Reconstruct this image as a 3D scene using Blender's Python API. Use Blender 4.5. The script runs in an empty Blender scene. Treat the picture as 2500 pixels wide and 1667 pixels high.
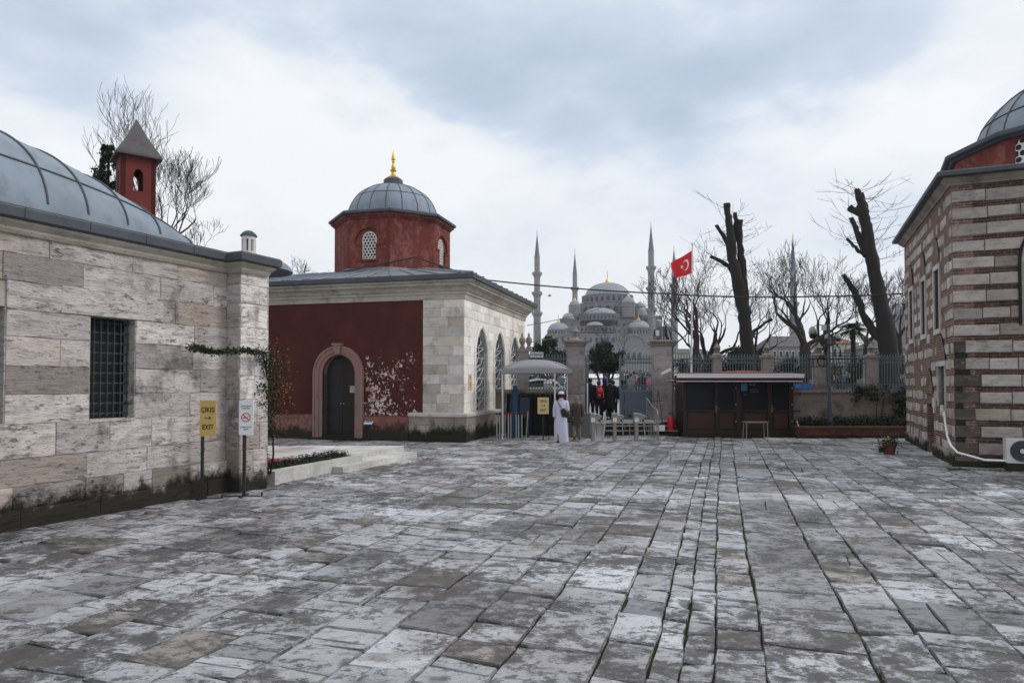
import bpy, bmesh, math, random
from mathutils import Vector, Matrix, noise as mnoise
R = math.radians
random.seed(7)
scene = bpy.context.scene
C = scene.collection

# ------------------------------------------------------------------ camera
F, H, HV = 1667.0, 2.0, 938.0          # focal length in photo pixels, eye height, horizon row
PITCH = math.atan(40.0 / F)
cam_d = bpy.data.cameras.new('camera')
cam = bpy.data.objects.new('camera', cam_d); C.objects.link(cam)
cam_d.sensor_width = 36.0; cam_d.lens = 36.0 * F / 2500.0
cam_d.clip_start = 0.05; cam_d.clip_end = 3000
cam.location = (0, 0, H)
cam.rotation_euler = (math.pi / 2 + PITCH, 0, 0)
cam_d.shift_y = (HV - 833.5 - 40.0) / 2500.0
scene.camera = cam
scene.render.resolution_x = 1024; scene.render.resolution_y = 682

# ------------------------------------------------------------------ sky and sun
SUN_AZ, SUN_EL = R(86), R(40)          # sun azimuth from +Y towards +X, elevation
w = bpy.data.worlds.new('World'); scene.world = w; w.use_nodes = True
nt = w.node_tree; nt.nodes.clear()
def wn(t, **k):
    n = nt.nodes.new(t)
    for a, b in k.items(): setattr(n, a, b)
    return n
def wm(op, a, b=None, c=None, clamp=False):
    n = wn('ShaderNodeMath', operation=op, use_clamp=clamp)
    for i, x in enumerate((a, b, c)):
        if x is None: continue
        if isinstance(x, (int, float)): n.inputs[i].default_value = x
        else: nt.links.new(x, n.inputs[i])
    return n.outputs[0]
out = wn('ShaderNodeOutputWorld'); bg = wn('ShaderNodeBackground')
tc = wn('ShaderNodeTexCoord'); sep = wn('ShaderNodeSeparateXYZ')
nt.links.new(tc.outputs['Generated'], sep.inputs[0])
nz = wn('ShaderNodeTexNoise'); nz.inputs['Scale'].default_value = 3.1; nz.inputs['Detail'].default_value = 9; nz.inputs['Roughness'].default_value = .58
mp = wn('ShaderNodeMapping'); mp.inputs['Scale'].default_value = (1, 1, 2.0); mp.inputs['Location'].default_value = (3.1, 1.7, .4)
nt.links.new(tc.outputs['Generated'], mp.inputs[0]); nt.links.new(mp.outputs[0], nz.inputs[0])
nz2 = wn('ShaderNodeTexNoise'); nz2.inputs['Scale'].default_value = 5.5; nz2.inputs['Detail'].default_value = 6
nt.links.new(mp.outputs[0], nz2.inputs[0])
sc2 = wn('ShaderNodeSeparateColor'); nt.links.new(nz2.outputs['Color'], sc2.inputs[0])
yy = wm('MAXIMUM', wm('ABSOLUTE', sep.outputs[1]), .12)
az = wm('ADD', wm('DIVIDE', sep.outputs[0], yy), wm('MULTIPLY', wm('SUBTRACT', sc2.outputs[0], .5), .42))
el = wm('ADD', wm('DIVIDE', sep.outputs[2], yy), wm('MULTIPLY', wm('SUBTRACT', sc2.outputs[1], .5), .30))
total = wm('MULTIPLY', wm('SUBTRACT', nz.outputs[0], .5), 2.1)
# grey-blue cloud banks (positive) and bright cumulus (negative) as places in the sky
for (u, v, ru, rv, a) in ((1250, -60, 1500, 190, .34), (350, 60, 300, 130, .28), (1230, 90, 420, 190, .55), (1650, 200, 430, 170, .66), (2150, 90, 420, 150, .55), (60, 40, 330, 160, .20), (300, 230, 200, 120, .26),
                          (950, 60, 300, 120, .34), (150, 330, 240, 130, -.38), (700, 300, 260, 140, -.50), (950, 420, 300, 130, -.45), (480, 100, 200, 80, -.30), (2250, 300, 330, 110, -.62),
                          (2450, 120, 160, 110, -.1), (1560, 640, 900, 130, .16), (1120, 220, 260, 90, .30), (300, 30, 260, 90, .25), (1900, 260, 300, 90, .25), (1350, 400, 140, 60, .30), (600, 620, 500, 150, -.12), (1950, 500, 330, 90, .12)):
    dx = wm('DIVIDE', wm('SUBTRACT', az, (u - 1250) / F), ru / F)
    dy = wm('DIVIDE', wm('SUBTRACT', el, (HV - v) / F), rv / F)
    g = wm('EXPONENT', wm('MULTIPLY', wm('ADD', wm('MULTIPLY', dx, dx), wm('MULTIPLY', dy, dy)), -1.0))
    total = wm('MULTIPLY_ADD', g, a, total)
rp = wn('ShaderNodeValToRGB')
nt.links.new(wm('ADD', wm('MULTIPLY', total, .66), .18, clamp=True), rp.inputs[0])
for pos, colr in ((0, (.94, .955, .985, 1)), (1, (.49, .58, .72, 1))):
    rp.color_ramp.elements[pos].color = colr
e = rp.color_ramp.elements.new(.32); e.color = (.84, .88, .94, 1)
e = rp.color_ramp.elements.new(.60); e.color = (.63, .72, .85, 1)
sky = wn('ShaderNodeTexSky', sky_type='NISHITA'); sky.sun_disc = False; sky.sun_elevation = SUN_EL; sky.sun_rotation = SUN_AZ
sm = wn('ShaderNodeMix', data_type='RGBA', blend_type='MULTIPLY'); sm.inputs[0].default_value = 1
nt.links.new(sky.outputs[0], sm.inputs[6]); sm.inputs[7].default_value = (.1, .1, .1, 1)
mx = wn('ShaderNodeMix', data_type='RGBA'); mx.inputs[0].default_value = .96
nt.links.new(sm.outputs[2], mx.inputs[6]); nt.links.new(rp.outputs[0], mx.inputs[7])
nt.links.new(mx.outputs[2], bg.inputs[0]); bg.inputs[1].default_value = 1.04
nt.links.new(bg.outputs[0], out.inputs[0])
sd = bpy.data.lights.new('sun', 'SUN'); sd.energy = 1.5; sd.angle = R(18); sd.color = (1, .97, .92)
sun = bpy.data.objects.new('sun', sd); C.objects.link(sun)
sun.rotation_euler = Vector((math.sin(SUN_AZ) * math.cos(SUN_EL), math.cos(SUN_AZ) * math.cos(SUN_EL), math.sin(SUN_EL))).to_track_quat('Z', 'Y').to_euler()
scene.view_settings.view_transform = 'Standard'; scene.view_settings.look = 'None'
scene.view_settings.exposure = 0.0; scene.view_settings.gamma = 1

# ------------------------------------------------------------------ helpers
def P(u, v, Y): return Vector(((u - 1250) / F * Y, Y, H + (HV - v) / F * Y))
def G(u, v, z=0.0):
    Y = (H - z) * F / (v - HV); return Vector(((u - 1250) / F * Y, Y, z))
def hit(u, v, p0, d):                     # photo ray on the upright plane through p0 along d -> (distance along d, height)
    r = (u - 1250) / F
    s = (r * p0[1] - p0[0]) / (d[0] - r * d[1])
    return s, H + (HV - v) / F * (p0[1] + s * d[1])

class MB:
    def __init__(s): s.v = []; s.f = []; s.t = []; s.h = []; s.tone = .5; s.hue = 0.0; s.M = Matrix()
    def add(s, vs, fs, tone=None):
        b = len(s.v); s.v += [s.M @ Vector(p) for p in vs]
        for f in fs: s.f.append([b + i for i in f]); s.t.append(s.tone if tone is None else tone); s.h.append(s.hue)
        return s
    def box(s, x0, x1, y0, y1, z0, z1, tone=None):
        return s.add([(x0,y0,z0),(x1,y0,z0),(x1,y1,z0),(x0,y1,z0),(x0,y0,z1),(x1,y0,z1),(x1,y1,z1),(x0,y1,z1)],
                     [(0,3,2,1),(4,5,6,7),(0,1,5,4),(1,2,6,5),(2,3,7,6),(3,0,4,7)], tone)
    def cbox(s, c, d, rot=None):
        M0 = s.M
        s.M = s.M @ Matrix.Translation(c) @ (rot.to_4x4() if rot else Matrix())
        s.box(-d[0]/2, d[0]/2, -d[1]/2, d[1]/2, -d[2]/2, d[2]/2); s.M = M0; return s
    def prism(s, poly, z0, z1):
        n = len(poly); vs = [(p[0], p[1], z0) for p in poly] + [(p[0], p[1], z1) for p in poly]
        return s.add(vs, [tuple(range(n))[::-1], tuple(range(n, 2*n))] + [(i, (i+1) % n, n + (i+1) % n, n + i) for i in range(n)])
    def extr(s, poly, y0, y1):            # polygon in x,z pushed from y0 to y1
        n = len(poly); vs = [(p[0], y0, p[1]) for p in poly] + [(p[0], y1, p[1]) for p in poly]
        return s.add(vs, [tuple(range(n)), tuple(range(n, 2*n))[::-1]] + [(i, n + i, n + (i+1) % n, (i+1) % n) for i in range(n)])
    def tube(s, pts, rad, n=6, cap=True, sq=(1, 1)):
        pts = [Vector(p) for p in pts]
        if not hasattr(rad, '__len__'): rad = [rad] * len(pts)
        vs = []; up = None
        for i, p in enumerate(pts):
            d = (pts[min(i+1, len(pts)-1)] - pts[max(i-1, 0)])
            if d.length < 1e-7: d = Vector((0, 0, 1))
            d.normalize()
            if up is None: up = Vector((0, 0, 1)) if abs(d.z) < .9 else Vector((0, 1, 0))
            a = d.cross(up)
            if a.length < 1e-4: a = d.orthogonal()
            a.normalize(); b = a.cross(d).normalized(); up = b
            for k in range(n):
                t = 2 * math.pi * k / n
                vs.append(p + a * math.cos(t) * rad[i] * sq[0] + b * math.sin(t) * rad[i] * sq[1])
        fs = [(i*n + k, i*n + (k+1) % n, (i+1)*n + (k+1) % n, (i+1)*n + k) for i in range(len(pts)-1) for k in range(n)]
        if cap: fs += [tuple(range(n))[::-1], tuple(range((len(pts)-1)*n, len(pts)*n))]
        return s.add(vs, fs)
    def lathe(s, prof, c=(0, 0, 0), n=16, a0=0, a1=2*math.pi, sy=1.0):
        full = abs(a1 - a0 - 2*math.pi) < 1e-6; m = n if full else n + 1
        vs = [(c[0] + r*math.cos(a0+(a1-a0)*k/n), c[1] + sy*r*math.sin(a0+(a1-a0)*k/n), c[2] + z) for r, z in prof for k in range(m)]
        fs = [(i*m + k, i*m + (k+1) % m, (i+1)*m + (k+1) % m, (i+1)*m + k) for i in range(len(prof)-1) for k in range(n)]
        return s.add(vs, fs)
    def loft(s, rings, n=16, cap=True):   # rings: (x, y, z, rx, ry)
        vs = [(x + rx*math.cos(2*math.pi*k/n), y + ry*math.sin(2*math.pi*k/n), z) for x, y, z, rx, ry in rings for k in range(n)]
        fs = [(i*n + k, i*n + (k+1) % n, (i+1)*n + (k+1) % n, (i+1)*n + k) for i in range(len(rings)-1) for k in range(n)]
        if cap: fs += [tuple(range(n))[::-1], tuple(range((len(rings)-1)*n, len(rings)*n))]
        return s.add(vs, fs)
    def build(s, name, m=None, parent=None, loc=None, rot=None, smooth=False, fix=True):
        me = bpy.data.meshes.new(name)
        me.from_pydata([tuple(v) for v in s.v], [], s.f)
        me.attributes.new('tone', 'FLOAT', 'FACE').data.foreach_set('value', s.t)
        me.attributes.new('hue', 'FLOAT', 'FACE').data.foreach_set('value', s.h)
        if fix:
            bm = bmesh.new(); bm.from_mesh(me); bmesh.ops.recalc_face_normals(bm, faces=bm.faces); bm.to_mesh(me); bm.free()
        if smooth:
            me.polygons.foreach_set('use_smooth', [True] * len(me.polygons))
            if smooth is not True:
                me.set_sharp_from_angle(angle=R(smooth))
        if m: me.materials.append(m)
        o = bpy.data.objects.new(name, me); C.objects.link(o)
        if parent: o.parent = parent
        if loc is not None: o.location = loc
        if rot is not None: o.rotation_euler = rot
        return o

def tag(o, label=None, cat=None, group=None, kind=None):
    if label: o['label'] = label
    if cat: o['category'] = cat
    if group: o['group'] = group
    if kind: o['kind'] = kind
    return o
def thing(name, label, cat, loc=(0, 0, 0), rz=0, group=None):
    o = bpy.data.objects.new(name, None); C.objects.link(o); o.empty_display_size = .2
    o.location = loc; o.rotation_euler = (0, 0, rz)
    return tag(o, label, cat, group)
def copy_tree(o, parent=None):
    c = o.copy(); C.objects.link(c)
    if parent: c.parent = parent
    for ch in [x for x in bpy.data.objects if x.parent == o]: copy_tree(ch, c)
    return c
def text_mesh(mb, txt, M, size, depth=.002, align='CENTER', bold=.0):
    cu = bpy.data.curves.new('t', 'FONT'); cu.body = txt; cu.size = size; cu.align_x = align; cu.extrude = depth; cu.offset = bold; cu.resolution_u = 3
    o = bpy.data.objects.new('t', cu); C.objects.link(o)
    dg = bpy.context.evaluated_depsgraph_get(); dg.update()
    me = bpy.data.meshes.new_from_object(o.evaluated_get(dg))
    mb.add([M @ v.co for v in me.vertices], [tuple(p.vertices) for p in me.polygons])
    bpy.data.objects.remove(o); bpy.data.curves.remove(cu); bpy.data.meshes.remove(me)
UP = Matrix.Rotation(math.pi/2, 4, 'X')  # text standing upright, facing -Y

# ------------------------------------------------------------------ materials
class NT:
    def __init__(s, name):
        s.m = bpy.data.materials.new(name); s.m.use_nodes = True; s.t = s.m.node_tree
        s.b = s.t.nodes['Principled BSDF']; s.co = s.n('ShaderNodeTexCoord').outputs['Object']
    def n(s, t, **k):
        n = s.t.nodes.new(t)
        for a, b in k.items(): setattr(n, a, b)
        return n
    def set(s, sock, x):
        if isinstance(x, bpy.types.NodeSocket): s.t.links.new(x, sock)
        elif isinstance(x, (tuple, list)) and len(x) == 3 and sock.type == 'RGBA': sock.default_value = (*x, 1)
        else: sock.default_value = x
    def math(s, op, a, b=0.0, c=0.0, clamp=False):
        n = s.n('ShaderNodeMath', operation=op, use_clamp=clamp)
        for i, x in enumerate((a, b, c)): s.set(n.inputs[i], x)
        return n.outputs[0]
    def noise(s, scale, detail=4, rough=.55, stretch=(1, 1, 1), loc=(0, 0, 0), vec=None):
        n = s.n('ShaderNodeTexNoise'); m = s.n('ShaderNodeMapping')
        m.inputs['Scale'].default_value = stretch; m.inputs['Location'].default_value = loc
        s.set(m.inputs[0], vec or s.co); s.set(n.inputs['Vector'], m.outputs[0])
        n.inputs['Scale'].default_value = scale; n.inputs['Detail'].default_value = detail; n.inputs['Roughness'].default_value = rough
        return n.outputs[0]
    def step(s, x, lo, hi):               # smooth step
        n = s.n('ShaderNodeMapRange', interpolation_type='SMOOTHSTEP'); s.set(n.inputs[0], x)
        s.set(n.inputs[1], lo); s.set(n.inputs[2], hi); return n.outputs[0]
    def mix(s, f, a, b, mode='MIX'):
        n = s.n('ShaderNodeMix', data_type='RGBA', blend_type=mode)
        s.set(n.inputs[0], f); s.set(n.inputs[6], a); s.set(n.inputs[7], b); return n.outputs[2]
    def val(s, c, k):                     # colour times a factor
        n = s.n('ShaderNodeVectorMath', operation='SCALE'); s.set(n.inputs[0], c); s.set(n.inputs['Scale'], k); return n.outputs[0]
    def block(s, tone):                   # coordinates shifted per block, so no stain runs on from stone to stone
        f = s.math('FRACT', s.math('MULTIPLY', tone, 917.31)); n = s.n('ShaderNodeVectorMath', operation='ADD'); cv = s.n('ShaderNodeCombineXYZ')
        s.set(cv.inputs[0], s.math('MULTIPLY', f, 37.0)); s.set(cv.inputs[1], s.math('MULTIPLY', f, 91.0)); s.set(cv.inputs[2], s.math('MULTIPLY', f, 53.0)); s.set(n.inputs[0], s.co); s.set(n.inputs[1], cv.outputs[0]); return n.outputs[0]
    def attr(s, name): return s.n('ShaderNodeAttribute', attribute_name=name).outputs['Fac']
    def xyz(s):
        n = s.n('ShaderNodeSeparateXYZ'); s.set(n.inputs[0], s.co); return n.outputs
    def done(s, col, rough=.8, bump=None, bs=.3, bd=.01, metal=0, spec=.5):
        s.set(s.b.inputs['Base Color'], col); s.set(s.b.inputs['Roughness'], rough); s.set(s.b.inputs['Metallic'], metal)
        s.set(s.b.inputs['Specular IOR Level'], spec)
        if bump is not None:
            n = s.n('ShaderNodeBump'); n.inputs['Strength'].default_value = bs; n.inputs['Distance'].default_value = bd
            s.set(n.inputs['Height'], bump); s.set(s.b.inputs['Normal'], n.outputs[0])
        return s.m

def plain(name, col, rough=.6, var=.18, scale=3, metal=0, bump=.15, bd=.004, spec=.4):
    t = NT(name); a = t.noise(scale, 5); b = t.noise(scale*9, 3)
    k = t.math('MULTIPLY_ADD', a, var*2, 1 - var); k = t.math('MULTIPLY', k, t.math('MULTIPLY_ADD', b, var, 1 - var/2))
    k = t.math('MULTIPLY', k, t.math('MULTIPLY_ADD', t.attr('tone'), .5, .75))
    r = t.math('MULTIPLY_ADD', a, .25, rough - .12)
    return t.done(t.val(t.mix(0, col, col), k), r, b, bump, bd, metal, spec)

def stone(name, a, b, dark=(.06, .055, .05), streak=5.0, sk=.5, moss=0.0, mossc=(.018, .022, .012), grime=.3, bs=.5, bd=.02, pit=.5, cav=0.0):
    t = NT(name); tone = t.attr('tone')
    big = t.noise(.55, 5, .6); c = t.mix(t.step(big, .35, .68), a, b)
    c = t.mix(t.math('MULTIPLY', t.attr('hue'), .9, clamp=True), c, (a[0]*.78, a[1]*.70, a[2]*.61))
    c = t.val(c, t.math('MULTIPLY_ADD', tone, 1.0, .50))
    pv_ = t.block(tone); st = t.noise(1.7, 9, .74, (1, 1, streak), vec=pv_); s2 = t.noise(9, 6, .7, (1, 1, streak*.6), (4, 1, 2), vec=pv_)
    c = t.mix(t.math('MULTIPLY', t.step(st, .48, .66), sk), c, (a[0]*.42, a[1]*.39, a[2]*.37))
    c = t.mix(t.math('MULTIPLY', t.step(s2, .56, .68), sk*.8), c, dark)
    gr = t.noise(1.3, 7, .66, (1, 1, .7), (7, 3, 9)); c = t.mix(t.math('MULTIPLY', t.step(gr, .53, .68), grime), c, dark); g2_ = t.noise(.7, 8, .7, (1, 1, .5), (1, 13, 2)); c = t.mix(t.math('MULTIPLY', t.step(g2_, .50, .66), grime*.55), c, (a[0]*.40, a[1]*.34, a[2]*.29))
    cv_ = t.noise(5.5, 8, .74, (1, 1, 3.4), (11, 4, 6), vec=pv_)
    if cav: cav = t.math('MULTIPLY', t.step(t.noise(1.1, 4, .6, (1, 1, 1.4), (2, 2, 8), vec=t.block(t.math('MULTIPLY', tone, 1.7))), .42, .62), cav)
    if not isinstance(cav, float): c = t.mix(t.math('MULTIPLY', t.step(cv_, .57, .62), cav), c, (a[0]*.26, a[1]*.23, a[2]*.21)); c = t.mix(t.math('MULTIPLY', t.step(cv_, .42, .37), t.math('MULTIPLY', cav, .6)), c, (min(.8, a[0]*1.2), min(.8, a[1]*1.2), min(.8, a[2]*1.2)))
    p = t.noise(38, 3, .6, (1, 1, 2.0)); pm = t.step(p, .66, .73); c = t.mix(t.math('MULTIPLY', pm, pit), c, dark)
    if moss:
        z = t.xyz()[2]; k = t.math('ADD', z, t.math('MULTIPLY', t.math('SUBTRACT', t.noise(1.9, 9, .75, (1, 1, .6)), .5), moss*2.4))
        c = t.mix(t.step(k, moss, moss*.55), c, mossc)
    hgt = t.math('ADD', t.math('MULTIPLY', st, .9), t.math('MULTIPLY', s2, .5)); hgt = t.math('SUBTRACT', hgt, t.math('MULTIPLY', t.step(cv_, .57, .63), t.math('MULTIPLY', cav, 1.2))); hgt = t.math('SUBTRACT', hgt, t.math('MULTIPLY', pm, .4))
    return t.done(c, .88, hgt, bs, bd, spec=.25)

M = {}
M['stone_left'] = stone('weathered_limestone', (.62, .575, .56), (.50, .45, .435), streak=6, sk=.72, moss=.52, mossc=(.030, .027, .021), grime=.72, bs=1.0, bd=.05, cav=.6)
M['mortar'] = plain('old_mortar', (.16, .145, .13), .95, .3, 4); M['mortar_pale'] = plain('pale_flush_mortar', (.36, .325, .30), .95, .4, 3, bump=.5, bd=.01)
M['stone_red'] = stone('cream_ashlar', (.62, .59, .56), (.50, .46, .41), cav=.35, streak=2.0, sk=.40, grime=.42, bs=.3, bd=.01, pit=.3)
M['stone_side_lit'] = stone('sunlit_cream_ashlar', (.74, .71, .67), (.62, .57, .51), cav=.25, streak=2.0, sk=.28, grime=.34, bs=.3, bd=.01, pit=.3)  # same cream ashlar, sunlight on the side wall put into a paler colour
M['stone_plinth'] = stone('mossy_plinth_stone', (.36, .31, .29), (.24, .2, .18), streak=3, sk=.55, moss=.62, grime=.6, bs=.6, bd=.02)
M['cornice'] = stone('cornice_limestone', (.50, .46, .40), (.38, .34, .28), streak=5, sk=.6, grime=.5, bs=.35, bd=.015)
M['stone_right'] = stone('banded_limestone', (.47, .43, .405), (.36, .315, .29), cav=.6, streak=5, sk=.55, grime=.55, moss=.34, bs=.6, bd=.02)
M['pillar'] = stone('gate_pillar_stone', (.36, .315, .31), (.27, .235, .23), cav=.6, streak=3, sk=.55, grime=.5, bs=.6, bd=.03)
M['gardenwall'] = stone('stained_wall_stone', (.34, .30, .26), (.22, .19, .16), streak=1, sk=.5, grime=.7, moss=.75, bs=.5, bd=.02)
M['marble'] = stone('white_marble', (.56, .555, .535), (.46, .45, .425), streak=1.5, sk=.4, grime=.35, bs=.15, bd=.006, pit=.2)

def brick_mat():
    t = NT('thin_brick_courses'); x = t.xyz(); al = t.math('ADD', x[0], x[1])
    cv = t.n('ShaderNodeCombineXYZ'); t.set(cv.inputs[0], al); t.set(cv.inputs[1], t.math('ADD', x[2], t.math('MULTIPLY', t.noise(1.6, 3), .05)))
    b = t.n('ShaderNodeTexBrick'); t.set(b.inputs['Vector'], cv.outputs[0]); b.inputs['Scale'].default_value = 1
    b.inputs['Brick Width'].default_value = .27; b.inputs['Row Height'].default_value = .062; b.inputs['Mortar Size'].default_value = .013; b.inputs['Mortar Smooth'].default_value = .4
    b.inputs['Color1'].default_value = (.205, .095, .07, 1); b.inputs['Color2'].default_value = (.095, .045, .036, 1); b.inputs['Mortar'].default_value = (.27, .225, .195, 1)
    c = t.mix(t.math('MULTIPLY', t.step(t.noise(1.7, 6, .65), .46, .7), .75), b.outputs[0], (.05, .036, .03))
    c = t.mix(t.math('MULTIPLY', t.step(t.noise(3.3, 5, .6, loc=(5, 2, 1)), .60, .72), .5), c, (.34, .26, .22))
    h = t.math('ADD', t.math('MULTIPLY', b.outputs[1], -1.0), t.math('MULTIPLY', t.noise(25, 4), .8))
    return t.done(c, .92, h, .7, .015, spec=.2)
M['brick'] = brick_mat()
M['darkstone'] = plain('sooty_stone', (.016, .014, .013), .9, .4, 3, bump=.6, bd=.02)

def plaster(name, base, worn, peel=None, stain=(.02, .015, .012), amt=.5, moss=0):
    t = NT(name); x = t.xyz()
    a = t.noise(.8, 6, .6); b = t.noise(6, 6, .65); v = t.noise(3, 5, .6, (1, 1, .25))
    c = t.mix(t.math('MULTIPLY', t.step(a, .40, .65), .75), base, (base[0]*1.5, base[1]*1.3, base[2]*1.25))
    c = t.mix(t.math('MULTIPLY', t.step(t.math('MULTIPLY_ADD', b, .5, t.math('MULTIPLY', v, .5)), .47, .62), amt), c, worn)
    c = t.mix(t.math('MULTIPLY', t.step(t.noise(2.2, 7, .7, loc=(3, 8, 1)), .55, .75), .6), c, stain)
    bump = b
    if peel:
        x0, x1, z0, z1 = peel
        n = t.noise(3.6, 7, .68, (1, 1, .75), (1.3, 0, .35)); n = t.math('MULTIPLY_ADD', t.noise(10, 6, .68, loc=(2, 5, 3)), .60, t.math('MULTIPLY', n, .50))
        mk = t.math('MULTIPLY', t.step(x[0], x0 - .5, x0 + .3), t.step(x[0], x1 + .25, x1 - .3))
        zb = t.math('MAXIMUM', t.step(x[2], z0 + .8, z0), t.math('MULTIPLY', t.math('MULTIPLY', t.step(x[2], z1, z1 - .55), t.step(x[2], 1.95, 2.35)), .92))
        mk = t.math('MULTIPLY', mk, t.math('MULTIPLY_ADD', t.step(x[2], z1 + .1, z1 - .6), .30, .70)); mk = t.math('MULTIPLY', mk, t.math('MULTIPLY_ADD', t.step(x[2], z0 + .9, z0), .05, 1.0)); mk = t.math('MULTIPLY', mk, t.math('MULTIPLY_ADD', t.noise(1.1, 2, .5, loc=(3, 3, 4)), .36, .84))
        q = t.math('MULTIPLY', n, mk)
        ok = t.math('MULTIPLY', t.step(x[2], .88, .92), 1.0)
        pk = t.math('MULTIPLY', t.step(q, .610, .615), ok); wh = t.math('MULTIPLY', t.step(q, .622, .627), ok)
        c = t.mix(pk, c, (.33, .13, .12)); c = t.mix(wh, c, (.60, .52, .50))
        bump = t.math('MULTIPLY_ADD', pk, -1.5, b)
        # the worn pink skirting under the render
        low = t.step(t.math('MULTIPLY_ADD', a, .15, x[2]), 1.0, .90)
        c = t.mix(low, c, t.mix(t.step(b, .35, .65), (.17, .075, .068), (.28, .15, .13)))
    if moss:
        k = t.math('ADD', x[2], t.math('MULTIPLY', t.math('SUBTRACT', t.noise(1.9, 9, .75, (1, 1, .6)), .5), 1.7))
        c = t.mix(t.step(k, moss, moss*.5), c, (.03, .026, .018))
    return t.done(c, .85, bump, .4, .01, spec=.25)
M['plaster_dark'] = plaster('maroon_plaster', (.070, .0185, .0165), (.046, .014, .013), peel=(-4.0, -1.5, 1.0, 3.45), amt=.25, moss=.55)
M['plaster_drum'] = plaster('worn_red_plaster', (.125, .031, .027), (.26, .105, .08), amt=.75)
M['plaster_turret'] = plaster('red_turret_plaster', (.13, .028, .025), (.10, .03, .026), amt=.4)
M['door_frame'] = stone('rose_painted_stone', (.30, .165, .15), (.26, .20, .185), streak=1, sk=.25, grime=.25, bs=.2, bd=.006, pit=.2)

def lead(name, base, dirt=(.10, .095, .09), amt=.5, st=(1, 1, 1)):
    t = NT(name); a = t.noise(1.1, 6, .62, st); b = t.noise(5, 6, .6, (1, 1, .4)); 
    c = t.mix(t.math('MULTIPLY', t.step(a, .4, .7), amt), base, dirt); c = t.mix(t.math('MULTIPLY', t.step(b, .5, .7), .35), c, (base[0]*.55, base[1]*.55, base[2]*.6))
    c = t.val(c, t.math('MULTIPLY_ADD', t.attr('tone'), .6, .7))
    return t.done(c, t.math('MULTIPLY_ADD', b, .3, .50), t.math('MULTIPLY_ADD', b, .4, a), .45, .035, metal=.0, spec=.35)
M['lead'] = lead('lead_sheet', (.225, .275, .33), (.155, .17, .195), .7)
M['lead_dark'] = lead('dark_lead_flashing', (.075, .085, .10), (.05, .05, .055), .5)
M['lead_brown'] = lead('dull_lead_sheet', (.20, .215, .24), (.17, .14, .14), .6)
M['tile_grey'] = stone('grey_shingle', (.13, .12, .12), (.09, .083, .085), streak=2, sk=.4, grime=.3, bs=.4, bd=.01)
M['brass'] = plain('dull_brass', (.20, .13, .05), .45, .2, 6, metal=.4); M['gold'] = plain('gilded_metal', (.66, .42, .07), .38, .25, 6, metal=.55, bump=.05)
M['white_tracery'] = plain('white_painted_tracery', (.62, .59, .55), .6, .1, 4)
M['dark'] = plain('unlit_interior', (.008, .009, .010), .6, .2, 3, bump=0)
M['glass'] = plain('dark_window_glass', (.010, .012, .015), .35, .2, 2, bump=0, spec=.22)
M['iron'] = plain('black_iron', (.018, .02, .022), .5, .3, 8)
M['fence'] = plain('grey_green_painted_iron', (.10, .145, .155), .5, .25, 5)
M['white_iron'] = plain('white_painted_iron', (.50, .53, .56), .5, .15, 5)
M['door_wood'] = plain('brown_painted_door', (.022, .012, .010), .55, .3, 3)
M['steel'] = plain('brushed_steel', (.42, .43, .43), .32, .12, 8, metal=.85, bump=.05)
M['steel_warm'] = plain('turnstile_steel', (.26, .23, .20), .42, .12, 8, metal=.5, bump=.05)
M['grey_panel'] = plain('grey_sheet_metal', (.115, .135, .15), .45, .15, 2, bump=.05)
M['gate_panel'] = plain('slate_blue_gate_sheet', (.075, .095, .125), .4, .12, 1.5, bump=.05)
M['canvas'] = plain('grey_canopy_canvas', (.27, .27, .285), .75, .12, 1.5, bump=.2)
M['maroon'] = plain('maroon_awning_cloth', (.07, .014, .018), .7, .2, 3)
M['red_cloth'] = plain('faded_red_canvas', (.17, .035, .032), .75, .2, 3)
M['flag_red'] = plain('red_flag_cloth', (.62, .012, .022), .7, .08, 2)
M['white'] = plain('white_paint', (.74, .75, .76), .5, .08, 3, bump=.05)
M['off_white'] = plain('aged_white_paint', (.55, .55, .54), .55, .12, 3, bump=.05)
M['kiosk_wood'] = plain('dark_kiosk_wood', (.026, .015, .013), .5, .4, 3)
M['kiosk_panel'] = plain('reddish_kiosk_panel', (.050, .017, .014), .5, .35, 3)
M['yellow_sign'] = plain('yellow_sign_plate', (.52, .36, .11), .5, .1, 4, bump=.03)
M['cream_sign'] = plain('cream_sign_plate', (.62, .47, .22), .5, .08, 4, bump=.03)
M['ink'] = plain('black_lettering', (.012, .012, .012), .6, .1, 4, bump=0)
M['blue_ink'] = plain('blue_lettering', (.02, .06, .30), .6, .1, 4, bump=0)
M['red_ink'] = plain('red_sign_paint', (.55, .012, .02), .5, .05, 4, bump=0)
M['bark'] = plain('dark_bark', (.017, .013, .012), .9, .4, 2, bump=.8, bd=.05)
M['bark_far'] = plain('winter_twigs', (.026, .020, .019), .9, .35, 1, bump=.4)
M['leaf_dark'] = plain('dark_evergreen_leaf', (.016, .027, .012), .7, .5, .8, bump=0, spec=.2)
M['leaf_rose'] = plain('rose_leaf', (.030, .045, .018), .6, .5, 6, bump=0, spec=.2)
M['leaf_autumn'] = plain('yellowing_leaf', (.28, .11, .02), .6, .4, 6, bump=0, spec=.2)
M['petal'] = plain('pink_white_petal', (.40, .34, .34), .6, .2, 6, bump=0)
M['violet'] = plain('violet_petal', (.035, .025, .11), .6, .3, 6, bump=0)
M['yellow_petal'] = plain('yellow_petal', (.55, .38, .03), .6, .3, 6, bump=0)
M['palm_leaf'] = plain('palm_frond', (.035, .047, .022), .6, .4, 2, bump=0, spec=.3)
M['terracotta'] = plain('terracotta', (.15, .04, .03), .7, .2, 5)
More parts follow.
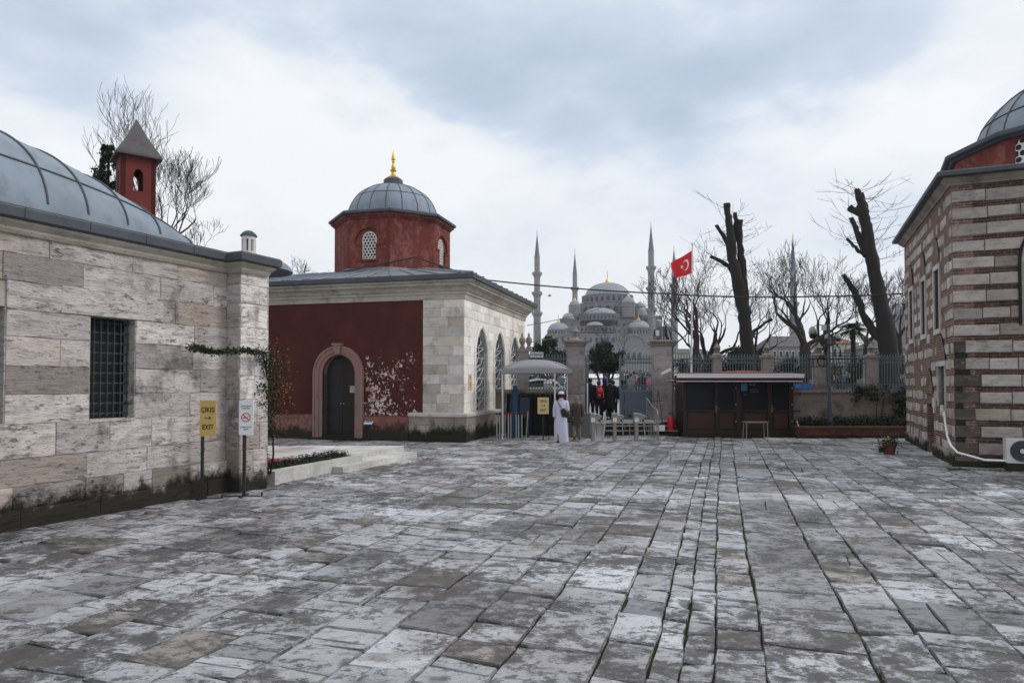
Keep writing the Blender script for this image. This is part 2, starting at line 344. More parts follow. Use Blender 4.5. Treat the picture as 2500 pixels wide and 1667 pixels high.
M['planter_brick'] = stone('red_planter_brick', (.13, .055, .043), (.10, .045, .04), streak=1, sk=.4, grime=.6, moss=.12, bs=.4, bd=.01)
M['skin'] = plain('skin', (.35, .2, .14), .55, .08, 6, bump=0)
M['skin_dark'] = plain('tanned_skin', (.22, .12, .08), .55, .08, 6, bump=0)
M['hair'] = plain('dark_hair', (.018, .013, .010), .5, .3, 20)
M['rubber'] = plain('black_plastic', (.02, .02, .022), .5, .2, 6, bump=.05)
M['blue_plastic'] = plain('blue_plastic', (.010, .055, .11), .5, .3, 4, bump=.05)
M['road'] = plain('distant_street_paving', (.34, .335, .33), .8, .2, .3)
M['roof_tile'] = plain('red_clay_tiles', (.26, .10, .065), .8, .25, 1.5)
M['house'] = plain('pale_house_wall', (.52, .50, .46), .8, .15, .6)
M['car_white'] = plain('white_car_paint', (.72, .73, .74), .25, .03, 2, bump=0, spec=.6)
def cloth(name, c, var=.18): 
    if name not in M: M[name] = plain(name, c, .85, var, 7, bump=.3, bd=.01, spec=.15)
    return M[name]

# ================================================================== SETTING: paving and ground
def soil():
    t = NT('joint_soil_and_moss'); a = t.noise(2.2, 6, .6); b = t.noise(30, 4)
    c = t.mix(t.step(a, .42, .6), (.035, .030, .024), (.036, .044, .014))
    return t.done(t.val(c, t.math('MULTIPLY_ADD', b, 1.0, .5)), .95, b, .8, .02, spec=.1)
M['soil'] = soil()
def slab_mat():
    t = NT('worn_paving_slab'); tone = t.attr('tone'); hue = t.attr('hue')
    big = t.noise(.30, 5, .6); c = t.mix(t.step(big, .35, .65), (.44, .455, .49), (.35, .345, .36))
    c = t.mix(t.step(hue, .30, .75), c, (.31, .285, .255))
    c = t.val(c, t.math('MULTIPLY_ADD', tone, 1.25, .42))
    reg = t.noise(.55, 6, .62, loc=(4, 9, 0))                     # where lichen and soot have spread
    pb = t.block(tone); med = t.noise(3.0, 8, .72, loc=(1, 5, 0), vec=pb); fine = t.noise(24, 8, .8, (1, 1.6, 1), vec=pb); vf = t.noise(60, 4, .7)
    gq = t.math('ADD', t.math('MULTIPLY', reg, .42), t.math('ADD', t.math('MULTIPLY', med, .58), t.math('ADD', t.math('MULTIPLY', fine, .33), t.math('MULTIPLY', hue, .06))))
    c = t.mix(t.math('MULTIPLY', t.step(gq, .655, .735), .80), c, (.060, .055, .052))
    c = t.mix(t.math('MULTIPLY', t.step(fine, .56, .62), .62), c, (.085, .08, .08))
    pit = t.step(vf, .60, .66); c = t.mix(t.math('MULTIPLY', pit, .45), c, (.05, .047, .046))
    stv = t.noise(5, 7, .74, (.6, 2.4, 1), (2, 2, 2), vec=pb); c = t.mix(t.math('MULTIPLY', t.step(stv, .51, .63), .62), c, (.125, .12, .122))
    cr = t.noise(9, 9, .74, (1, 1.3, 1), (3, 9, 5), vec=pb); cq = t.math('MULTIPLY_ADD', reg, .25, t.math('MULTIPLY_ADD', med, .35, t.math('MULTIPLY', cr, .62)))
    c = t.mix(t.math('MULTIPLY', t.step(cq, .612, .64), .76), c, (.055, .051, .050)); c = t.mix(t.math('MULTIPLY', t.step(cq, .53, .50), .30), c, (.50, .50, .52))
    c = t.mix(t.math('MULTIPLY', t.step(t.noise(.9, 7, .7, loc=(9, 4, 2)), .52, .68), .42), c, (.15, .122, .10))
    moss = t.math('MULTIPLY', t.step(t.noise(1.1, 5, .6, loc=(8, 1, 0)), .60, .72), t.step(fine, .5, .62)); c = t.mix(t.math('MULTIPLY', moss, .4), c, (.07, .075, .04))
    wet = t.step(t.noise(.42, 6, .62, loc=(2, 7, 0)), .50, .66)
    c = t.val(c, t.math('MULTIPLY_ADD', wet, -.22, 1.0))
    pool = t.math('MULTIPLY', t.step(t.noise(.95, 4, .5, (1, .8, 1), (6, 2, 0)), .655, .69), t.step(med, .62, .52)); c = t.mix(t.math('MULTIPLY', pool, .8), c, (.04, .038, .038))
    rough = t.math('MULTIPLY_ADD', wet, -.42, t.math('MULTIPLY_ADD', fine, .25, .50))
    h = t.math('ADD', t.math('MULTIPLY', med, .9), t.math('MULTIPLY', fine, .45)); h = t.math('SUBTRACT', h, t.math('MULTIPLY', pit, .15))
    return t.done(c, t.math('MULTIPLY_ADD', pool, -.12, rough, clamp=True), h, .75, .035, spec=.6)
M['slab'] = slab_mat()
D = Vector((.295, .9555)); E = Vector((.9555, -.295))              # course direction and across
def inpoly(p, poly):
    ins = False
    for i in range(len(poly)):
        a, b = poly[i], poly[i-1]
        if (a[1] > p[1]) != (b[1] > p[1]) and p[0] < (b[0]-a[0])*(p[1]-a[1])/(b[1]-a[1]) + a[0]: ins = not ins
    return ins

g = MB(); g.add([(-70, -25, -.012), (70, -25, -.012), (70, 28.05, -.012), (-70, 28.05, -.012)], [(0, 1, 2, 3)])
tag(g.build('ground', M['soil']), kind='structure')
rp_ = random.Random(3)
pv = MB()
def slab(poly, z, tone, hue, r):          # one worn slab: uneven rim, rounded arris, slight tilt
    pts = []
    n = len(poly)
    for i in range(n):
        a, b = Vector(poly[i]), Vector(poly[(i+1) % n]); L = (b - a).length
        k = max(1, int(L / .17)); nrm = Vector((b.y-a.y, a.x-b.x)).normalized() if L > 1e-6 else Vector((0, 0))
        for j in range(k):
            q = a.lerp(b, j / k); jit = .010 if j else .014
            pts.append(q + nrm * r.uniform(-jit, jit*.6) + Vector((r.uniform(-.006, .006), r.uniform(-.006, .006))))
    c = sum(pts, Vector((0, 0))) / len(pts)
    for p in pts:
        w1 = mnoise.noise_vector(Vector((p.x*.33, p.y*.33, 1.5))); w2 = mnoise.noise_vector(Vector((p.x*1.1, p.y*1.1, 7.5))); p.x += w1.x*.04 + w2.x*.008; p.y += w1.y*.04 + w2.y*.008
    c = sum(pts, Vector((0, 0))) / len(pts)
    tx, ty = r.gauss(0, .0045), r.gauss(0, .0045)
    def zz(p, d=0): return z + (p.x - c.x)*tx + (p.y - c.y)*ty - d
    m = len(pts); inn = []
    for p in pts:
        dlt = c - p; inn.append(p + dlt * min(.3, .011 / max(dlt.length, .01)))
    vs = [(p.x, p.y, zz(p, .012)) for p in pts] + [(p.x, p.y, zz(p)) for p in inn] + [(p.x, p.y, -.03) for p in pts]
    pv.hue = hue
    pv.add(vs, [(i, (i+1) % m, m + (i+1) % m, m + i) for i in range(m)], tone*.3)
    pv.add(vs, [tuple(range(m, 2*m))] + [(2*m + i, 2*m + (i+1) % m, (i+1) % m, i) for i in range(m)], tone)
cuts = {1: [.21, .22, .35, .74, .46, .62, .5, .7, .45, .62, .55, .5, .75, .5, .6]}
q0 = G(1569, 1667); q0 = q0.x*E.x + q0.y*E.y
bounds = [q0]
for wd in cuts[1]: bounds.append(bounds[-1] + wd)
while bounds[-1] < 14: bounds.append(bounds[-1] + rp_.choice([.28, .34, .40, .46, .52, .58]))
left = [q0]
while left[-1] > -21: left.append(left[-1] - rp_.choice([.30, .38, .44, .50, .56, .64]))
bounds = left[::-1][:-1] + bounds
for i in range(len(bounds)-1):
    a, b = bounds[i], bounds[i+1]; wd = b - a; s = rp_.uniform(-1.5, 0)
    while s < 37:
        L = wd * rp_.uniform(.75, 1.9) if wd < .5 else wd * rp_.uniform(.5, 1.5)
        L = max(.28, L); mid = E*(a+b)/2 + D*(s + L/2)
        ok = 1.2 < mid.y < 27.6 and mid.x > (.45*mid.y - 11.6 if mid.y < 13.6 else -.36*mid.y - 5) and mid.x < 3.805 + .42*mid.y + 2.5 + max(0, 16.5-mid.y)*3 and abs(mid.x) < .95*mid.y + 2.5
        if mid.y > 25.5 and mid.x > 6.2: ok = False
        if ok:
            gp = rp_.choice([.002, .003, .005, .007]) if mid.x > .5 else rp_.choice([.003, .004, .006, .008])
            gs = gp*.6 + rp_.uniform(.002, .009)
            co = [(a+gp, s+gs), (b-gp, s+gs), (b-gp, s+L-gs), (a+gp, s+L-gs)]
            e1_, e2_ = [rp_.choice([0, 0, .002, .004, .010]) for _ in range(2)]; co = [(co[0][0]+e1_, co[0][1]), (co[1][0]-e2_, co[1][1]), (co[2][0]-e2_*rp_.random(), co[2][1]), (co[3][0]+e1_*rp_.random(), co[3][1])]
            sk = rp_.gauss(0, .06)
            co = [(q, t_ + sk*((q-a)/wd - .5)*(1 if t_ > s+L/2 else 1)) for q, t_ in co]
            tone = min(1, max(.0, rp_.gauss(.54, .17))); hue = 0.0; u = rp_.random()
            if u < .12: hue = rp_.uniform(.35, .85); tone = rp_.uniform(.42, .66)
            elif u < .20: tone = rp_.uniform(.05, .26)
            elif u < .24: tone = rp_.uniform(.72, .86)
            z = rp_.uniform(.004, .026)
            parts = [co]
            if rp_.random() < .36 and wd > .4:                 # split courses and cracked slabs
                f1, f2 = rp_.uniform(.3, .7), rp_.uniform(.3, .7); g2 = .004
                if rp_.random() < .5:
                    m1 = (a + wd*f1, s+gp); m2 = (a + wd*(f1 + (f2-.5)*.35), s+L-gp)
                    parts = [[co[0], (m1[0]-g2, m1[1]), (m2[0]-g2, m2[1]), co[3]], [(m1[0]+g2, m1[1]), co[1], co[2], (m2[0]+g2, m2[1])]]
                else:
                    m1 = (a+gp, s + L*f1); m2 = (b-gp, s + L*(f1 + (f2-.5)*.4))
                    parts = [[co[0], co[1], (m2[0], m2[1]-g2), (m1[0], m1[1]-g2)], [(m1[0], m1[1]+g2), (m2[0], m2[1]+g2), co[2], co[3]]]
            for pp in parts:
                slab([E*q + D*t_ for q, t_ in pp], z + rp_.uniform(-.003, .003), min(1, max(0, tone + rp_.gauss(0, .03))), hue, rp_)
        s += L
pvo = tag(pv.build('pavement', M['slab'], fix=False), kind='structure')

# ground beyond the gate, rising gently to the far square
sg = MB(); prof = [(28.05, .535), (36, .72), (50, 1.15), (75, 1.55), (130, 1.7), (240, 3), (420, 6), (900, 8)]
for i in range(len(prof)-1):
    (y0, z0), (y1, z1) = prof[i], prof[i+1]
    sg.add([(-900 if y0 > 60 else -160, y0, z0), (900 if y0 > 60 else 160, y0, z0), (900 if y0 > 60 else 160, y1, z1), (-900 if y0 > 60 else -160, y1, z1)], [(0, 1, 2, 3)])
sg.add([(-160, 28.05, -.3), (160, 28.05, -.3), (160, 28.05, .535), (-160, 28.05, .535)], [(0, 1, 2, 3)])
tag(sg.build('street', M['road']), kind='structure')
def gz(y):
    for i in range(len(prof)-1):
        if prof[i][0] <= y <= prof[i+1][0]:
            f = (y - prof[i][0]) / (prof[i+1][0] - prof[i][0]); return prof[i][1] + f*(prof[i+1][1] - prof[i][1])
    return 0 if y < 28 else 8
grass = plain('park_lawn', (.055, .085, .03), .9, .35, .5, bump=.4, bd=.05)
lw = MB()
for (x0, x1, y0, y1) in ((-60, -9, 46, 72), (4, 60, 47, 70), (-120, 120, 84, 128)):
    lw.add([(x0, y0, gz(y0)+.03), (x1, y0, gz(y0)+.03), (x1, 50 if y0 < 50 else (y0+y1)/2, gz(50 if y0 < 50 else (y0+y1)/2)+.03), (x0, 50 if y0 < 50 else (y0+y1)/2, gz(50 if y0 < 50 else (y0+y1)/2)+.03),
            (x1, y1, gz(y1)+.03), (x0, y1, gz(y1)+.03)], [(0, 1, 2, 3), (3, 2, 4, 5)])
tag(lw.build('park_lawn', grass), kind='structure')

# ================================================================== MASONRY
def minus(a, b, holes):                    # interval minus list of intervals
    seg = [(a, b)]
    for h0, h1 in holes:
        ns = []
        for x, y in seg:
            if h1 <= x or h0 >= y: ns.append((x, y))
            else:
                if h0 > x: ns.append((x, h0))
                if h1 < y: ns.append((h1, y))
        seg = ns
    return [t for t in seg if t[1] - t[0] > .02]
def backing(mb, L0, L1, Z0, Z1, holes, mp, d0=-.25, d1=-.012):
    zs = sorted({Z0, Z1, *[h[2] for h in holes if Z0 < h[2] < Z1], *[h[3] for h in holes if Z0 < h[3] < Z1]})
    for a, b in zip(zs, zs[1:]):
        for x, y in minus(L0, L1, [(h[0], h[1]) for h in holes if h[2] < b - 1e-4 and h[3] > a + 1e-4]):
            mb.add([mp(x, d1, a), mp(y, d1, a), mp(y, d1, b), mp(x, d1, b), mp(x, d0, a), mp(y, d0, a), mp(y, d0, b), mp(x, d0, b)],
                   [(0, 1, 2, 3), (7, 6, 5, 4), (0, 4, 5, 1), (1, 5, 6, 2), (2, 6, 7, 3), (3, 7, 4, 0)])
def block(mb, x, y, a, b, mp, r, gap, bev, dep, tone, hue=0, rough=.0):
    x += gap; y -= gap; a += gap; b -= gap
    if y - x < .03 or b - a < .02: return
    bev = min(bev, (y-x)*.2, (b-a)*.2); nx = max(1, int((y-x)/.16)) if rough else 1; nz = max(1, int((b-a)/.14)) if rough else 1
    d = dep + r.uniform(-.004, .004); mb.hue = hue
    vs, idx = [], {}
    for j in range(nz+1):
        for i in range(nx+1):
            fx = x + bev + (y-x-2*bev)*i/nx; fz = a + bev + (b-a-2*bev)*j/nz; edge = i in (0, nx) or j in (0, nz)
            dd = d + (r.uniform(-rough, rough*.6) if not edge else -r.uniform(0, rough*.7)); idx[i, j] = len(vs); vs.append(mp(fx, dd, fz))
    fs = [(idx[i, j], idx[i+1, j], idx[i+1, j+1], idx[i, j+1]) for i in range(nx) for j in range(nz)]
    rim = [(i, 0) for i in range(nx)] + [(nx, j) for j in range(nz)] + [(i, nz) for i in range(nx, 0, -1)] + [(0, j) for j in range(nz, 0, -1)]
    o = len(vs); m = len(rim)
    for (i, j) in rim:
        vs.append(mp(x + (y-x)*i/nx, d - bev - .002, a + (b-a)*j/nz))
    for k in range(m):
        k2 = (k+1) % m; fs.append((idx[rim[k]], o + k, o + k2, idx[rim[k2]]))
    o2 = len(vs)
    for (i, j) in rim: vs.append(mp(x + (y-x)*i/nx, -.05, a + (b-a)*j/nz))
    for k in range(m):
        k2 = (k+1) % m; fs.append((o + k, o2 + k, o2 + k2, o + k2))
    mb.add(vs, fs, tone); mb.hue = 0
def masonry(mb, L0, L1, zs, holes, bw, mp, seed, gap=.004, bev=.008, dep=0, tone=(.5, .12), rough=0, depf=None, tonef=None, huep=.1):
    r = random.Random(seed)
    for a, b in zip(zs, zs[1:]):
        for x, y in minus(L0, L1, [(h[0], h[1]) for h in holes if h[2] < b - .02 and h[3] > a + .02]):
            c = x
            while c < y - 1e-4:
                wd = r.uniform(*bw); e = c + wd
                if e > y - bw[0]*.6: e = y
                tn = min(1, max(0, r.gauss(*tone))) ; hu = r.uniform(.3, 1) if r.random() < huep else 0
                if tonef: tn = tonef((c+e)/2, (a+b)/2, tn)
                block(mb, c, e, a, b, mp, r, gap, bev, dep + (depf(c, a) if depf else 0) + r.uniform(0, .006), tn, hu, rough)
                c = e
def wall_map(M4):                          # s along, d outward, z up
    return lambda s, d, z: M4 @ Vector((s, -d, z))

# ================================================================== LEFT STONE BUILDING
LA = math.atan2(1, .45)                    # direction of the wall
lb = thing('stone_building', 'long weathered limestone building with a curved lead roof along the left of the court', 'building', (-5.32, 12.68, 0), LA)
# local frame: x along the wall away from the camera, y to the left into the building; outward is -y
mpL = wall_map(Matrix())
def LH(u, v): return hit(u, v, (-5.32, 12.68), (math.cos(LA), math.sin(LA)))
win = (-2.60, -1.84, 1.456, 3.03); win0 = (-4.75, -3.77, 1.456, 3.06)
holes = [win, win0]
zsL = [0, .30, .60, .98, 1.456, 1.86, 2.255, 2.66, 3.03, 3.42, 3.80, 4.15]
bk = MB(); backing(bk, -9.5, .02, -.2, 4.2, holes, mpL, -.55)
bk.box(-9.5, .68, .56, 8.2, -.2, 4.2); bk.box(.02, .68, .03, .56, -.2, 4.2)
bk.build('wall_core', M['mortar_pale'], lb)
wl = MB()
def tL(s, z, t):
    if z < .30: return t*.4
    if z < .60: return -.25 + t*.5 if int(s*1.7) % 3 else t*.9
    if 1.86 < z < 2.25 and -3.7 < s < -3.0: return .12
    if 3.03 < z < 3.42 and -2.9 < s < -2.3: return .25
    if int(abs(s)*13 + z*31) % 11 == 0: return t*.55
    return t
masonry(wl, -9.5, 0, zsL, holes, (.5, 1.35), mpL, 5, .0035, .009, .02, (.58, .12), .030, lambda s, z: .075 if z < .25 else (.045 if z < .55 else (.02 if z < .9 else 0)), tL, .22)
wl.build('stone_wall', M['stone_left'], lb)
lin = MB(); block(lin, -3.05, -1.35, 3.034, 3.44, mpL, random.Random(2), .003, .008, .032, .62, 0, 0); lin.build('window_lintel', M['stone_left'], lb)
for (a, b, c, d) in holes:                 # barred window: reveal, dark inside and square grille
    wnd = MB(); wnd.box(a-.02, b+.02, .26, .30, c-.02, d+.02); wd = wnd.build('window', M['dark'], lb)
    rv = MB(); rv.box(a-.004, a+.012, -.0, .26, c, d); rv.box(b-.012, b+.004, -.0, .26, c, d); rv.box(a+.012, b-.012, -.03, .26, c-.03, c+.012); rv.build('reveal', M['stone_left'], wd)
    gr = MB(); n = 7
    for k in range(n):
        x = a + .05 + (b-a-.1)*k/(n-1); gr.tube([(x, .13, c+.012), (x, .13, d)], .011, 6)
    for k in range(10):
        z = c + .09 + (d-c-.16)*k/9; gr.tube([(a+.012, .148, z), (b-.012, .148, z)], .011, 6)
        for j in range(n): gr.cbox((a + .05 + (b-a-.1)*j/(n-1), .139, z), (.034, .034, .034))
    gr.build('window_grille', plain('grille_iron_%d' % int(a*10), (.035, .042, .04), .6, .3, 8), wd)
# pilaster at the end
pl = MB(); PO, PL_ = .36, .71
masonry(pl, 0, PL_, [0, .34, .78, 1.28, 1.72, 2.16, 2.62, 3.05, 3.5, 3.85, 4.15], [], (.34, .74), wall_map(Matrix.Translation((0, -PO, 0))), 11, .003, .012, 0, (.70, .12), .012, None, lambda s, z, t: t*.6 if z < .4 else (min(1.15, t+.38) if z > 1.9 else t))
masonry(pl, -PO, 0, [0, .34, .78, 1.28, 1.72, 2.16, 2.62, 3.05, 3.5, 3.85, 4.15], [], (.5, .7), wall_map(Matrix.Rotation(-math.pi/2, 4, 'Z') @ Matrix.Scale(1, 4)) if False else (lambda s, d, z: Vector((-d, s, z))), 12, .003, .010, 0, (.40, .1), .010)
masonry(pl, -PO, .6, [0, .34, .78, 1.28, 1.72, 2.16, 2.62, 3.05, 3.5, 3.85, 4.15], [], (.4, .8), lambda s, d, z: Vector((PL_ + d, s, z)), 13, .003, .012, 0, (.5, .1), .012)
pl.box(.02, PL_-.02, -PO+.02, .1, -.1, 4.2)
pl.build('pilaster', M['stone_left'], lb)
# base roll at foot (broken plinth)
# moulding and fascia following the pilaster
def path_strip(mb, path, prof):            # profile (out, z) swept along a 2-d path with mitred corners; out is to the right of travel
    n = len(path); dirs = [(Vector(path[i+1]) - Vector(path[i])).normalized() for i in range(n-1)]
    rows = []
    for i in range(n):
        if i == 0: nn = Vector((dirs[0].y, -dirs[0].x)); k = 1
        elif i == n-1: nn = Vector((dirs[-1].y, -dirs[-1].x)); k = 1
        else:
            a = Vector((dirs[i-1].y, -dirs[i-1].x)); b = Vector((dirs[i].y, -dirs[i].x)); nn = (a+b).normalized(); k = 1 / max(.3, nn.dot(a))
        rows.append([(path[i][0] + nn.x*o*k, path[i][1] + nn.y*o*k, z) for o, z in prof])
    m = len(prof)
    mb.add([p for r_ in rows for p in r_], [(i*m + j, (i+1)*m + j, (i+1)*m + (j+1) % m, i*m + (j+1) % m) for i in range(n-1) for j in range(m)] + [tuple(range(m)), tuple(range((n-1)*m, n*m))[::-1]])
pathL = [(-9.5, -.02), (0, -.02), (0, -.38), (.60, -.38), (.60, 2.0)]
cm = MB(); path_strip(cm, pathL, [(-.1, 4.06), (.03, 4.06), (.06, 4.11), (.06, 4.14), (.13, 4.20), (.13, 4.235), (-.1, 4.235)]); cm.build('cornice_moulding', M['cornice'], lb)
fa = MB(); path_strip(fa, pathL, [(-.1, 4.238), (.16, 4.238), (.205, 4.26), (.21, 4.38), (.18, 4.415), (-.1, 4.44)])
for k in range(11):
    x = -9.2 + k*.92
    fa.box(x, x+.012, -.238, -.228, 4.25, 4.40)
fa.build('lead_fascia', M['lead_dark'], lb)
# lead roof: a long cushion-shaped vault, standing rolls over it, flat skirts around
HX, HY, RZ, TX = 5.45, 3.0, 1.95, 4.44      # half length, half width, rise, foot height
def vault(s, t):                            # s from the far end (0) back towards the camera, t across from the eave
    a = max(0, 1 - abs((s - HX)/HX)**2.3); b = max(0, 1 - abs((t - HY)/HY)**2.03)
    return TX + RZ * a**.5 * b**.5
NS, NTt = 64, 40
vm = MB(); X0 = -.62; Y0 = .02
ss = [HX*2*(.5-.5*math.cos(math.pi*i/NS)) for i in range(NS+1)]; ts = [HY*2*(.5-.5*math.cos(math.pi*j/NTt)) for j in range(NTt+1)]
vm.add([(X0 - s, Y0 + t, vault(s, t)) for s in ss for t in ts], [(i*(NTt+1)+j, (i+1)*(NTt+1)+j, (i+1)*(NTt+1)+j+1, i*(NTt+1)+j+1) for i in range(NS) for j in range(NTt)])
vm.add([(-9.6-8, -.2, 4.42), (0, -.2, 4.42), (0, -.54, 4.42), (.76, -.54, 4.42), (.76, 8.4, 4.45), (-9.6-8, 8.4, 4.45)], [(0, 1, 2, 3, 4, 5)])
roof = vm.build('lead_roof', M['lead'], lb, smooth=30)
rb = MB()
for s in (.14, .76, 1.35, 2.0, 2.6, 3.25, 3.9, 4.55, 5.2, 5.9, 6.6, 7.4, 8.2, 9.0):
    pts = [(X0 - s, Y0 + t, vault(s, t) + .012) for t in ts[1:-1]]; rb.tube(pts, .019, 6)
pts = [(X0 - s - .0, Y0 + .26, vault(s, .26) + .01) for s in ss[3:-3]]; rb.tube(pts, .016, 6)
for k, (s0, s1, t) in enumerate(((.76, 1.35, 2.1), (1.35, 2.0, 1.7), (2.0, 2.6, 2.2), (2.6, 3.25, 1.8), (3.25, 3.9, 2.3))):
    rb.tube([(X0 - s, Y0 + t, vault(s, t) + .006) for s in [s0 + (s1-s0)*i/6 for i in range(7)]], .014, 5)
rb.build('roof_rolls', M['lead_dark'], roof)
# low lead dome beyond, with its little lantern
def lloc(u, Y):
    X = (u-1250)/F*Y; dx, dy = X+5.32, Y-12.68; return (dx*math.cos(LA)+dy*math.sin(LA), -dx*math.sin(LA)+dy*math.cos(LA))
lx, ly = lloc(604, 15.2)
wgm = MB(); wgm.box(.77, 2.5, 1.5, 8.2, -.2, 4.24); wgm.build('rear_wing', M['stone_left'], lb)
wgr = MB(); wgr.box(.77, 2.55, 1.44, 8.2, 4.242, 4.40); wgr.build('rear_wing_eave', M['lead_dark'], lb)
dm = MB(); dm.lathe([(.95*math.cos(a), .36*math.sin(a)) for a in [R(x) for x in range(0, 91, 10)]], (lx, ly, 4.52), 28); dmo = dm.build('low_dome', M['lead'], lb, smooth=40)
la = MB(); la.lathe([(.165, 0), (.165, .05), (.14, .06)], (lx, ly, 4.90), 16)
for k in range(8):
    a = R(45*k+10); la.cbox((lx+.125*math.cos(a), ly+.125*math.sin(a), 5.09), (.05, .06, .28), Matrix.Rotation(a, 3, 'Z'))
la.lathe([(.15, 0), (.15, .08), (.12, .08)], (lx, ly, 5.22), 16); la.build('lantern', M['white_tracery'], dmo)
lc = MB(); lc.lathe([(.18, 0), (.18, .025), (.14, .075), (.08, .12), (0, .14)], (lx, ly, 5.30), 16); lc.lathe([(.08, 0), (.08, .4), (0, .4)], (lx, ly, 4.9), 10); lc.build('lantern_cap', M['lead_dark'], dmo, smooth=40)

# ================================================================== RED LANTERN TURRET BEHIND
tb = P(325, 400, 22); tu = thing('chimney_turret', 'red plastered square turret with pointed grey roof rising behind the lead vault', 'turret', (tb.x, tb.y, 0), R(38))
t1 = MB(); hw = .50
tz0, tz1 = 5.4, 9.35
for (ax, flip) in ((0, 1), (1, 1), (0, -1), (1, -1)):    # four faces with an arched opening each
    def mpT(s, d, z, ax=ax, flip=flip): return Vector((s*flip, -(hw+d)*flip, z)) if ax == 0 else Vector(((hw+d)*flip, s*flip, z))
    ow, oz0, ozs, ozt = .14, 8.15, 8.62, 8.86
    arc = [(ow*math.cos(a), ozs + (ozt-ozs)*math.sin(a)) for a in [math.pi*k/10 for k in range(11)]]
    def quad(p, q, z0a, z1a):
        t1.add([mpT(p, 0, z0a), mpT(q, 0, z0a), mpT(q, 0, z1a), mpT(p, 0, z1a), mpT(p, -.14, z0a), mpT(q, -.14, z0a), mpT(q, -.14, z1a), mpT(p, -.14, z1a)], [(0, 1, 2, 3), (7, 6, 5, 4), (0, 4, 5, 1), (1, 5, 6, 2), (2, 6, 7, 3), (3, 7, 4, 0)])
    quad(-hw, hw, tz0, oz0); quad(-hw, -ow, oz0, tz1); quad(ow, hw, oz0, tz1)
    for (xa, za), (xb, zb) in zip(arc, arc[1:]):
        t1.add([mpT(xa, 0, za), mpT(xb, 0, zb), mpT(xb, 0, tz1), mpT(xa, 0, tz1), mpT(xa, -.14, za), mpT(xb, -.14, zb)], [(0, 1, 2, 3), (0, 4, 5, 1)])
t1.box(-hw-.05, hw+.05, -hw-.05, hw+.05, 0, tz0)
t1.build('turret_wall', M['plaster_turret'], tu)
t2 = MB(); e_ = .66; zt = 10.62
t2.add([(-e_, -e_, 9.24), (e_, -e_, 9.24), (e_, e_, 9.24), (-e_, e_, 9.24), (-e_, -e_, 9.30), (e_, -e_, 9.30), (e_, e_, 9.30), (-e_, e_, 9.30), (0, 0, zt), (-.33, -.33, 9.88), (.33, -.33, 9.88), (.33, .33, 9.88), (-.33, .33, 9.88)],
       [(0, 1, 5, 4), (1, 2, 6, 5), (2, 3, 7, 6), (3, 0, 4, 7), (0, 3, 2, 1), (4, 5, 10, 9), (5, 6, 11, 10), (6, 7, 12, 11), (7, 4, 9, 12), (9, 10, 8), (10, 11, 8), (11, 12, 8), (12, 9, 8)])
t2.build('pyramid_roof', M['tile_grey'], tu)

# ================================================================== RED DOMED BUILDING
RA = R(-15); RC = (-1.65, 23.5)
rd = thing('domed_building', 'square maroon and cream stone building with a red octagonal drum and small lead dome', 'building', (*RC, 0), RA)
# local x to the right along the front (front spans -9.4..0), y back along the side wall (0..8.7)
FD = (math.cos(RA), math.sin(RA)); SD_ = (-math.sin(RA), math.cos(RA))
def FH(u, v): return hit(u, v, RC, FD)
mpF = wall_map(Matrix()); mpS = lambda s, d, z: Vector((d, s, z))      # front wall, side wall
FW, SW, WT = 9.4, 8.7, 5.0
dA, dB = FH(788, 900)[0], FH(868, 900)[0]; dC = (dA + dB)/2; dw = (dB - dA)/2
dz0, dzs, dzt = .17, FH(828, 912)[1], FH(828, 866)[1]
def arch(c, hw, zs, zt, n=14, p=0.0):       # arch curve left to right; p > 0 makes it pointed
    pts = []
    for k in range(n+1):
        a = math.pi * (1 - k/n); x = math.cos(a)
        y = math.sin(a)**(1 - .0) if not p else (1 - abs(x)**(1.55))**(.72)
        pts.append((c + hw*x, zs + (zt-zs)*max(0, y)))
    return pts
core = MB()
backing(core, -FW, 0, -.2, 5.5, [(dC-dw, dC+dw, -.2, dzt)], mpF, -.5, -.03)
core.box(-FW, -.6, .55, SW, -.2, 5.5); core.box(-.6, -.03, 8.3, SW, -.2, 5.5); core.box(-.6, -.03, .55, 8.3, 4.95, 5.5)
core.build('wall_core', M['mortar'], rd)
wp = MB()                                   # the maroon render, with the arched door opening
XS = -1.52
for (x, y, a, b) in ((-FW, dC-dw, 0, WT), (dC+dw, XS, 0, WT)):
    wp.add([(x, 0, a), (y, 0, a), (y, 0, b), (x, 0, b), (x, .1, a), (y, .1, a), (y, .1, b), (x, .1, b)], [(0, 1, 2, 3), (0, 4, 5, 1), (1, 5, 6, 2), (2, 6, 7, 3), (3, 7, 4, 0)])
ac = arch(dC, dw, dzs, dzt)
for (xa, za), (xb, zb) in zip(ac, ac[1:]):
    wp.add([(xa, 0, za), (xb, 0, zb), (xb, 0, WT), (xa, 0, WT), (xa, .1, za), (xb, .1, zb)], [(0, 1, 2, 3), (0, 4, 5, 1)])
wp.box(-FW-.02, -FW, 0, SW, 0, WT)
wp.build('plaster_wall', M['plaster_dark'], rd)
pfm = plaster('pink_mossy_footing', (.19, .085, .075), (.12, .07, .06), stain=(.03, .026, .02), moss=.62)
mo = MB(); path_strip(mo, [(-FW, 0), (dC-dw-.30, 0)], [(-.05, 0), (.06, 0), (.05, .30), (.03, .32), (-.05, .32)]); mo.build('plinth_footing', pfm, rd); mo = MB(); path_strip(mo, [(dC+dw+.30, 0), (-2.02, 0)], [(-.05, 0), (.09, 0), (.085, .62), (.06, .84), (-.05, .86)])
mo.build('plinth_footing', pfm, rd)
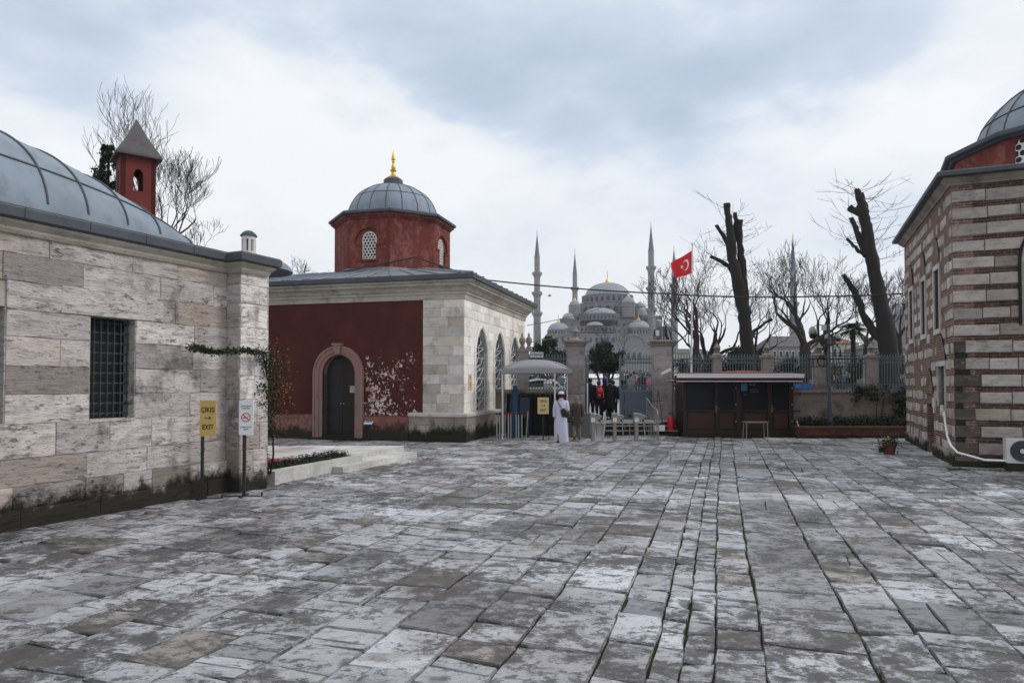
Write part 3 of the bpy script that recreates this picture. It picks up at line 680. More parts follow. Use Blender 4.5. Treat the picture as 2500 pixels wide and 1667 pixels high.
# cream ashlar corner pier and side wall
zsS = [1.01] + [1.01 + (WT-1.01)*k/12 for k in range(1, 13)]
st = MB()
masonry(st, XS, 0, zsS, [], (.42, .95), mpF, 21, .0022, .004, .006, (.56, .12), 0, None, None, .25); st.build('corner_ashlar', M['stone_red'], rd); st = MB()
wc = [1.97, 4.37, 6.77]; wwid = .70; wz0, wzs, wzt = 1.01, 3.22, 4.09; fr = .17
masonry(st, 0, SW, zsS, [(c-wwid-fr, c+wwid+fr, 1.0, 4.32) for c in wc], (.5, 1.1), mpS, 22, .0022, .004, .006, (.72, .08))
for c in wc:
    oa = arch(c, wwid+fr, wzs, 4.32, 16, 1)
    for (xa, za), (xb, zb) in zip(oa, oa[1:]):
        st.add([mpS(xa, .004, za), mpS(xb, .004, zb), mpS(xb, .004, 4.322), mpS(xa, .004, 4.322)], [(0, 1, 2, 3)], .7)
st.build('ashlar_wall', M['stone_side_lit'], rd)
sc_ = MB(); backing(sc_, 0, SW, -.2, WT, [(c-wwid, c+wwid, wz0, wzt) for c in wc], mpS, -.45, -.012)
for c in wc:
    ia = arch(c, wwid, wzs, wzt, 16, 1)
    for (xa, za), (xb, zb) in zip(ia, ia[1:]): sc_.add([mpS(xa, -.01, za), mpS(xb, -.01, zb), mpS(xb, -.01, wzt+.01), mpS(xa, -.01, wzt+.01), mpS(xa, -.4, za), mpS(xb, -.4, zb)], [(0, 1, 2, 3), (0, 4, 5, 1)], .6)
sc_.build('side_wall_core', M['stone_side_lit'], rd)
pn = MB(); zp = [-.1, .30, .58, .86]
masonry(pn, -2.0, .12, zp, [], (.5, 1.0), wall_map(Matrix.Translation((0, -.12, 0))), 23, .003, .008, 0, (.5, .1), .010)
masonry(pn, -.12, SW, zp, [], (.5, 1.0), lambda s, d, z: Vector((.12 + d, s, z)), 24, .003, .008, 0, (.6, .1), .010)
pn.build('plinth', M['stone_plinth'], rd)
ld = MB(); path_strip(ld, [(-2.0, 0), (0, 0), (0, SW)], [(-.02, .862), (.14, .862), (.17, .90), (.17, .985), (.14, 1.01), (-.02, 1.015)]); ld.build('ledge', M['stone_red'], rd)
# tall pointed windows with white iron tracery
for i, c in enumerate(wc):
    fm = MB()
    for (hw, z, d0, d1) in ((wwid+fr, 4.32, -.01, .035), (wwid+.09, 4.20, .03, .055)):
        o_ = [(c-hw, wz0)] + arch(c, hw, wzs, z, 16, 1) + [(c+hw, wz0)]; i_ = [(c-wwid, wz0)] + arch(c, wwid, wzs, wzt, 16, 1) + [(c+wwid, wz0)]
        if hw == wwid+.09: i_ = [(c-wwid-.045, wz0)] + arch(c, wwid+.045, wzs, wzt+.06, 16, 1) + [(c+wwid+.045, wz0)]
        n = len(o_)
        vs = [mpS(x, d, z_) for d in (d1, d0 if d0 > 0 else -.42) for x, z_ in o_ + i_]
        for k in range(n-1):
            fm.add([vs[k], vs[k+1], vs[n+k+1], vs[n+k]], [(0, 1, 2, 3)], .75)
            fm.add([vs[k], vs[k+1], vs[2*n+k+1], vs[2*n+k]], [(0, 1, 2, 3)], .6); fm.add([vs[n+k], vs[n+k+1], vs[3*n+k+1], vs[3*n+k]], [(0, 1, 2, 3)], .6)
    fo = fm.build('window_frame', M['stone_side_lit'], rd)
    gl = MB(); gl.add([mpS(x, -.36, z) for x, z in ([(c-wwid, wz0)] + arch(c, wwid, wzs, wzt, 16, 1) + [(c+wwid, wz0)])], [tuple(range(19))]); gl.build('pane', M['dark'], fo)
    ir = MB(); dep = -.11
    def ln(pts, r=.019): ir.tube([mpS(c + a*wwid, dep, z) for a, z in pts], r, 4)
    def topz(a): return wzs + (wzt-wzs)*max(0, 1-abs(a)**1.55)**.72
    ln([(-.96, wz0), (-.96, wzs)]); ln([(.96, wz0), (.96, wzs)]); ln([(a/10, topz(a/10)-.03) for a in range(-10, 11)], .016)
    for z in (1.48, 2.22, 2.98, 3.36, wz0+.02): ln([(-.96, z), (.96, z)], .017)
    for z0_, z1_ in ((wz0, 1.48), (2.98, 3.36)):
        ln([(-.96, z0_), (.96, z1_)]); ln([(-.96, z1_), (.96, z0_)]); ln([(0, z0_), (0, z1_)])
    for z0_, z1_ in ((1.48, 2.22), (2.22, 2.98)):
        zm = (z0_+z1_)/2
        for sgn in (-1, 1):
            ln([(sgn*.12, z0_), (sgn*.34, zm-.18), (sgn*.16, zm-.09), (sgn*.42, zm), (sgn*.16, zm+.09), (sgn*.34, zm+.18), (sgn*.12, z1_)])
            ln([(sgn*.62, z0_), (sgn*.50, zm-.2), (sgn*.74, zm), (sgn*.50, zm+.2), (sgn*.62, z1_)]); ln([(sgn*.42, zm), (sgn*.96, zm)])
        ln([(0, zm-.12), (.14, zm), (0, zm+.12), (-.14, zm), (0, zm-.12)])
    ln([(.38*math.cos(a), 3.62 + .2*math.sin(a)) for a in [R(x) for x in range(0, 361, 40)]]); ln([(0, 3.36), (0, 3.42)])
    ln([(-.7, 3.36), (-.38, 3.6)]); ln([(.7, 3.36), (.38, 3.6)]); ln([(-.16, 3.8), (-.3, topz(-.3)-.03)]); ln([(.16, 3.8), (.3, topz(.3)-.03)]); ln([(0, 3.82), (0, wzt-.03)]); ln([(-.38, 3.64), (-.8, topz(-.8)-.03)]); ln([(.38, 3.64), (.8, topz(.8)-.03)])
    ir.build('window_tracery', M['white_iron'], fo)
cn = MB(); path_strip(cn, [(-FW-.0, SW), (-FW, 0), (0, 0), (0, SW), (-FW, SW)],
    [(-.1, 4.95), (.04, 4.95), (.05, 5.12), (.09, 5.13), (.09, 5.20), (.14, 5.24), (.20, 5.33), (.30, 5.40), (.33, 5.41), (.33, 5.46), (.40, 5.52), (.42, 5.58), (-.1, 5.58)]); cn.build('stone_cornice', M['cornice'], rd)
ef = MB(); path_strip(ef, [(-FW, SW), (-FW, 0), (0, 0), (0, SW), (-FW, SW)], [(-.1, 5.583), (.46, 5.583), (.50, 5.60), (.505, 5.72), (.47, 5.765), (-.1, 5.80)]); ef.build('lead_fascia', M['lead_dark'], rd)
# drum and dome
cx, cy = -FW/2, 4.35; OR = 2.42; DT, DB = 8.74, 6.2
rf = MB(); x0, x1, y0, y1 = -FW-.49, .49, -.49, SW+.49; b = 2.35; zt = 6.42
c4 = [(x0, y0), (x1, y0), (x1, y1), (x0, y1)]; i4 = [(cx-b, cy-b), (cx+b, cy-b), (cx+b, cy+b), (cx-b, cy+b)]
rf.add([(x, y, 5.765) for x, y in c4] + [(x, y, zt) for x, y in i4] + [(cx, cy, zt+.05)], [(0, 1, 5, 4), (1, 2, 6, 5), (2, 3, 7, 6), (3, 0, 4, 7), (4, 5, 8), (5, 6, 8), (6, 7, 8), (7, 4, 8)])
ro = rf.build('lead_roof', M['lead_brown'], rd)
rr = MB()
for k in range(12):                         # standing rolls on the four slopes
    f = (k + .5)/12
    for (a0, a1, b0, b1) in ((c4[0], c4[1], i4[0], i4[1]), (c4[1], c4[2], i4[1], i4[2])):
        p = (a0[0]+(a1[0]-a0[0])*f, a0[1]+(a1[1]-a0[1])*f); q = (b0[0]+(b1[0]-b0[0])*f, b0[1]+(b1[1]-b0[1])*f)
        rr.tube([(p[0], p[1], 5.79), (q[0], q[1], zt+.02)], .022, 5)
for k in range(4): rr.tube([(*c4[k], 5.79), (*i4[k], zt+.02)], .03, 6)
rr.build('roof_rolls', M['lead'], ro)
def octv(r, k, rot=0, n=8): a = R(-90 + 22.5 + 45*k + rot) if n == 8 else 2*math.pi*k/n + rot; return (cx + r*math.cos(a), cy + r*math.sin(a))
dr = MB(); fl = 2*OR*math.sin(R(22.5)); apo = OR*math.cos(R(22.5))
holz = []
for k in range(8):                          # k-th face, windowed on the four axis-aligned faces
    a = R(-90 + 45*k); cN = Vector((math.cos(a), math.sin(a))); tN = Vector((-math.sin(a), math.cos(a)))
    def mpD(s, d, z, cN=cN, tN=tN): return Vector((cx + cN.x*(apo+d) + tN.x*s, cy + cN.y*(apo+d) + tN.y*s, z))
    hwf = fl/2
    def q_(p, q, a_, b_, d=0): dr.add([mpD(p, d, a_), mpD(q, d, a_), mpD(q, d, b_), mpD(p, d, b_), mpD(p, d-.3, a_), mpD(q, d-.3, a_), mpD(q, d-.3, b_), mpD(p, d-.3, b_)], [(0, 1, 2, 3), (0, 4, 5, 1), (1, 5, 6, 2), (2, 6, 7, 3), (3, 7, 4, 0)])
    if k % 2: q_(-hwf, hwf, DB, DT); continue
    ow, z0_, zs_, zt_ = .31, 6.93, 7.72, 8.03                     # window hole
    rw, rs_, rt_ = .62, 7.55, 8.17                                # shallow round-headed recess above
    q_(-hwf, hwf, DB, z0_); q_(-hwf, -ow, z0_, rs_); q_(ow, hwf, z0_, rs_); q_(-hwf, -rw, rs_, DT); q_(rw, hwf, rs_, DT)
    oa = arch(0, rw, rs_, rt_, 16)
    for (xa, za), (xb, zb) in zip(oa, oa[1:]):
        dr.add([mpD(xa, 0, za), mpD(xb, 0, zb), mpD(xb, 0, DT), mpD(xa, 0, DT), mpD(xa, -.07, za), mpD(xb, -.07, zb)], [(0, 1, 2, 3), (0, 4, 5, 1)])
    q_(-rw, -ow, rs_, zs_, -.07); q_(ow, rw, rs_, zs_, -.07)
    def za_(x):
        return zs_ + (zt_-zs_)*math.sqrt(max(0, 1-(x/ow)**2)) if abs(x) < ow else zs_
    def ro_(x): return rs_ + (rt_-rs_)*math.sqrt(max(0, 1-(x/rw)**2))
    xs = sorted({-rw, rw, -ow, ow, *[ow*math.cos(math.pi*j/12) for j in range(13)], -.5, .5, -.4, .4})
    for xa, xb in zip(xs, xs[1:]):
        if ro_(xa) < zs_ and ro_(xb) < zs_: continue
        dr.add([mpD(xa, -.07, min(za_(xa), ro_(xa)+.01)), mpD(xb, -.07, min(za_(xb), ro_(xb)+.01)), mpD(xb, -.07, ro_(xb)+.01), mpD(xa, -.07, ro_(xa)+.01), mpD(xa, -.3, za_(xa)), mpD(xb, -.3, za_(xb))], [(0, 1, 2, 3), (0, 4, 5, 1)])
    q_(-rw-.06, -ow-.02, 7.46, 7.54, .03); q_(ow+.02, rw+.06, 7.46, 7.54, .03); q_(-ow-.12, ow+.12, 6.84, 6.92, .05)
    holz.append((mpD, ow, z0_, zs_, zt_))
drum = dr.build('drum', M['plaster_drum'], rd)
def hole_grid(mb, pane, mp, inside, x0, x1, z0, z1, rr_, dx, dep, thick, seg=12):   # stone or plaster lattice of round holes
    cells = []
    dz = dx*.866; j = 0; z = z0
    while z < z1 + dz:
        x = x0 + (dx/2 if j % 2 else 0)
        while x < x1 + dx/2:
            cells.append((x, z)); x += dx
        z += dz; j += 1
    for (px, pz) in cells:                  # each hexagonal cell with a hole in the middle
        hexo = []
        for k in range(seg):
            a = 2*math.pi*k/seg + math.pi/6; m_ = (a - math.pi/6) % (math.pi/3) - math.pi/6
            rh = dx/2 / math.cos((a % (math.pi/3)) - (0 if (a % (math.pi/3)) < math.pi/6 else math.pi/3))
            hexo.append((px + rh*math.cos(a), pz + rh*math.sin(a)))
        hi = [(px + rr_*math.cos(2*math.pi*k/seg+math.pi/6), pz + rr_*math.sin(2*math.pi*k/seg+math.pi/6)) for k in range(seg)]
        ins = [inside(*p) for p in hexo]
        if not any(ins) and not inside(px, pz): continue
        def cl(p):                          # pull points back inside the opening
            if inside(*p): return p
            lo, hi_ = 0.0, 1.0; cxx, czz = (x0+x1)/2, (z0+z1)/2
            for _ in range(14):
                m_ = (lo+hi_)/2; q = (cxx+(p[0]-cxx)*m_, czz+(p[1]-czz)*m_)
                if inside(*q): lo = m_
                else: hi_ = m_
            return (cxx+(p[0]-cxx)*lo, czz+(p[1]-czz)*lo)
        hexo = [cl(p) for p in hexo]; hi = [cl(p) for p in hi]
        vs = [mp(x, dep, z) for x, z in hexo] + [mp(x, dep, z) for x, z in hi] + [mp(x, dep-thick, z) for x, z in hi]
        n = seg
        mb.add(vs, [(k, (k+1) % n, n+(k+1) % n, n+k) for k in range(n)] + [(n+k, n+(k+1) % n, 2*n+(k+1) % n, 2*n+k) for k in range(n)])
for (mpD, ow, z0_, zs_, zt_) in holz:
    ins = lambda x, z: abs(x) < ow-.03 and z0_+.03 < z and (z < zs_ or (x/(ow-.03))**2 + ((z-zs_)/(zt_-zs_-.03))**2 < 1)
    wf = MB()
    o_ = [(-ow, z0_)] + arch(0, ow, zs_, zt_, 14) + [(ow, z0_)]; i_ = [(-ow+.045, z0_+.045)] + arch(0, ow-.045, zs_, zt_-.045, 14) + [(ow-.045, z0_+.045)]; n = len(o_)
    for k in range(n): k2 = (k+1) % n; wf.add([mpD(o_[k][0], -.075, o_[k][1]), mpD(o_[k2][0], -.075, o_[k2][1]), mpD(i_[k2][0], -.075, i_[k2][1]), mpD(i_[k][0], -.075, i_[k][1]), mpD(i_[k2][0], -.11, i_[k2][1]), mpD(i_[k][0], -.11, i_[k][1])], [(0, 1, 2, 3), (3, 2, 4, 5)])
    hole_grid(wf, None, mpD, ins, -ow+.05, ow, z0_+.06, zt_, .052, .135, -.085, .05)
    wo = wf.build('drum_window', M['white_tracery'], drum)
    gp = MB(); gp.add([mpD(x, -.2, z) for x, z in o_], [tuple(range(n))]); gp.build('dark_glass', M['glass'], drum)
def oct_ring(mb, prof, n=8):
    vs = [(*octv(r, k), z) for r, z in prof for k in range(8)]
    mb.add(vs, [(i*8+k, i*8+(k+1) % 8, (i+1)*8+(k+1) % 8, (i+1)*8+k) for i in range(len(prof)-1) for k in range(8)])
om = MB(); oct_ring(om, [(2.40, 8.52), (2.47, 8.54), (2.50, 8.59), (2.56, 8.62), (2.60, 8.68), (2.58, 8.72), (2.3, 8.72)]); om.build('drum_moulding', M['plaster_drum'], drum)
oe = MB(); oct_ring(oe, [(2.4, 8.725), (2.65, 8.72), (2.68, 8.74), (2.68, 8.82), (2.62, 8.865), (1.9, 8.96)]); oe.build('drum_eave', M['lead_dark'], drum)
sk = MB(); oct_ring(sk, [(2.66, 6.36), (2.52, 6.50), (2.44, 6.58), (2.40, 6.58)]); sk.build('lead_skirt', M['lead_brown'], drum)
do = MB(); RD_, HD = 1.92, 1.54
do.lathe([(RD_*math.cos(R(a))**.96 if a < 90 else 0, 8.92 + HD*math.sin(R(a))) for a in range(0, 91, 6)], (cx, cy, 0), 48)
dome = do.build('dome', M['lead'], rd, smooth=40)
ds = MB()
for k in range(18):
    a = R(20*k + 6); ds.tube([(cx + RD_*math.cos(R(t))**.96*math.cos(a), cy + RD_*math.cos(R(t))**.96*math.sin(a), 8.93 + HD*math.sin(R(t))) for t in range(0, 86, 7)], .017, 5)
for t in (34,): ds.lathe([(RD_*math.cos(R(t))+.0, 8.92+HD*math.sin(R(t))-.01), (RD_*math.cos(R(t))+.022, 8.92+HD*math.sin(R(t))+.008), (RD_*math.cos(R(t+1.5)), 8.92+HD*math.sin(R(t+1.5))+.01)], (cx, cy, 0), 48)
ds.build('dome_rolls', M['lead_dark'], dome)
dc = MB(); dc.lathe([(.43, 10.36), (.43, 10.48), (.41, 10.52), (.41, 10.66), (.36, 10.72), (.25, 10.76), (0, 10.78)], (cx, cy, 0), 20); dc.build('dome_cap', M['lead_dark'], dome, smooth=30)
fn = MB(); fn.lathe([(.27, 10.74), (.28, 10.78), (.20, 10.83), (.11, 10.90), (.075, 11.0), (.07, 11.04), (.12, 11.07), (.135, 11.11), (.07, 11.15), (.095, 11.2), (.075, 11.30), (.05, 11.40), (.045, 11.43), (.075, 11.455), (.045, 11.48), (.04, 11.53), (.085, 11.57), (.08, 11.65), (.045, 11.78), (.012, 11.95), (0, 11.98)], (cx, cy, 0), 16)
fn.build('finial', M['gold'], dome, smooth=40)
# doorway
dfm = MB()
for (w0, w1, zt0, zt1, d0, d1) in ((0, .24, 0, .20, -.45, .06), (.13, .30, .10, .27, .05, .10), (.27, .34, .26, .33, 0, .13)):
    i_ = [(dC-dw-w0, .02)] + arch(dC, dw+w0, dzs, dzt+zt0) + [(dC+dw+w0, .02)]; o_ = [(dC-dw-w1, .02)] + arch(dC, dw+w1, dzs, dzt+zt1) + [(dC+dw+w1, .02)]; n = len(i_)
    for k in range(n-1):
        a, b_, c, d = i_[k], i_[k+1], o_[k+1], o_[k]
        dfm.add([mpF(*[a[0], d1, a[1]]), mpF(b_[0], d1, b_[1]), mpF(c[0], d1, c[1]), mpF(d[0], d1, d[1]), mpF(a[0], d0, a[1]), mpF(b_[0], d0, b_[1]), mpF(c[0], 0, c[1]), mpF(d[0], 0, d[1])], [(0, 1, 2, 3), (0, 4, 5, 1), (3, 2, 6, 7)], .55)
dfo = dfm.build('door_frame', M['door_frame'], rd)
ks = MB(); ks.extr([(dC-.10, dzt+.02), (dC+.10, dzt+.02), (dC+.15, dzt+.34), (dC-.15, dzt+.34)], -.20, 0); ks.box(dC-.19, dC+.19, -.23, 0, dzt+.34, dzt+.41); ks.build('keystone', M['door_frame'], dfo)
df = MB(); dt = []
for sx in (-1, 1):
    pts = [p for p in arch(dC, dw-.01, dzs, dzt-.01, 16) if (p[0]-dC)*sx >= -1e-4]
    poly = ([(dC+sx*.008, dz0)] + ([*pts] if sx < 0 else [*pts][::-1]) + []) ; poly = [(dC+sx*.008, dz0), (dC+sx*(dw-.01), dz0)] + (pts if sx < 0 else pts[::-1]); 
    lf = MB(); lf.extr(poly, .28, .34); 
    for (za, zb) in ((.30, .95), (1.08, 1.75), (1.88, 2.35)):
        lf.box(dC+sx*.10 if sx > 0 else dC-dw+.08, dC+dw-.08 if sx > 0 else dC-.10, .268, .281, za, zb)
    lo = lf.build('door_leaf', M['door_wood'] if sx > 0 else M['rubber'], rd)
    hd = MB(); hd.tube([(dC+sx*.05, .28, 1.30), (dC+sx*.05, .235, 1.30)], .02, 8); hd.build('door_knob', M['steel'], lo)
dth = MB(); dth.box(dC-dw-.4, dC+dw+.35, -.32, .3, -.05, .085); dth.box(dC-dw-.25, dC+dw+.22, -.05, .34, .085, .17); dth.build('door_step', M['stone_plinth'], rd)
bk2 = MB(); bk2.box(dC-dw-.1, dC+dw+.1, .42, .46, 0, dzt+.1); bk2.build('door_recess', M['dark'], rd)
# notices
def notice(name, label, parent, M4, wid, hei, base, ink, lines, thick=.012, cat='sign'):
    o = MB(); o.M = M4; o.box(-wid/2, wid/2, -thick, 0, -hei/2, hei/2)
    r = thing(name, label, cat) if parent is None else None
    b_ = o.build('sign_plate' if r else name, base, r or parent)
    t = MB()
    for (txt, size, z) in lines: text_mesh(t, txt, M4 @ Matrix.Translation((0, -thick-.0015, z)) @ UP, size, .001, bold=size*.02)
    t.build('lettering', ink, b_)
    return r or b_
LM = lambda x, y, z: Matrix.Translation((x, y, z))
RM = Matrix.Translation((*RC, 0)) @ Matrix.Rotation(RA, 4, 'Z')
sx_, sz_ = FH(853, 950); n1 = notice('door_notice', None, rd, LM(sx_+.04, .262, sz_), .30, .24, M['off_white'], M['ink'], [('MÜZE PERSONELİ', .035, .062), ('DIŞINDA GİRİLMEZ', .032, .015), ('STAFF ONLY', .035, -.035), ('NO ENTRY', .03, -.085)])
sx_, sz_ = FH(902, 950); notice('wall_notice', 'small pink painted notice plate on the maroon wall right of the arched door', None, RM @ LM(sx_, -.012, sz_), .27, .13, plain('pink_notice', (.45, .22, .22), .6, .1, 5), M['ink'], [('LÜTFEN', .028, .014), ('DOKUNMAYINIZ', .024, -.028)])
py, pz = hit(1147, 933, RC, SD_); ym = Matrix.Translation((*RC, 0)) @ Matrix.Rotation(RA + math.pi/2, 4, 'Z')
notice('wall_plaque', 'narrow upright yellow plaque on the cream stone wall beside the first arched window', None, ym @ LM(.60, -.012, pz), .36, .54, M['cream_sign'], M['ink'], [('ÇIKIŞ', .05, .16), ('EXIT', .05, .09), ('MÜZE', .045, -.03), ('MUSEUM', .045, -.10), ('GİRİŞ', .04, -.18)])

# ================================================================== STRIPED BUILDING ON THE RIGHT
NA = math.atan2(1, .42)
nb = thing('striped_building', 'tall building of banded pale stone and red brick with barred windows at the right edge', 'building', (10.84, 16.75, 0), NA)
# local x runs away from the camera along the left wall, y to the left (outward); building body is at negative y
LN_ = 8.1; ZN = 7.0
mpA = lambda s, d, z: Vector((s, d, z))              # left wall, outward +y
mpB = lambda s, d, z: Vector((-d, -s, z))            # front wall, s to the right, outward -x
def NH(u, v):
    s, z = hit(u, v, (10.84, 16.75), (math.cos(NA), math.sin(NA))); return s, z
wins = []
for (ua, ub) in ((2284, 2299), (2252, 2264), (2223, 2233)):
    a, b_ = NH(ub, 700)[0], NH(ua, 700)[0]; cc = (a+b_)/2; wins.append((cc-.36, cc+.36, 3.50, 5.12))
lowa, lowb = NH(2309, 900)[0], NH(2291, 900)[0]; dra, drb = NH(2278, 1000)[0], NH(2263, 1000)[0]
hatch = (lowa+.05, lowb-.02, 1.42, 2.48); lowd = (dra, drb, -.05, 1.45)
allh = wins + [hatch, lowd]
cr = MB(); backing(cr, 0, LN_, -.2, ZN, allh, mpA, -.45, .0); cr.box(.0, LN_, -9.0, -.45, -.2, ZN); cr.box(0.0, .45, -9.0, -.45, -.2, ZN)
cr.build('brick_wall', M['brick'], nb)
zz = []; z = 6.74
rows = []
while z > .3: rows.append((z-.285, z)); z -= .41
sn = MB(); rg = random.Random(31)
big = [(a-.16, b_+.16, c-.18, d+.62) for a, b_, c, d in wins]
for (a, b_) in rows:
    hh = [h for h in [(w_[0]-.12, w_[1]+.12, w_[2]-.14, w_[3]+.14) for w_ in wins] + [(hatch[0]-.08, hatch[1]+.08, hatch[2], hatch[3]+.12), (lowd[0]-.05, lowd[1]+.05, -.1, 1.7)] if h[2] < b_-.03 and h[3] > a+.03]
    for x, y in minus(0, LN_, [(h[0], h[1]) for h in hh]):
        c = x; first = True
        while c < y - .01:
            wd = rg.uniform(.22, .36) if not (first and c == 0) else .30
            e = min(y, c+wd)
            if rg.random() < .76 or c == 0: block(sn, c, e, a+rg.uniform(-.02, .03), b_+rg.uniform(-.03, .015), mpA, rg, .018, .012, .015, min(1, max(0, rg.gauss(.58, .16))), rg.uniform(.2, 1) if rg.random() < .3 else 0, 0)
            c = e + .02; first = False
    c = 0
    while c < 9.0:
        wd = rg.uniform(.45, 1.0); e = min(9.0, c+wd)
        tn = min(1, max(.1, rg.gauss(.42, .13)))
        if 0 < a < 2.9 and c == 0: e = rg.uniform(.34, .56) if a < 2.3 else .24; block(sn, c, e, a, b_, mpB, rg, .006, .012, .035, -.38, 0, .012)
        else: block(sn, c, e, a+rg.uniform(-.015, .012), b_+rg.uniform(-.015, .015), mpB, rg, .009, .018, .035, tn, rg.uniform(.3, 1) if rg.random() < .2 else 0, .022)
        c = e
sn.build('stone_courses', M['stone_right'], nb)
sb = MB()                                   # soot-blackened old doorway jamb at the corner
for (a, b_) in rows:
    if b_ < 2.95: sb.box(-.026, -.012, -rg.uniform(.18, .42) if a < 2.4 else -.2, -.02, b_-.005, b_+.13)
sb.build('blackened_jamb', M['darkstone'], nb)
for (a, b_, c, d) in wins:                  # white stone frame, bars, dark opening, brick relieving arch
    wf = MB(); t_ = .11
    wf.box(a-t_, a, -.03, .035, c-.14, d+.14); wf.box(b_, b_+t_, -.03, .035, c-.14, d+.14); wf.box(a+.001, b_-.001, -.03, .033, d, d+.14); wf.box(a+.001, b_-.001, -.03, .038, c-.14, c)
    wo = wf.build('window_frame', M['marble'], nb)
    gl = MB(); gl.box(a-.02, b_+.02, -.055, -.045, c-.01, d+.01); gl.build('pane', M['dark'], wo)
    br = MB()
    for k in range(5): x = a + (b_-a)*(k+.5)/5; br.tube([(x, -.02, c), (x, -.02, d)], .010, 5)
    for k in range(7): z = c + (d-c)*(k+.5)/7; br.tube([(a, -.02, z), (b_, -.02, z)], .010, 5)
    br.build('window_bars', M['iron'], wo)
def rel_arch(c, hw, z0, zt, mp, nm, matl, th=.07):
    ao = arch(c, hw+th, z0, zt+th*1.2, 16, 1); ai = arch(c, hw, z0, zt, 16, 1); m_ = MB()
    for k in range(16): m_.add([mp(ai[k][0], .03, ai[k][1]), mp(ai[k+1][0], .03, ai[k+1][1]), mp(ao[k+1][0], .03, ao[k+1][1]), mp(ao[k][0], .03, ao[k][1]), mp(ao[k][0], 0, ao[k][1]), mp(ao[k+1][0], 0, ao[k+1][1]), mp(ai[k][0], 0, ai[k][1]), mp(ai[k+1][0], 0, ai[k+1][1])], [(0, 1, 2, 3), (3, 2, 5, 4), (0, 6, 7, 1)])
    return m_.build(nm, matl, nb)
for (a, b_, c, d) in wins + [(hatch[0], hatch[1], 0, hatch[3]+.0), (lowd[0], lowd[1], 0, lowd[3]+.12)]:
    cc, hw = (a+b_)/2, (b_-a)/2+.14; rel_arch(cc, hw, d+.16, d+.85, mpA, 'relieving_arch', M['darkstone'], .035)
    ai = arch(cc, hw, d+.16, d+.85, 16, 1); tymp = MB(); tymp.add([mpA(x, .034, z) for x, z in ai], [tuple(range(17))]); tymp.build('brick_tympanum', M['brick'], nb)
ho = MB(); a, b_, c, d = hatch; ho.box(a-.07, a, -.1, .03, c, d); ho.box(b_, b_+.07, -.1, .03, c, d); ho.box(a-.15, b_+.15, -.1, .04, d, d+.14); hf = ho.build('hatch_frame', M['marble'], nb)
hg = MB(); hg.box(a, b_, -.14, -.12, c, d); hg.build('hatch_opening', M['dark'], hf)
lo_ = MB(); a, b_, c, d = lowd; lo_.box(a-.01, b_+.01, -.36, -.32, 0, d); lo_.build('cellar_door', M['door_wood'], nb)
wh = MB(); wh.box(dra-.4, dra-.1, .0, .05, 1.36, 1.62); wh.box(dra-.35, dra-.2, .0, .05, 1.2, 1.36); wh.build('pale_stone', M['marble'], nb)
pf = MB()
masonry(pf, -.05, LN_, [-.1, .12, .34], [(lowd[0]-.05, lowd[1]+.05, -.1, 1)], (.3, .7), lambda s, d, z: Vector((s, .06+d, z)), 33, .004, .012, 0, (.2, .1), .012)
masonry(pf, -.1, 9, [-.1, .16], [], (.4, .9), lambda s, d, z: Vector((-.22-d, -s, z)), 34, .004, .012, 0, (.2, .1), .012)
pf.box(-.22, .0, -9.0, .05, -.1, .14)
pf.build('footing', M['stone_right'], nb)
bp = MB(); bp.extr([(0, 0), (0, 0)], 0, 0) if False else None
pa = [( -.048, -s_, z_) for s_, z_ in [(1.36, 3.42)] + [(1.36, 4.9)] + [(1.36 + .95 - .95*math.cos(R(a)), 4.9 + 1.15*math.sin(R(a))) for a in range(10, 180, 10)] + [(3.26, 4.9), (3.26, 3.42)]]
bp.add(pa, [tuple(range(len(pa)))]); bp.build('blind_arch_panel', M['stone_right'], nb)
ba = MB(); ba.tube([(-.055, p[1], p[2]) for p in pa], .035, 6, sq=(1, 1)); ba.build('blind_arch_edge', M['darkstone'], nb)
bfr = MB(); bfr.add([(-.056, -3.2, 3.46), (-.056, -1.42, 3.46), (-.056, -1.42, 4.9), (-.056, -3.2, 4.9)], [(0, 1, 2, 3)], .35); bfr.build('blind_arch_plaster', plain('aged_plaster', (.36, .34, .32), .85, .25, 2, bump=.3), nb)
# eaves: moulding and lead
pN = [(LN_, -9.0), (LN_, 0), (0, 0), (0, -9.0)]
pN = [(.0, -9.0), (0, 0), (LN_, 0), (LN_, -9.0)]
def out_prof(pr): return [(-o, z) for o, z in pr]
ce = MB(); path_strip(ce, pN, out_prof([(-.1, 6.88), (.05, 6.88), (.08, 6.93), (.12, 6.96), (.15, 7.0), (.19, 7.04), (.19, 7.06), (-.1, 7.06)])); ce.build('cornice_moulding', M['gardenwall'], nb)
le = MB(); path_strip(le, pN, out_prof([(-.1, 7.063), (.30, 7.063), (.34, 7.08), (.345, 7.17), (.31, 7.20), (-.1, 7.24)])); le.build('lead_eave', M['lead_dark'], nb)
rc = MB(); rc.add([(-.31, .31, 7.2), (LN_+.31, .31, 7.2), (LN_+.31, -9, 7.2), (-.31, -9, 7.2), (2.2, -2.2, 7.42), (LN_-2.2, -2.2, 7.42), (LN_-2.2, -7, 7.42), (2.2, -7, 7.42)], [(0, 1, 5, 4), (1, 2, 6, 5), (2, 3, 7, 6), (3, 0, 4, 7), (4, 5, 6, 7)])
rc.build('lead_roof', M['lead'], nb)
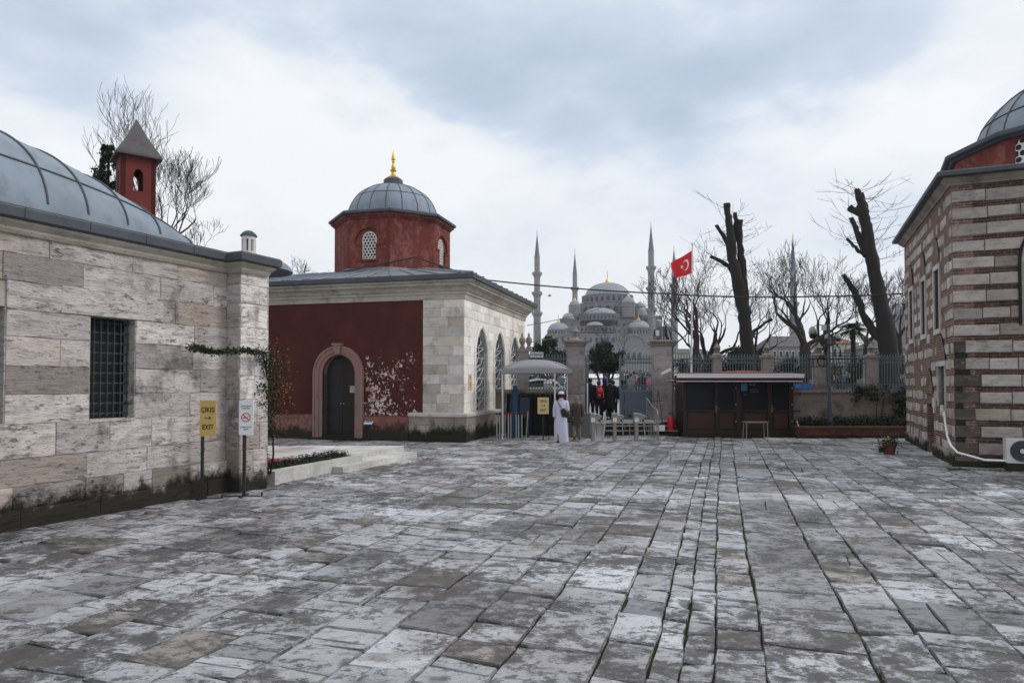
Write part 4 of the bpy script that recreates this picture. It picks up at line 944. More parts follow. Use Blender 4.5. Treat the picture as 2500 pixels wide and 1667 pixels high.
# drum and dome above
def nloc(X, Y):
    dx, dy = X-10.84, Y-16.75; return (dx*math.cos(NA)+dy*math.sin(NA), -dx*math.sin(NA)+dy*math.cos(NA))
ncx, ncy = nloc(16.30, 19.0); NR = 3.45
def ring12(mb, prof, n=12, rot=R(18)):
    vs = [(ncx + r*math.cos(2*math.pi*k/n + rot - NA), ncy + r*math.sin(2*math.pi*k/n + rot - NA), z) for r, z in prof for k in range(n)]
    mb.add(vs, [(i*n+k, i*n+(k+1) % n, (i+1)*n+(k+1) % n, (i+1)*n+k) for i in range(len(prof)-1) for k in range(n)])
nd = MB(); ring12(nd, [(NR, 7.0), (NR, 8.5)]); ndo = nd.build('drum', M['plaster_drum'], nb)
ne = MB(); ring12(ne, [(NR-.05, 8.45), (NR+.10, 8.45), (NR+.16, 8.50), (NR+.22, 8.50), (NR+.28, 8.53), (NR+.29, 8.62), (NR+.24, 8.66), (2.75, 8.80)]); ne.build('drum_eave', M['lead_dark'], ndo)
DRR, DRH = 2.8, 2.11
nm = MB(); nm.lathe([(DRR*math.cos(R(a)), 8.70 + DRH*math.sin(R(a))) for a in range(0, 91, 6)], (ncx, ncy, 0), 48); nmo = nm.build('dome', M['lead'], nb, smooth=40)
nr = MB()
for k in range(24):
    a = R(15*k); nr.tube([(ncx + DRR*math.cos(R(t))*math.cos(a), ncy + DRR*math.cos(R(t))*math.sin(a), 8.71 + DRH*math.sin(R(t))) for t in range(0, 86, 7)], .025, 5)
for t in (22, 45): nr.lathe([(DRR*math.cos(R(t)), 8.70+DRH*math.sin(R(t))-.01), (DRR*math.cos(R(t))+.03, 8.70+DRH*math.sin(R(t))+.01), (DRR*math.cos(R(t+1)), 8.70+DRH*math.sin(R(t+1))+.01)], (ncx, ncy, 0), 48)
nr.build('dome_rolls', M['lead_dark'], nmo)
# pierced white window on the drum face nearest the court
a = math.atan2(H*0+ (8.6-19.0), (13.2-16.30)) ; bestk = None
for k in range(12):
    am = 2*math.pi*(k+.5)/12 + R(18); X = 16.30 + NR*math.cos(am); Y = 19.0 + NR*math.sin(am); u = 1250 + F*X/Y
    if math.sin(am) < 0 and math.cos(am) < .2 and (bestk is None or abs(u-2510) < bestk[0]): bestk = (abs(u-2510), am)
am = bestk[1] - NA; apn = NR*math.cos(math.pi/12); cN = Vector((math.cos(am), math.sin(am))); tN = Vector((-math.sin(am), math.cos(am)))
def mpW(s, d, z): return Vector((ncx + cN.x*(apn+d) + tN.x*s, ncy + cN.y*(apn+d) + tN.y*s, z))
ww = MB(); hole_grid(ww, None, mpW, lambda x, z: abs(x) < .62 and 7.45 < z < 8.36, -.55, .6, 7.5, 8.4, .075, .19, .03, .05)
wwo = ww.build('pierced_window', M['white_tracery'], ndo)
wg = MB(); wg.add([mpW(-.62, .01, 7.42), mpW(.62, .01, 7.42), mpW(.62, .01, 8.38), mpW(-.62, .01, 8.38)], [(0, 1, 2, 3)]); wg.build('pierced_window_glass', M['glass'], ndo)

# ================================================================== GATE, WALLS, FENCE
WY = 27.5
def xat(u, Y): return (u - 1250)/F*Y
def zat(v, Y): return H + (HV - v)/F*Y
def big_pillar(u0, u1, label, Yp=27.65):
    x0, x1 = xat(u0, Yp), xat(u1, Yp); c = (x0+x1)/2; hw = (x1-x0)/2; zc = zat(832, Yp)
    o = thing('gate_pillar', label, 'pillar', (c, Yp+hw, 0), 0, 'gate pillars')
    m_ = MB(); r = random.Random(int(u0)); zs = [-.1]
    while zs[-1] < zc-.75: zs.append(zs[-1] + r.uniform(.36, .52))
    zs.append(zc-.22)
    for mp in (lambda s, d, z: Vector((s, -hw-d, z)), lambda s, d, z: Vector((hw+d, s, z)), lambda s, d, z: Vector((-hw-d, -s, z)), lambda s, d, z: Vector((-s, hw+d, z))):
        masonry(m_, -hw, hw, zs, [], (.4, .81), mp, int(u0)+3, .003, .010, 0, (.5, .14), .008)
    m_.box(-hw+.01, hw-.01, -hw+.01, hw-.01, -.1, zc-.2); m_.build('shaft', M['pillar'], o)
    cp = MB(); cp.lathe([(hw*1.414, -.22), (hw*1.414+.05, -.20), (hw*1.414+.08, -.12), (hw*1.414+.20, -.06), (hw*1.414+.22, 0), (hw*1.414+.18, .035), (0, .06)], (0, 0, zc), 4, math.pi/4, math.pi/4+2*math.pi); cp.build('capstone', M['gardenwall'], o)
    return o, c, zc, hw
pA, pAx, pAz, pAh = big_pillar(1385, 1429, 'big stone gate pillar with a carved lantern finial, left of the open gate')
pB, pBx, pBz, pBh = big_pillar(1597, 1641, 'big stone gate pillar carrying two floodlights, right of the closed gate leaf')
def stone_lantern(mb, x, y, z, s):         # little carved stone lantern
    mb.lathe([(.30*s, 0), (.30*s, .05*s), (.22*s, .10*s), (.16*s, .14*s), (.16*s, .2*s)], (x, y, z), 8)
    for k in range(6):
        a = R(60*k); mb.cbox((x+.14*s*math.cos(a), y+.14*s*math.sin(a), z+.32*s), (.05*s, .06*s, .26*s), Matrix.Rotation(a, 3, 'Z'))
    mb.lathe([(.20*s, .44*s), (.21*s, .48*s), (.15*s, .55*s), (.10*s, .66*s), (.04*s, .74*s), (.05*s, .78*s), (0, .84*s)], (x, y, z), 8)
    mb.lathe([(.07*s, .14*s), (.07*s, .46*s), (0, .46*s)], (x, y, z), 6)
fl = MB(); stone_lantern(fl, 0, 0, pAz+.04, .78); fl.build('stone_lantern', M['pillar'], pA)

def wall_seg(u0, u1, label, x0=None, x1=None):
    x0 = xat(u0, WY) if x0 is None else x0; x1 = xat(u1, WY) if x1 is None else x1
    o = thing('garden_wall', label, 'wall', ((x0+x1)/2, WY, 0), 0, 'stone walls under the iron fence')
    h = (x1-x0)/2; m_ = MB(); masonry(m_, -h, h, [-.1, .35, .8, 1.25, 1.66], [], (.5, 1.1), lambda s, d, z: Vector((s, -d, z)), int(x0*10)+77, .003, .008, 0, (.45, .1), .012)
    m_.box(-h, h, .01, .40, -.1, 1.66); m_.build('wall_face', M['gardenwall'], o)
    cp = MB(); cp.box(-h, h, -.07, .46, 1.662, 1.79); cp.build('coping', M['gardenwall'], o); return o
wall_seg(0, 0, 'stained grey stone wall with coping behind the grey canopy, left of the gate', xat(1281, 28)-2.5, pAx-pAh-.02)
wall_seg(0, 0, 'long stained stone wall with coping behind the kiosk and brick planter, right of the gate', pBx+pBh+.02, xat(2216, 27.5))

def iron_fence(mb, x0, x1, z0, z1, y, pitch=.12, lattice=True):
    n = max(2, round((x1-x0)/pitch)); p = (x1-x0)/n
    for zz_ in (z0+.02, z0+.22, z1-.34, z1-.16): mb.box(x0, x1, y-.014, y+.014, zz_-.014, zz_+.014)
    for k in range(n+1):
        x = x0 + p*k; mb.box(x-.0105, x+.0105, y-.0105, y+.0105, z0, z1-.06)
        mb.add([(x-.028, y, z1-.06), (x, y-.012, z1-.06), (x+.028, y, z1-.06), (x, y+.012, z1-.06), (x, y, z1+.05), (x, y, z1-.12)], [(0, 1, 4), (1, 2, 4), (2, 3, 4), (3, 0, 4), (1, 0, 5), (2, 1, 5), (3, 2, 5), (0, 3, 5)])
        if k < n:
            xm = x + p/2; r_ = p*.42
            mb.tube([(xm + r_*math.cos(a), y, z1-.25 + r_*math.sin(a)*1.4) for a in [2*math.pi*j/10 for j in range(11)]], .008, 4, cap=False)
            mb.tube([(x, y, z1-.16), (xm-p*.12, y, z1-.08), (xm, y, z1-.14), (xm+p*.12, y, z1-.08), (x+p, y, z1-.16)], .007, 4, cap=False)
            if lattice:
                mb.tube([(x, y, z0+.03), (x+p, y, z0+.21)], .012, 4, cap=False); mb.tube([(x+p, y, z0+.03), (x, y, z0+.21)], .012, 4, cap=False)
FT = zat(866, WY+.2)
def fence_seg(x0, x1, label, dens=.115):
    o = thing('iron_fence', label, 'fence', ((x0+x1)/2, WY+.2, 1.79), 0, 'iron fence panels on the garden wall')
    h = (x1-x0)/2; m_ = MB(); iron_fence(m_, -h, h, 0, FT-1.79, 0, dens); m_.build('railings', M['fence'], o)
    return o
posts = [(1744, 1764), (1866, 1888), (1993, 2018), (2120, 2145)]
pl_lab = ['slim stone fence post with a lantern finial directly above the left part of the kiosk', 'slim stone fence post with a lantern finial above the right part of the kiosk roof',
          'slim stone fence post with a lantern finial behind the street lamp pole', 'slim vine-covered stone fence post with a lantern finial nearest the striped building']
px = [(xat(a, WY), xat(b, WY)) for a, b in posts]
for (x0, x1), lab in zip(px, pl_lab):
    o = thing('fence_post', lab, 'post', ((x0+x1)/2, WY+.2, 1.79), 0, 'stone posts of the iron fence'); h = (x1-x0)/2; top = zat(866, WY)-1.79
    m_ = MB(); m_.box(-h-.05, h+.05, -h-.05, h+.05, .002, .16); m_.box(-h, h, -h, h, .16, top-.12); m_.build('shaft', M['pillar'], o)
    m_ = MB(); m_.box(-h-.05, h+.05, -h-.05, h+.05, top-.12, top-.02); m_.build('capstone', M['gardenwall'], o)
    m_ = MB(); stone_lantern(m_, 0, 0, top-.02, .66); m_.build('stone_lantern', M['pillar'], o)
fx = [pBx+pBh+.02] + [v for p in px for v in p] + [xat(2216, 27.5)]
fl_lab = ['spear-topped iron fence panel between the gate pillar and the first slim post', 'spear-topped iron fence panel above the middle of the kiosk', 'spear-topped iron fence panel above the right end of the kiosk roof',
          'spear-topped iron fence panel just right of the street lamp pole', 'spear-topped iron fence panel meeting the striped building']
for k in range(5): fence_seg(fx[2*k]+.02, fx[2*k+1]-.02, fl_lab[k])
fence_seg(xat(1292, 27.7), pAx-pAh-.03, 'spear-topped iron fence panel behind the grey canopy, carrying a white sign')
sp = thing('low_pier', 'short stone pier with two urn finials at the end of the cream building', 'pier', (xat(1284, 28.0)-.1, 27.9, 0))
m_ = MB(); m_.box(-.22, .22, -.2, .2, 1.70, 3.35); m_.box(-.27, .27, -.25, .25, 3.35, 3.46); m_.box(-.2, .2, -.18, .18, -.1, 1.70); m_.build('shaft', M['pillar'], sp)
for dx in (-.05, .22): m_ = MB(); m_.lathe([(.10, 0), (.12, .05), (.06, .12), (.13, .28), (.12, .4), (.04, .5), (.05, .56), (0, .66)], (dx, 0, 3.462), 10); m_.build('urn_finial', M['gardenwall'], sp)
# steps and landing
S = MB(); x0, x1 = xat(1432, 27.4)-.2, pBx+.35
stp = thing('gate_steps', 'two worn stone steps with a pale nosing leading up to the gate', 'steps', ((x0+x1)/2, 27, 0))
hx = (x1-x0)/2
for k, (y, z0_, z1_) in enumerate(((-.35, -.05, .20), (-.02, .2, .37), (.30, .37, .545))):
    m_ = MB(); m_.box(-hx, hx, y, 1.8, z0_, z1_-.035); m_.build('step_riser', M['gardenwall'], stp)
    m_ = MB(); m_.box(-hx, hx, y-.03, 1.8, z1_-.034, z1_); m_.build('step_tread', M['marble'] if k == 2 else M['pillar'], stp)
# closed gate leaf and open leaf
def gate_leaf(name, label, x, y, rz, wdt, z0):
    o = thing(name, label, 'gate', (x, y, z0), rz, 'iron gate leaves'); top = zat(868, 28.1) - z0; zl = zat(953, 28.1) - z0
    m_ = MB(); 
    for xx in (0, wdt-.06): m_.box(xx, xx+.06, -.03, .03, 0, top)
    m_.box(.06, wdt-.06, -.025, .025, 0, .06); m_.box(.06, wdt-.06, -.025, .025, zl-.05, zl); m_.box(.06, wdt-.06, -.02, .02, top-.3, top-.26); m_.build('gate_frame', M['fence'], o)
    m_ = MB(); m_.box(.061, wdt-.061, -.012, .012, .061, zl-.051); m_.build('sheet_panel', M['gate_panel'], o)
    m_ = MB(); iron_fence(m_, .07, wdt-.07, zl+.002, top+.02, 0, .115); m_.build('railings', M['fence'], o)
    m_ = MB(); m_.tube([(.2, -.04, zl-.12), (.2, -.04, zl-.5)], .012, 6); m_.tube([(.2, -.04, .1), (.2, -.04, .45)], .012, 6); m_.cbox((.42, -.03, .16), (.16, .05, .1)); m_.build('bolts', M['iron'], o); return o
gx0, gx1 = xat(1512, 28.1), xat(1596, 28.1)
gate_leaf('gate_leaf', 'closed iron gate leaf with slate blue sheet panel and latticed spear railings', gx0, 28.1, 0, gx1-gx0, .55)
gate_leaf('gate_leaf', 'open iron gate leaf folded back edge-on against the left gate pillar', pAx+pAh+.08, 28.15, R(80), gx1-gx0, .56)
wp_ = thing('white_upright', 'thin white painted upright beside the open gate', 'post', (xat(1434, 27.9), 27.9, .55)); m_ = MB(); m_.box(-.03, .03, -.02, .02, 0, 1.5); m_.build('upright', M['white'], wp_)
wp2 = copy_tree(wp_); wp2.location = (gx1+.03, 27.95, .55); wp2['label'] = 'thin white painted upright between the closed gate leaf and the right pillar'

# floodlights, camera and bracket on the right pillar
def floodlight(label, x, y, z, rz, col):
    o = thing('floodlight', label, 'floodlight', (x, y, z), rz, 'floodlights on the gate pillar')
    m_ = MB(); m_.box(-.11, .11, -.05, .05, .12, .40); m_.build('housing', M['rubber'], o); m_ = MB(); m_.box(-.09, .09, -.056, -.051, .14, .38); m_.build('lens', col, o)
    m_ = MB(); m_.box(-.14, -.12, -.02, .02, 0, .3); m_.box(.12, .14, -.02, .02, 0, .3); m_.box(-.14, .14, -.02, .02, -.02, .015); m_.build('bracket', M['iron'], o)
floodlight('black floodlight with a pale square lens on the right gate pillar', pBx-.22, 27.8, pBz+.07, R(20), M['off_white'])
floodlight('dark floodlight turned away on the right gate pillar top', pBx+.14, 27.9, pBz+.07, R(100), M['glass'])
cmo = thing('security_camera', 'long white security camera on the front of the right gate pillar', 'camera', (pBx+.05, 27.4, zat(907, 27.4)), 0)
m_ = MB(); m_.cbox((0, -.05, 0), (.42, .10, .09), Matrix.Rotation(R(-27), 3, 'Y')); m_.build('housing', M['white'], cmo); m_ = MB(); m_.tube([(.12, 0, 0), (.12, .25, -.06)], .02, 6); m_.box(.05, .45, .19, .22, -.36, -.33); m_.build('arm', M['off_white'], cmo)
# ================================================================== KIOSK
KY = 26.2; kx0, kx1 = xat(1667, KY), xat(1938, KY); kc = (kx0+kx1)/2; kw = (kx1-kx0)/2
kk = thing('kiosk', 'dark wooden ticket kiosk with glazed doors under a maroon awning', 'kiosk', (kc, KY, 0))
def kz(v): return zat(v, KY)
m_ = MB(); m_.box(-kw, kw, .05, 1.2, .02, 2.3); m_.box(-kw-.03, kw+.03, -.02, 1.22, 0, .12); m_.build('body', M['kiosk_wood'], kk)
def kx(u): return xat(u, KY) - kc
m_ = MB()
for u in (1667, 1745, 1797, 1873, 1925): m_.box(kx(u), kx(u)+.13, -.02, .05, .12, 2.3)
m_.box(-kw, kw, -.04, .05, kz(1003)-.03, kz(1003)+.03); m_.box(-kw, kw, -.015, .05, kz(1060), kz(1050)); m_.box(-kw, kw, -.03, .05, 2.18, 2.3)
m_.build('timber_frame', M['kiosk_wood'], kk)
for (a, b_) in ((1677, 1743), (1753, 1791), (1813, 1871), (1887, 1923)):
    m_ = MB(); m_.box(kx(a), kx(b_), .02, .045, kz(1001), 2.16); m_.build('pane', M['glass'], kk)
    m_ = MB(); m_.box(kx(a)+.03, kx(b_)-.03, -.005, .045, kz(1046), kz(1008)); m_.box(kx(a)+.12, kx(b_)-.12, -.02, -.005, kz(1041), kz(1013)); m_.build('door_panel', M['kiosk_panel'], kk)
for u in (1747, 1883):
    m_ = MB(); m_.box(kx(u)-.03, kx(u)+.03, -.05, -.03, kz(1006), kz(989)); m_.tube([(kx(u), -.05, kz(997)), (kx(u), -.1, kz(997)), (kx(u)+.13, -.1, kz(997))], .012, 6); m_.build('door_handle', M['brass'], kk)
for u in (1795, 1932):
    for v in (947, 987, 1028): m_ = MB(); m_.cbox((kx(u), -.04, kz(v)), (.05, .04, .07)); m_.build('hinge', M['steel_warm'], kk)
ps = MB(); ps.box(kx(1809), kx(1858), .0, .018, kz(966), kz(934)); pso = ps.build('notice_board', M['glass'], kk)
m_ = MB(); m_.box(kx(1809), kx(1824), -.006, -.001, kz(954), kz(936)); m_.build('blue_panel', plain('faded_blue_notice', (.10, .20, .28), .5, .1, 4), pso)
tx = MB()
for txt, u, v, s_ in (('MÜZE', 1836, 941, .10), ('AÇILIŞ 09:00', 1838, 952, .05), ('KAPANIŞ 17:00', 1842, 957, .05), ('GİŞE', 1818, 964, .05)): text_mesh(tx, txt, LM(kx(u), -.008, kz(v)) @ UP, s_, .001)
tx.build('lettering', plain('pale_lettering', (.3, .32, .32), .6, .05, 4), pso)
m_ = MB(); m_.box(-kw-.25, -kw, -.04, .3, kz(1003)-.02, kz(1003)+.02); m_.box(kw, kw+.22, -.04, .3, kz(1003)-.02, kz(1003)+.02); m_.build('side_shelf', M['kiosk_wood'], kk)
aw = thing('awning', 'long retractable maroon awning with white bars over the kiosk front', 'awning', (kc, KY, 0)); AY = 25.35 - KY
a0, a1 = xat(1647, 25.35)-kc, xat(1964, 25.35)-kc; za = lambda v: zat(v, 25.35)
m_ = MB(); m_.box(a0, a1, AY-.03, AY+.03, za(916.0), za(912.5)); m_.box(a0+.08, a1-.03, AY-.05, AY+.02, za(922), za(917)); m_.box(a0+.06, a1-.08, AY-.04, AY-.01, za(931.5), za(930.0)); m_.build('white_bar', M['white'], aw)
m_ = MB(); m_.box(a0+.06, a1-.08, AY-.02, AY, za(930), za(922)); m_.add([(a0+.02, AY, za(913.5)), (a1-.02, AY, za(913.5)), (a1-.02, .25, za(908)), (a0+.02, .25, za(908)), (a0+.02, AY, za(913.9)), (a1-.02, AY, za(913.9)), (a1-.02, .25, za(908.6)), (a0+.02, .25, za(908.6))], [(0, 1, 2, 3), (4, 7, 6, 5), (0, 4, 5, 1), (1, 5, 6, 2), (2, 6, 7, 3), (3, 7, 4, 0)]); m_.build('awning_cloth', M['maroon'], aw)
m_ = MB()
for x in (a0+.6, 0, a1-.6): m_.tube([(x, AY, za(914)), (x+.3, -.5, 2.2), (x, .06, 2.25)], .02, 6)
m_.build('folding_arm', M['rubber'], aw)
rcn = thing('red_canvas_roof', 'low faded red canvas roof showing just above the kiosk awning', 'canopy', (xat(1810, 26.9), 26.75, 0))
m_ = MB(); m_.loft([(0, 0, 2.36, 1.9, .5), (0, 0, 2.43, 1.5, .4), (0, 0, 2.50, .8, .22), (0, 0, 2.54, .2, .1)], 24); m_.build('canvas', M['red_cloth'], rcn, smooth=40); m_ = MB(); m_.box(-1.6, 1.6, -.3, .3, 2.3, 2.36); m_.build('frame', M['kiosk_wood'], rcn)
# grey table in front of the kiosk
tY = 24.3; tt = thing('metal_table', 'small grey metal side table standing in front of the kiosk', 'table', (xat(1843, tY), tY, 0))
hw_ = .41; m_ = MB(); m_.box(-hw_, hw_, -.2, .2, .64, .675); m_.build('table_top', M['steel_warm'], tt)
for sx in (-1, 1):
    for sy in (-1, 1): m_ = MB(); m_.tube([(sx*(hw_-.05), sy*.16, .64), (sx*(hw_-.03), sy*.19, .015)], .017, 8); m_.build('leg', M['steel_warm'], tt)
# fire extinguisher, dustpan pole, upright trolley
fx_ = thing('fire_extinguisher', 'red fire extinguisher standing by the right gate pillar', 'extinguisher', (xat(1637, 26.9), 26.9, 0)); m_ = MB(); m_.lathe([(0, 0), (.12, .01), (.13, .05), (.13, .62), (.10, .70), (.04, .74), (.04, .8), (0, .8)], (0, 0, .02), 14); m_.build('cylinder', M['red_ink'], fx_, smooth=40); m_ = MB(); m_.tube([(0, 0, .8), (.06, -.05, .84), (.12, -.1, .6), (.13, -.1, .3)], .014, 6); m_.cbox((0, 0, .86), (.12, .03, .04)); m_.build('hose', M['rubber'], fx_)
# brick planter bed with ivy
pY = 25.4; bx0, bx1 = xat(1947, pY), xat(2217, pY)-.1; bp_ = thing('brick_planter', 'low reddish brick planter bed in front of the stained wall', 'planter', ((bx0+bx1)/2, pY, 0)); h = (bx1-bx0)/2
m_ = MB(); masonry(m_, -h, h, [-.05, .10, .24, .36], [], (.3, .5), lambda s, d, z: Vector((s, -d, z)), 91, .003, .006, 0, (.5, .12), .006); m_.box(-h, h, .01, .25, -.05, .36); m_.build('brick_front', M['planter_brick'], bp_)
m_ = MB(); m_.box(-h-.03, h+.03, -.03, .27, .362, .43); m_.build('planter_coping', M['planter_brick'], bp_); m_ = MB(); m_.box(-h, h, .27, 2.05, -.05, .38); m_.build('planter_soil', M['soil'], bp_)

def leaves(mb, pts, n, rad, size, r, flat=.6, tones=(.1, .9)):
    for _ in range(n):
        c = r.choice(pts); 
        p = Vector(c[:3]) + Vector((r.gauss(0, 1), r.gauss(0, 1), r.gauss(0, 1)*flat)) * (c[3] if len(c) > 3 else rad) * .5
        a = Vector((r.uniform(-1, 1), r.uniform(-1, 1), r.uniform(-.6, 1))).normalized(); b = a.orthogonal().normalized(); cc = a.cross(b)
        s = size * r.uniform(.6, 1.3); ph = r.uniform(0, 6.28); e1 = (b*math.cos(ph) + cc*math.sin(ph)) * s; e2 = (cc*math.cos(ph) - b*math.sin(ph)) * s * .55
        mb.add([p - e1, p + e2, p + e1, p - e2], [(0, 1, 2, 3)], r.uniform(*tones))
ri = random.Random(44)
iv = MB(); pts = [(xat(u, 27.1), 27.05 + ri.uniform(-.5, .1), ri.uniform(.45, .62), .30) for u in range(1950, 2216, 4)]
leaves(iv, pts, 2600, .3, .045, ri)
io = tag(iv.build('ground_ivy', M['leaf_dark'], fix=False), 'dark low ivy filling the bed behind the red brick planter edge', 'ground cover', kind='stuff')
for (u0, u1, z0_, z1_, n, lab) in ((2080, 2215, 1.35, 1.9, 900, 'dark ivy hanging over the wall coping beside the striped building'), (2185, 2216, .7, 1.5, 500, 'leafy shrub growing against the wall next to the striped building')):
    m_ = MB(); leaves(m_, [(xat(ri.uniform(u0, u1), 27.3), 27.35, ri.uniform(z0_, z1_), .2) for _ in range(40)], n, .2, .045, ri); o = thing('wall_plant', lab, 'plant', (0, 0, 0)); m_.build('foliage', M['leaf_dark'], o, fix=False)
    s_ = MB(); 
    for k in range(4): x = xat(ri.uniform(u0, u1), 27.35); s_.tube([(x, 27.4, .4), (x+.1, 27.38, (z0_+z1_)/2), (x-.05, 27.36, z1_)], .012, 5)
    s_.build('stem', M['bark'], o)
# poles in front of the wall
def pole(name, label, u, Y, ztop, r, m_k, cat='pole', z0=0):
    o = thing(name, label, cat, (xat(u, Y), Y, z0)); m_ = MB(); m_.tube([(0, 0, 0), (0, 0, ztop-z0)], r, 10); m_.build('shaft', m_k, o); return o
def lamp_head(o, x, z, s=1.0):
    m_ = MB(); m_.lathe([(0, .30), (.05, .30), (.14, .22), (.17, .05), (.15, .0), (0, .0)], (x, 0, z), 12); m_.build('lamp_cap', M['steel_warm'], o, smooth=40)
    m_ = MB(); m_.lathe([(.14, 0), (.15, -.08), (.09, -.18), (0, -.2)], (x, 0, z), 12); m_.build('lamp_bowl', M['glass'], o, smooth=40)
sl = thing('street_lamp', 'blue-grey street lamp pole with a round lamp on a curved arm by the wall', 'street lamp', (xat(2025, 26.6), 26.6, .38))
m_ = MB(); m_.tube([(0, 0, 0), (0, 0, .95)], .085, 12); m_.tube([(0, 0, .95), (0, 0, 2.2), (0, 0, zat(790, 26.6)-.38)], [.062, .058, .045], 12); m_.build('pole', plain('blue_grey_pole', (.06, .075, .10), .5, .15, 3), sl, smooth=40)
zt_ = zat(795, 26.6)-.38; m_ = MB(); m_.tube([(0, 0, zt_-.1), (-.2, 0, zt_+.03), (-.5, 0, zt_+.02), (-.62, 0, zt_-.08)], .018, 6); m_.tube([(0, 0, zt_-.08), (.2, 0, zt_-.06), (.38, 0, zt_+.06)], .014, 6); m_.build('arm', M['iron'], sl)
lamp_head(sl, -.62, zt_-.32); m_ = MB(); m_.box(-.28, -.12, -.06, .06, zt_-.18, zt_+.04); m_.build('camera_box', M['off_white'], sl)
m_ = MB(); m_.cbox((-.03, 0, zt_-.75), (.30, .1, .06)); m_.build('crossbar', M['iron'], sl)
# horizontal rails / coiled cable beside the pole at fence-top height
cr_ = thing('parking_barrier_frame', 'dark horizontal metal frame hung at fence height around the street lamp pole', 'frame', (xat(2040, 27), 27, 0))
m_ = MB()
for (u0, u1, v, r) in ((1975, 2095, 862, .022), (1982, 2100, 868, .02), (1972, 2095, 876, .03), (1972, 2092, 895, .02)): m_.tube([(xat(u0, 27)-xat(2040, 27), 0, zat(v, 27)), (xat(u1, 27)-xat(2040, 27), 0, zat(v, 27))], r, 6)
for u in (1985, 2012, 2088): m_.tube([(xat(u, 27)-xat(2040, 27), 0, zat(862, 27)), (xat(u, 27)-xat(2040, 27), 0, zat(895, 27))], .018, 6)
m_.build('rails', M['iron'], cr_); m_ = MB()
for k in range(3): rr_ = .16 + .03*k; m_.tube([(xat(2007, 27)-xat(2040, 27) + rr_*math.cos(a), -.03*k, zat(882, 27) + rr_*math.sin(a)) for a in [R(x) for x in range(0, 361, 24)]], .012, 5, cap=False)
m_.build('cable_coil', M['rubber'], cr_)
# leaning pipe
lp = thing('leaning_pipe', 'pale pipe leaning against the right end of the kiosk', 'pipe', (xat(1957, 26), 26, 0)); m_ = MB(); m_.tube([(0, 0, .02), (-.1, .25, .6)], .02, 8); m_.build('pipe', M['off_white'], lp)

# ================================================================== CANOPY, BARRIERS, TURNSTILES
cY = 24.6; cn_ = thing('canopy', 'grey domed canvas canopy on thin white poles beside the gate', 'canopy', (xat(1309, cY+.8), cY+.8, 0))
c0, c1 = xat(1224, cY)-xat(1309, cY+.8), xat(1396, cY)-xat(1309, cY+.8); cc = (c0+c1)/2; ch = (c1-c0)/2; zr, zv, zp = zat(901, cY), zat(911, cY), zat(877, cY+.5)
N_ = 13; m_ = MB(); vs = []
def cz(i, j):
    a = 1-abs(i/(N_-1)*2-1)**2.2; b_ = 1-abs(j/(N_-1)*2-1)**2.2; return zr + (zp-zr)*(a*b_)**.72
vs = [(cc-ch+2*ch*i/(N_-1), -.95+1.9*j/(N_-1), cz(i, j)) for i in range(N_) for j in range(N_)]
m_.add(vs, [(i*N_+j, (i+1)*N_+j, (i+1)*N_+j+1, i*N_+j+1) for i in range(N_-1) for j in range(N_-1)])
cvo = m_.build('canopy_cloth', M['canvas'], cn_, smooth=30); md = cvo.modifiers.new('solid', 'SOLIDIFY'); md.thickness = .012
m_ = MB(); pr = [(cc-ch, -.955), (cc+ch, -.955), (cc+ch, .955), (cc-ch, .955), (cc-ch, -.955)]
for (a, b_), (c, d) in zip(pr, pr[1:]): m_.add([(a, b_, zv), (c, d, zv), (c, d, zr+.005), (a, b_, zr+.005)], [(0, 1, 2, 3)])
vo = m_.build('valance', M['canvas'], cn_); md = vo.modifiers.new('solid', 'SOLIDIFY'); md.thickness = .01
m_ = MB()
for (a, b_) in pr[:4]: m_.tube([(a*.998 + (.02 if a < cc else -.02), b_*.96, zr), (cc + (a-cc)*.55, b_*.55, cz(2.7, 2.7)+.002), (cc + (a-cc)*.2, b_*.2, zp-.02), (cc, 0, zp-.01)], .012, 5)
m_.build('frame_ribs', M['grey_panel'], cn_)
for (a, b_) in [(cc-ch+.04, -.9), (cc+ch-.62, -.9), (cc+ch-.04, .9), (cc-ch+.04, .9)]:
    m_ = MB(); m_.tube([(a, b_, 0), (a, b_, zr-.02)], .027, 8); m_.box(a-.1, a+.1, b_-.1, b_+.1, 0, .012); m_.build('pole', M['off_white'], cn_)
m_ = MB(); m_.tube([(cc-ch+.04, -.9, zr-.55), (cc-ch+.5, -.9, zr-.05)], .012, 6); m_.build('brace', M['off_white'], cn_)

bl = random.Random(5); us = (1213, 1220, 1233, 1241, 1247, 1260, 1266, 1274)
q_lab = ['leftmost steel queue post against the cream wall', 'steel queue post second from the cream wall', 'steel queue post third from the cream wall', 'steel queue post with a red tape head left of the blue stand',
         'steel queue post with red tape head close beside the blue stand', 'steel queue post in front of the blue stand, red tape head', 'steel queue post right of the blue stand', 'slender steel queue post beside the dark blue curtain']
qp = thing('queue_post', q_lab[0], 'barrier post', (xat(1213, 24.4), 24.4, 0), 0, 'steel queue barrier posts')
m_ = MB(); m_.lathe([(0, 0), (.16, 0), (.16, .015), (.04, .03), (.028, .04)], (0, 0, .002), 16); m_.build('base', M['steel'], qp, smooth=40)
m_ = MB(); m_.tube([(0, 0, .03), (0, 0, .90)], .026, 10); m_.build('post', M['steel'], qp, smooth=40)
m_ = MB(); m_.tube([(0, 0, .90), (0, 0, .98)], .033, 10); hd_ = m_.build('tape_head', M['rubber'], qp, smooth=40)
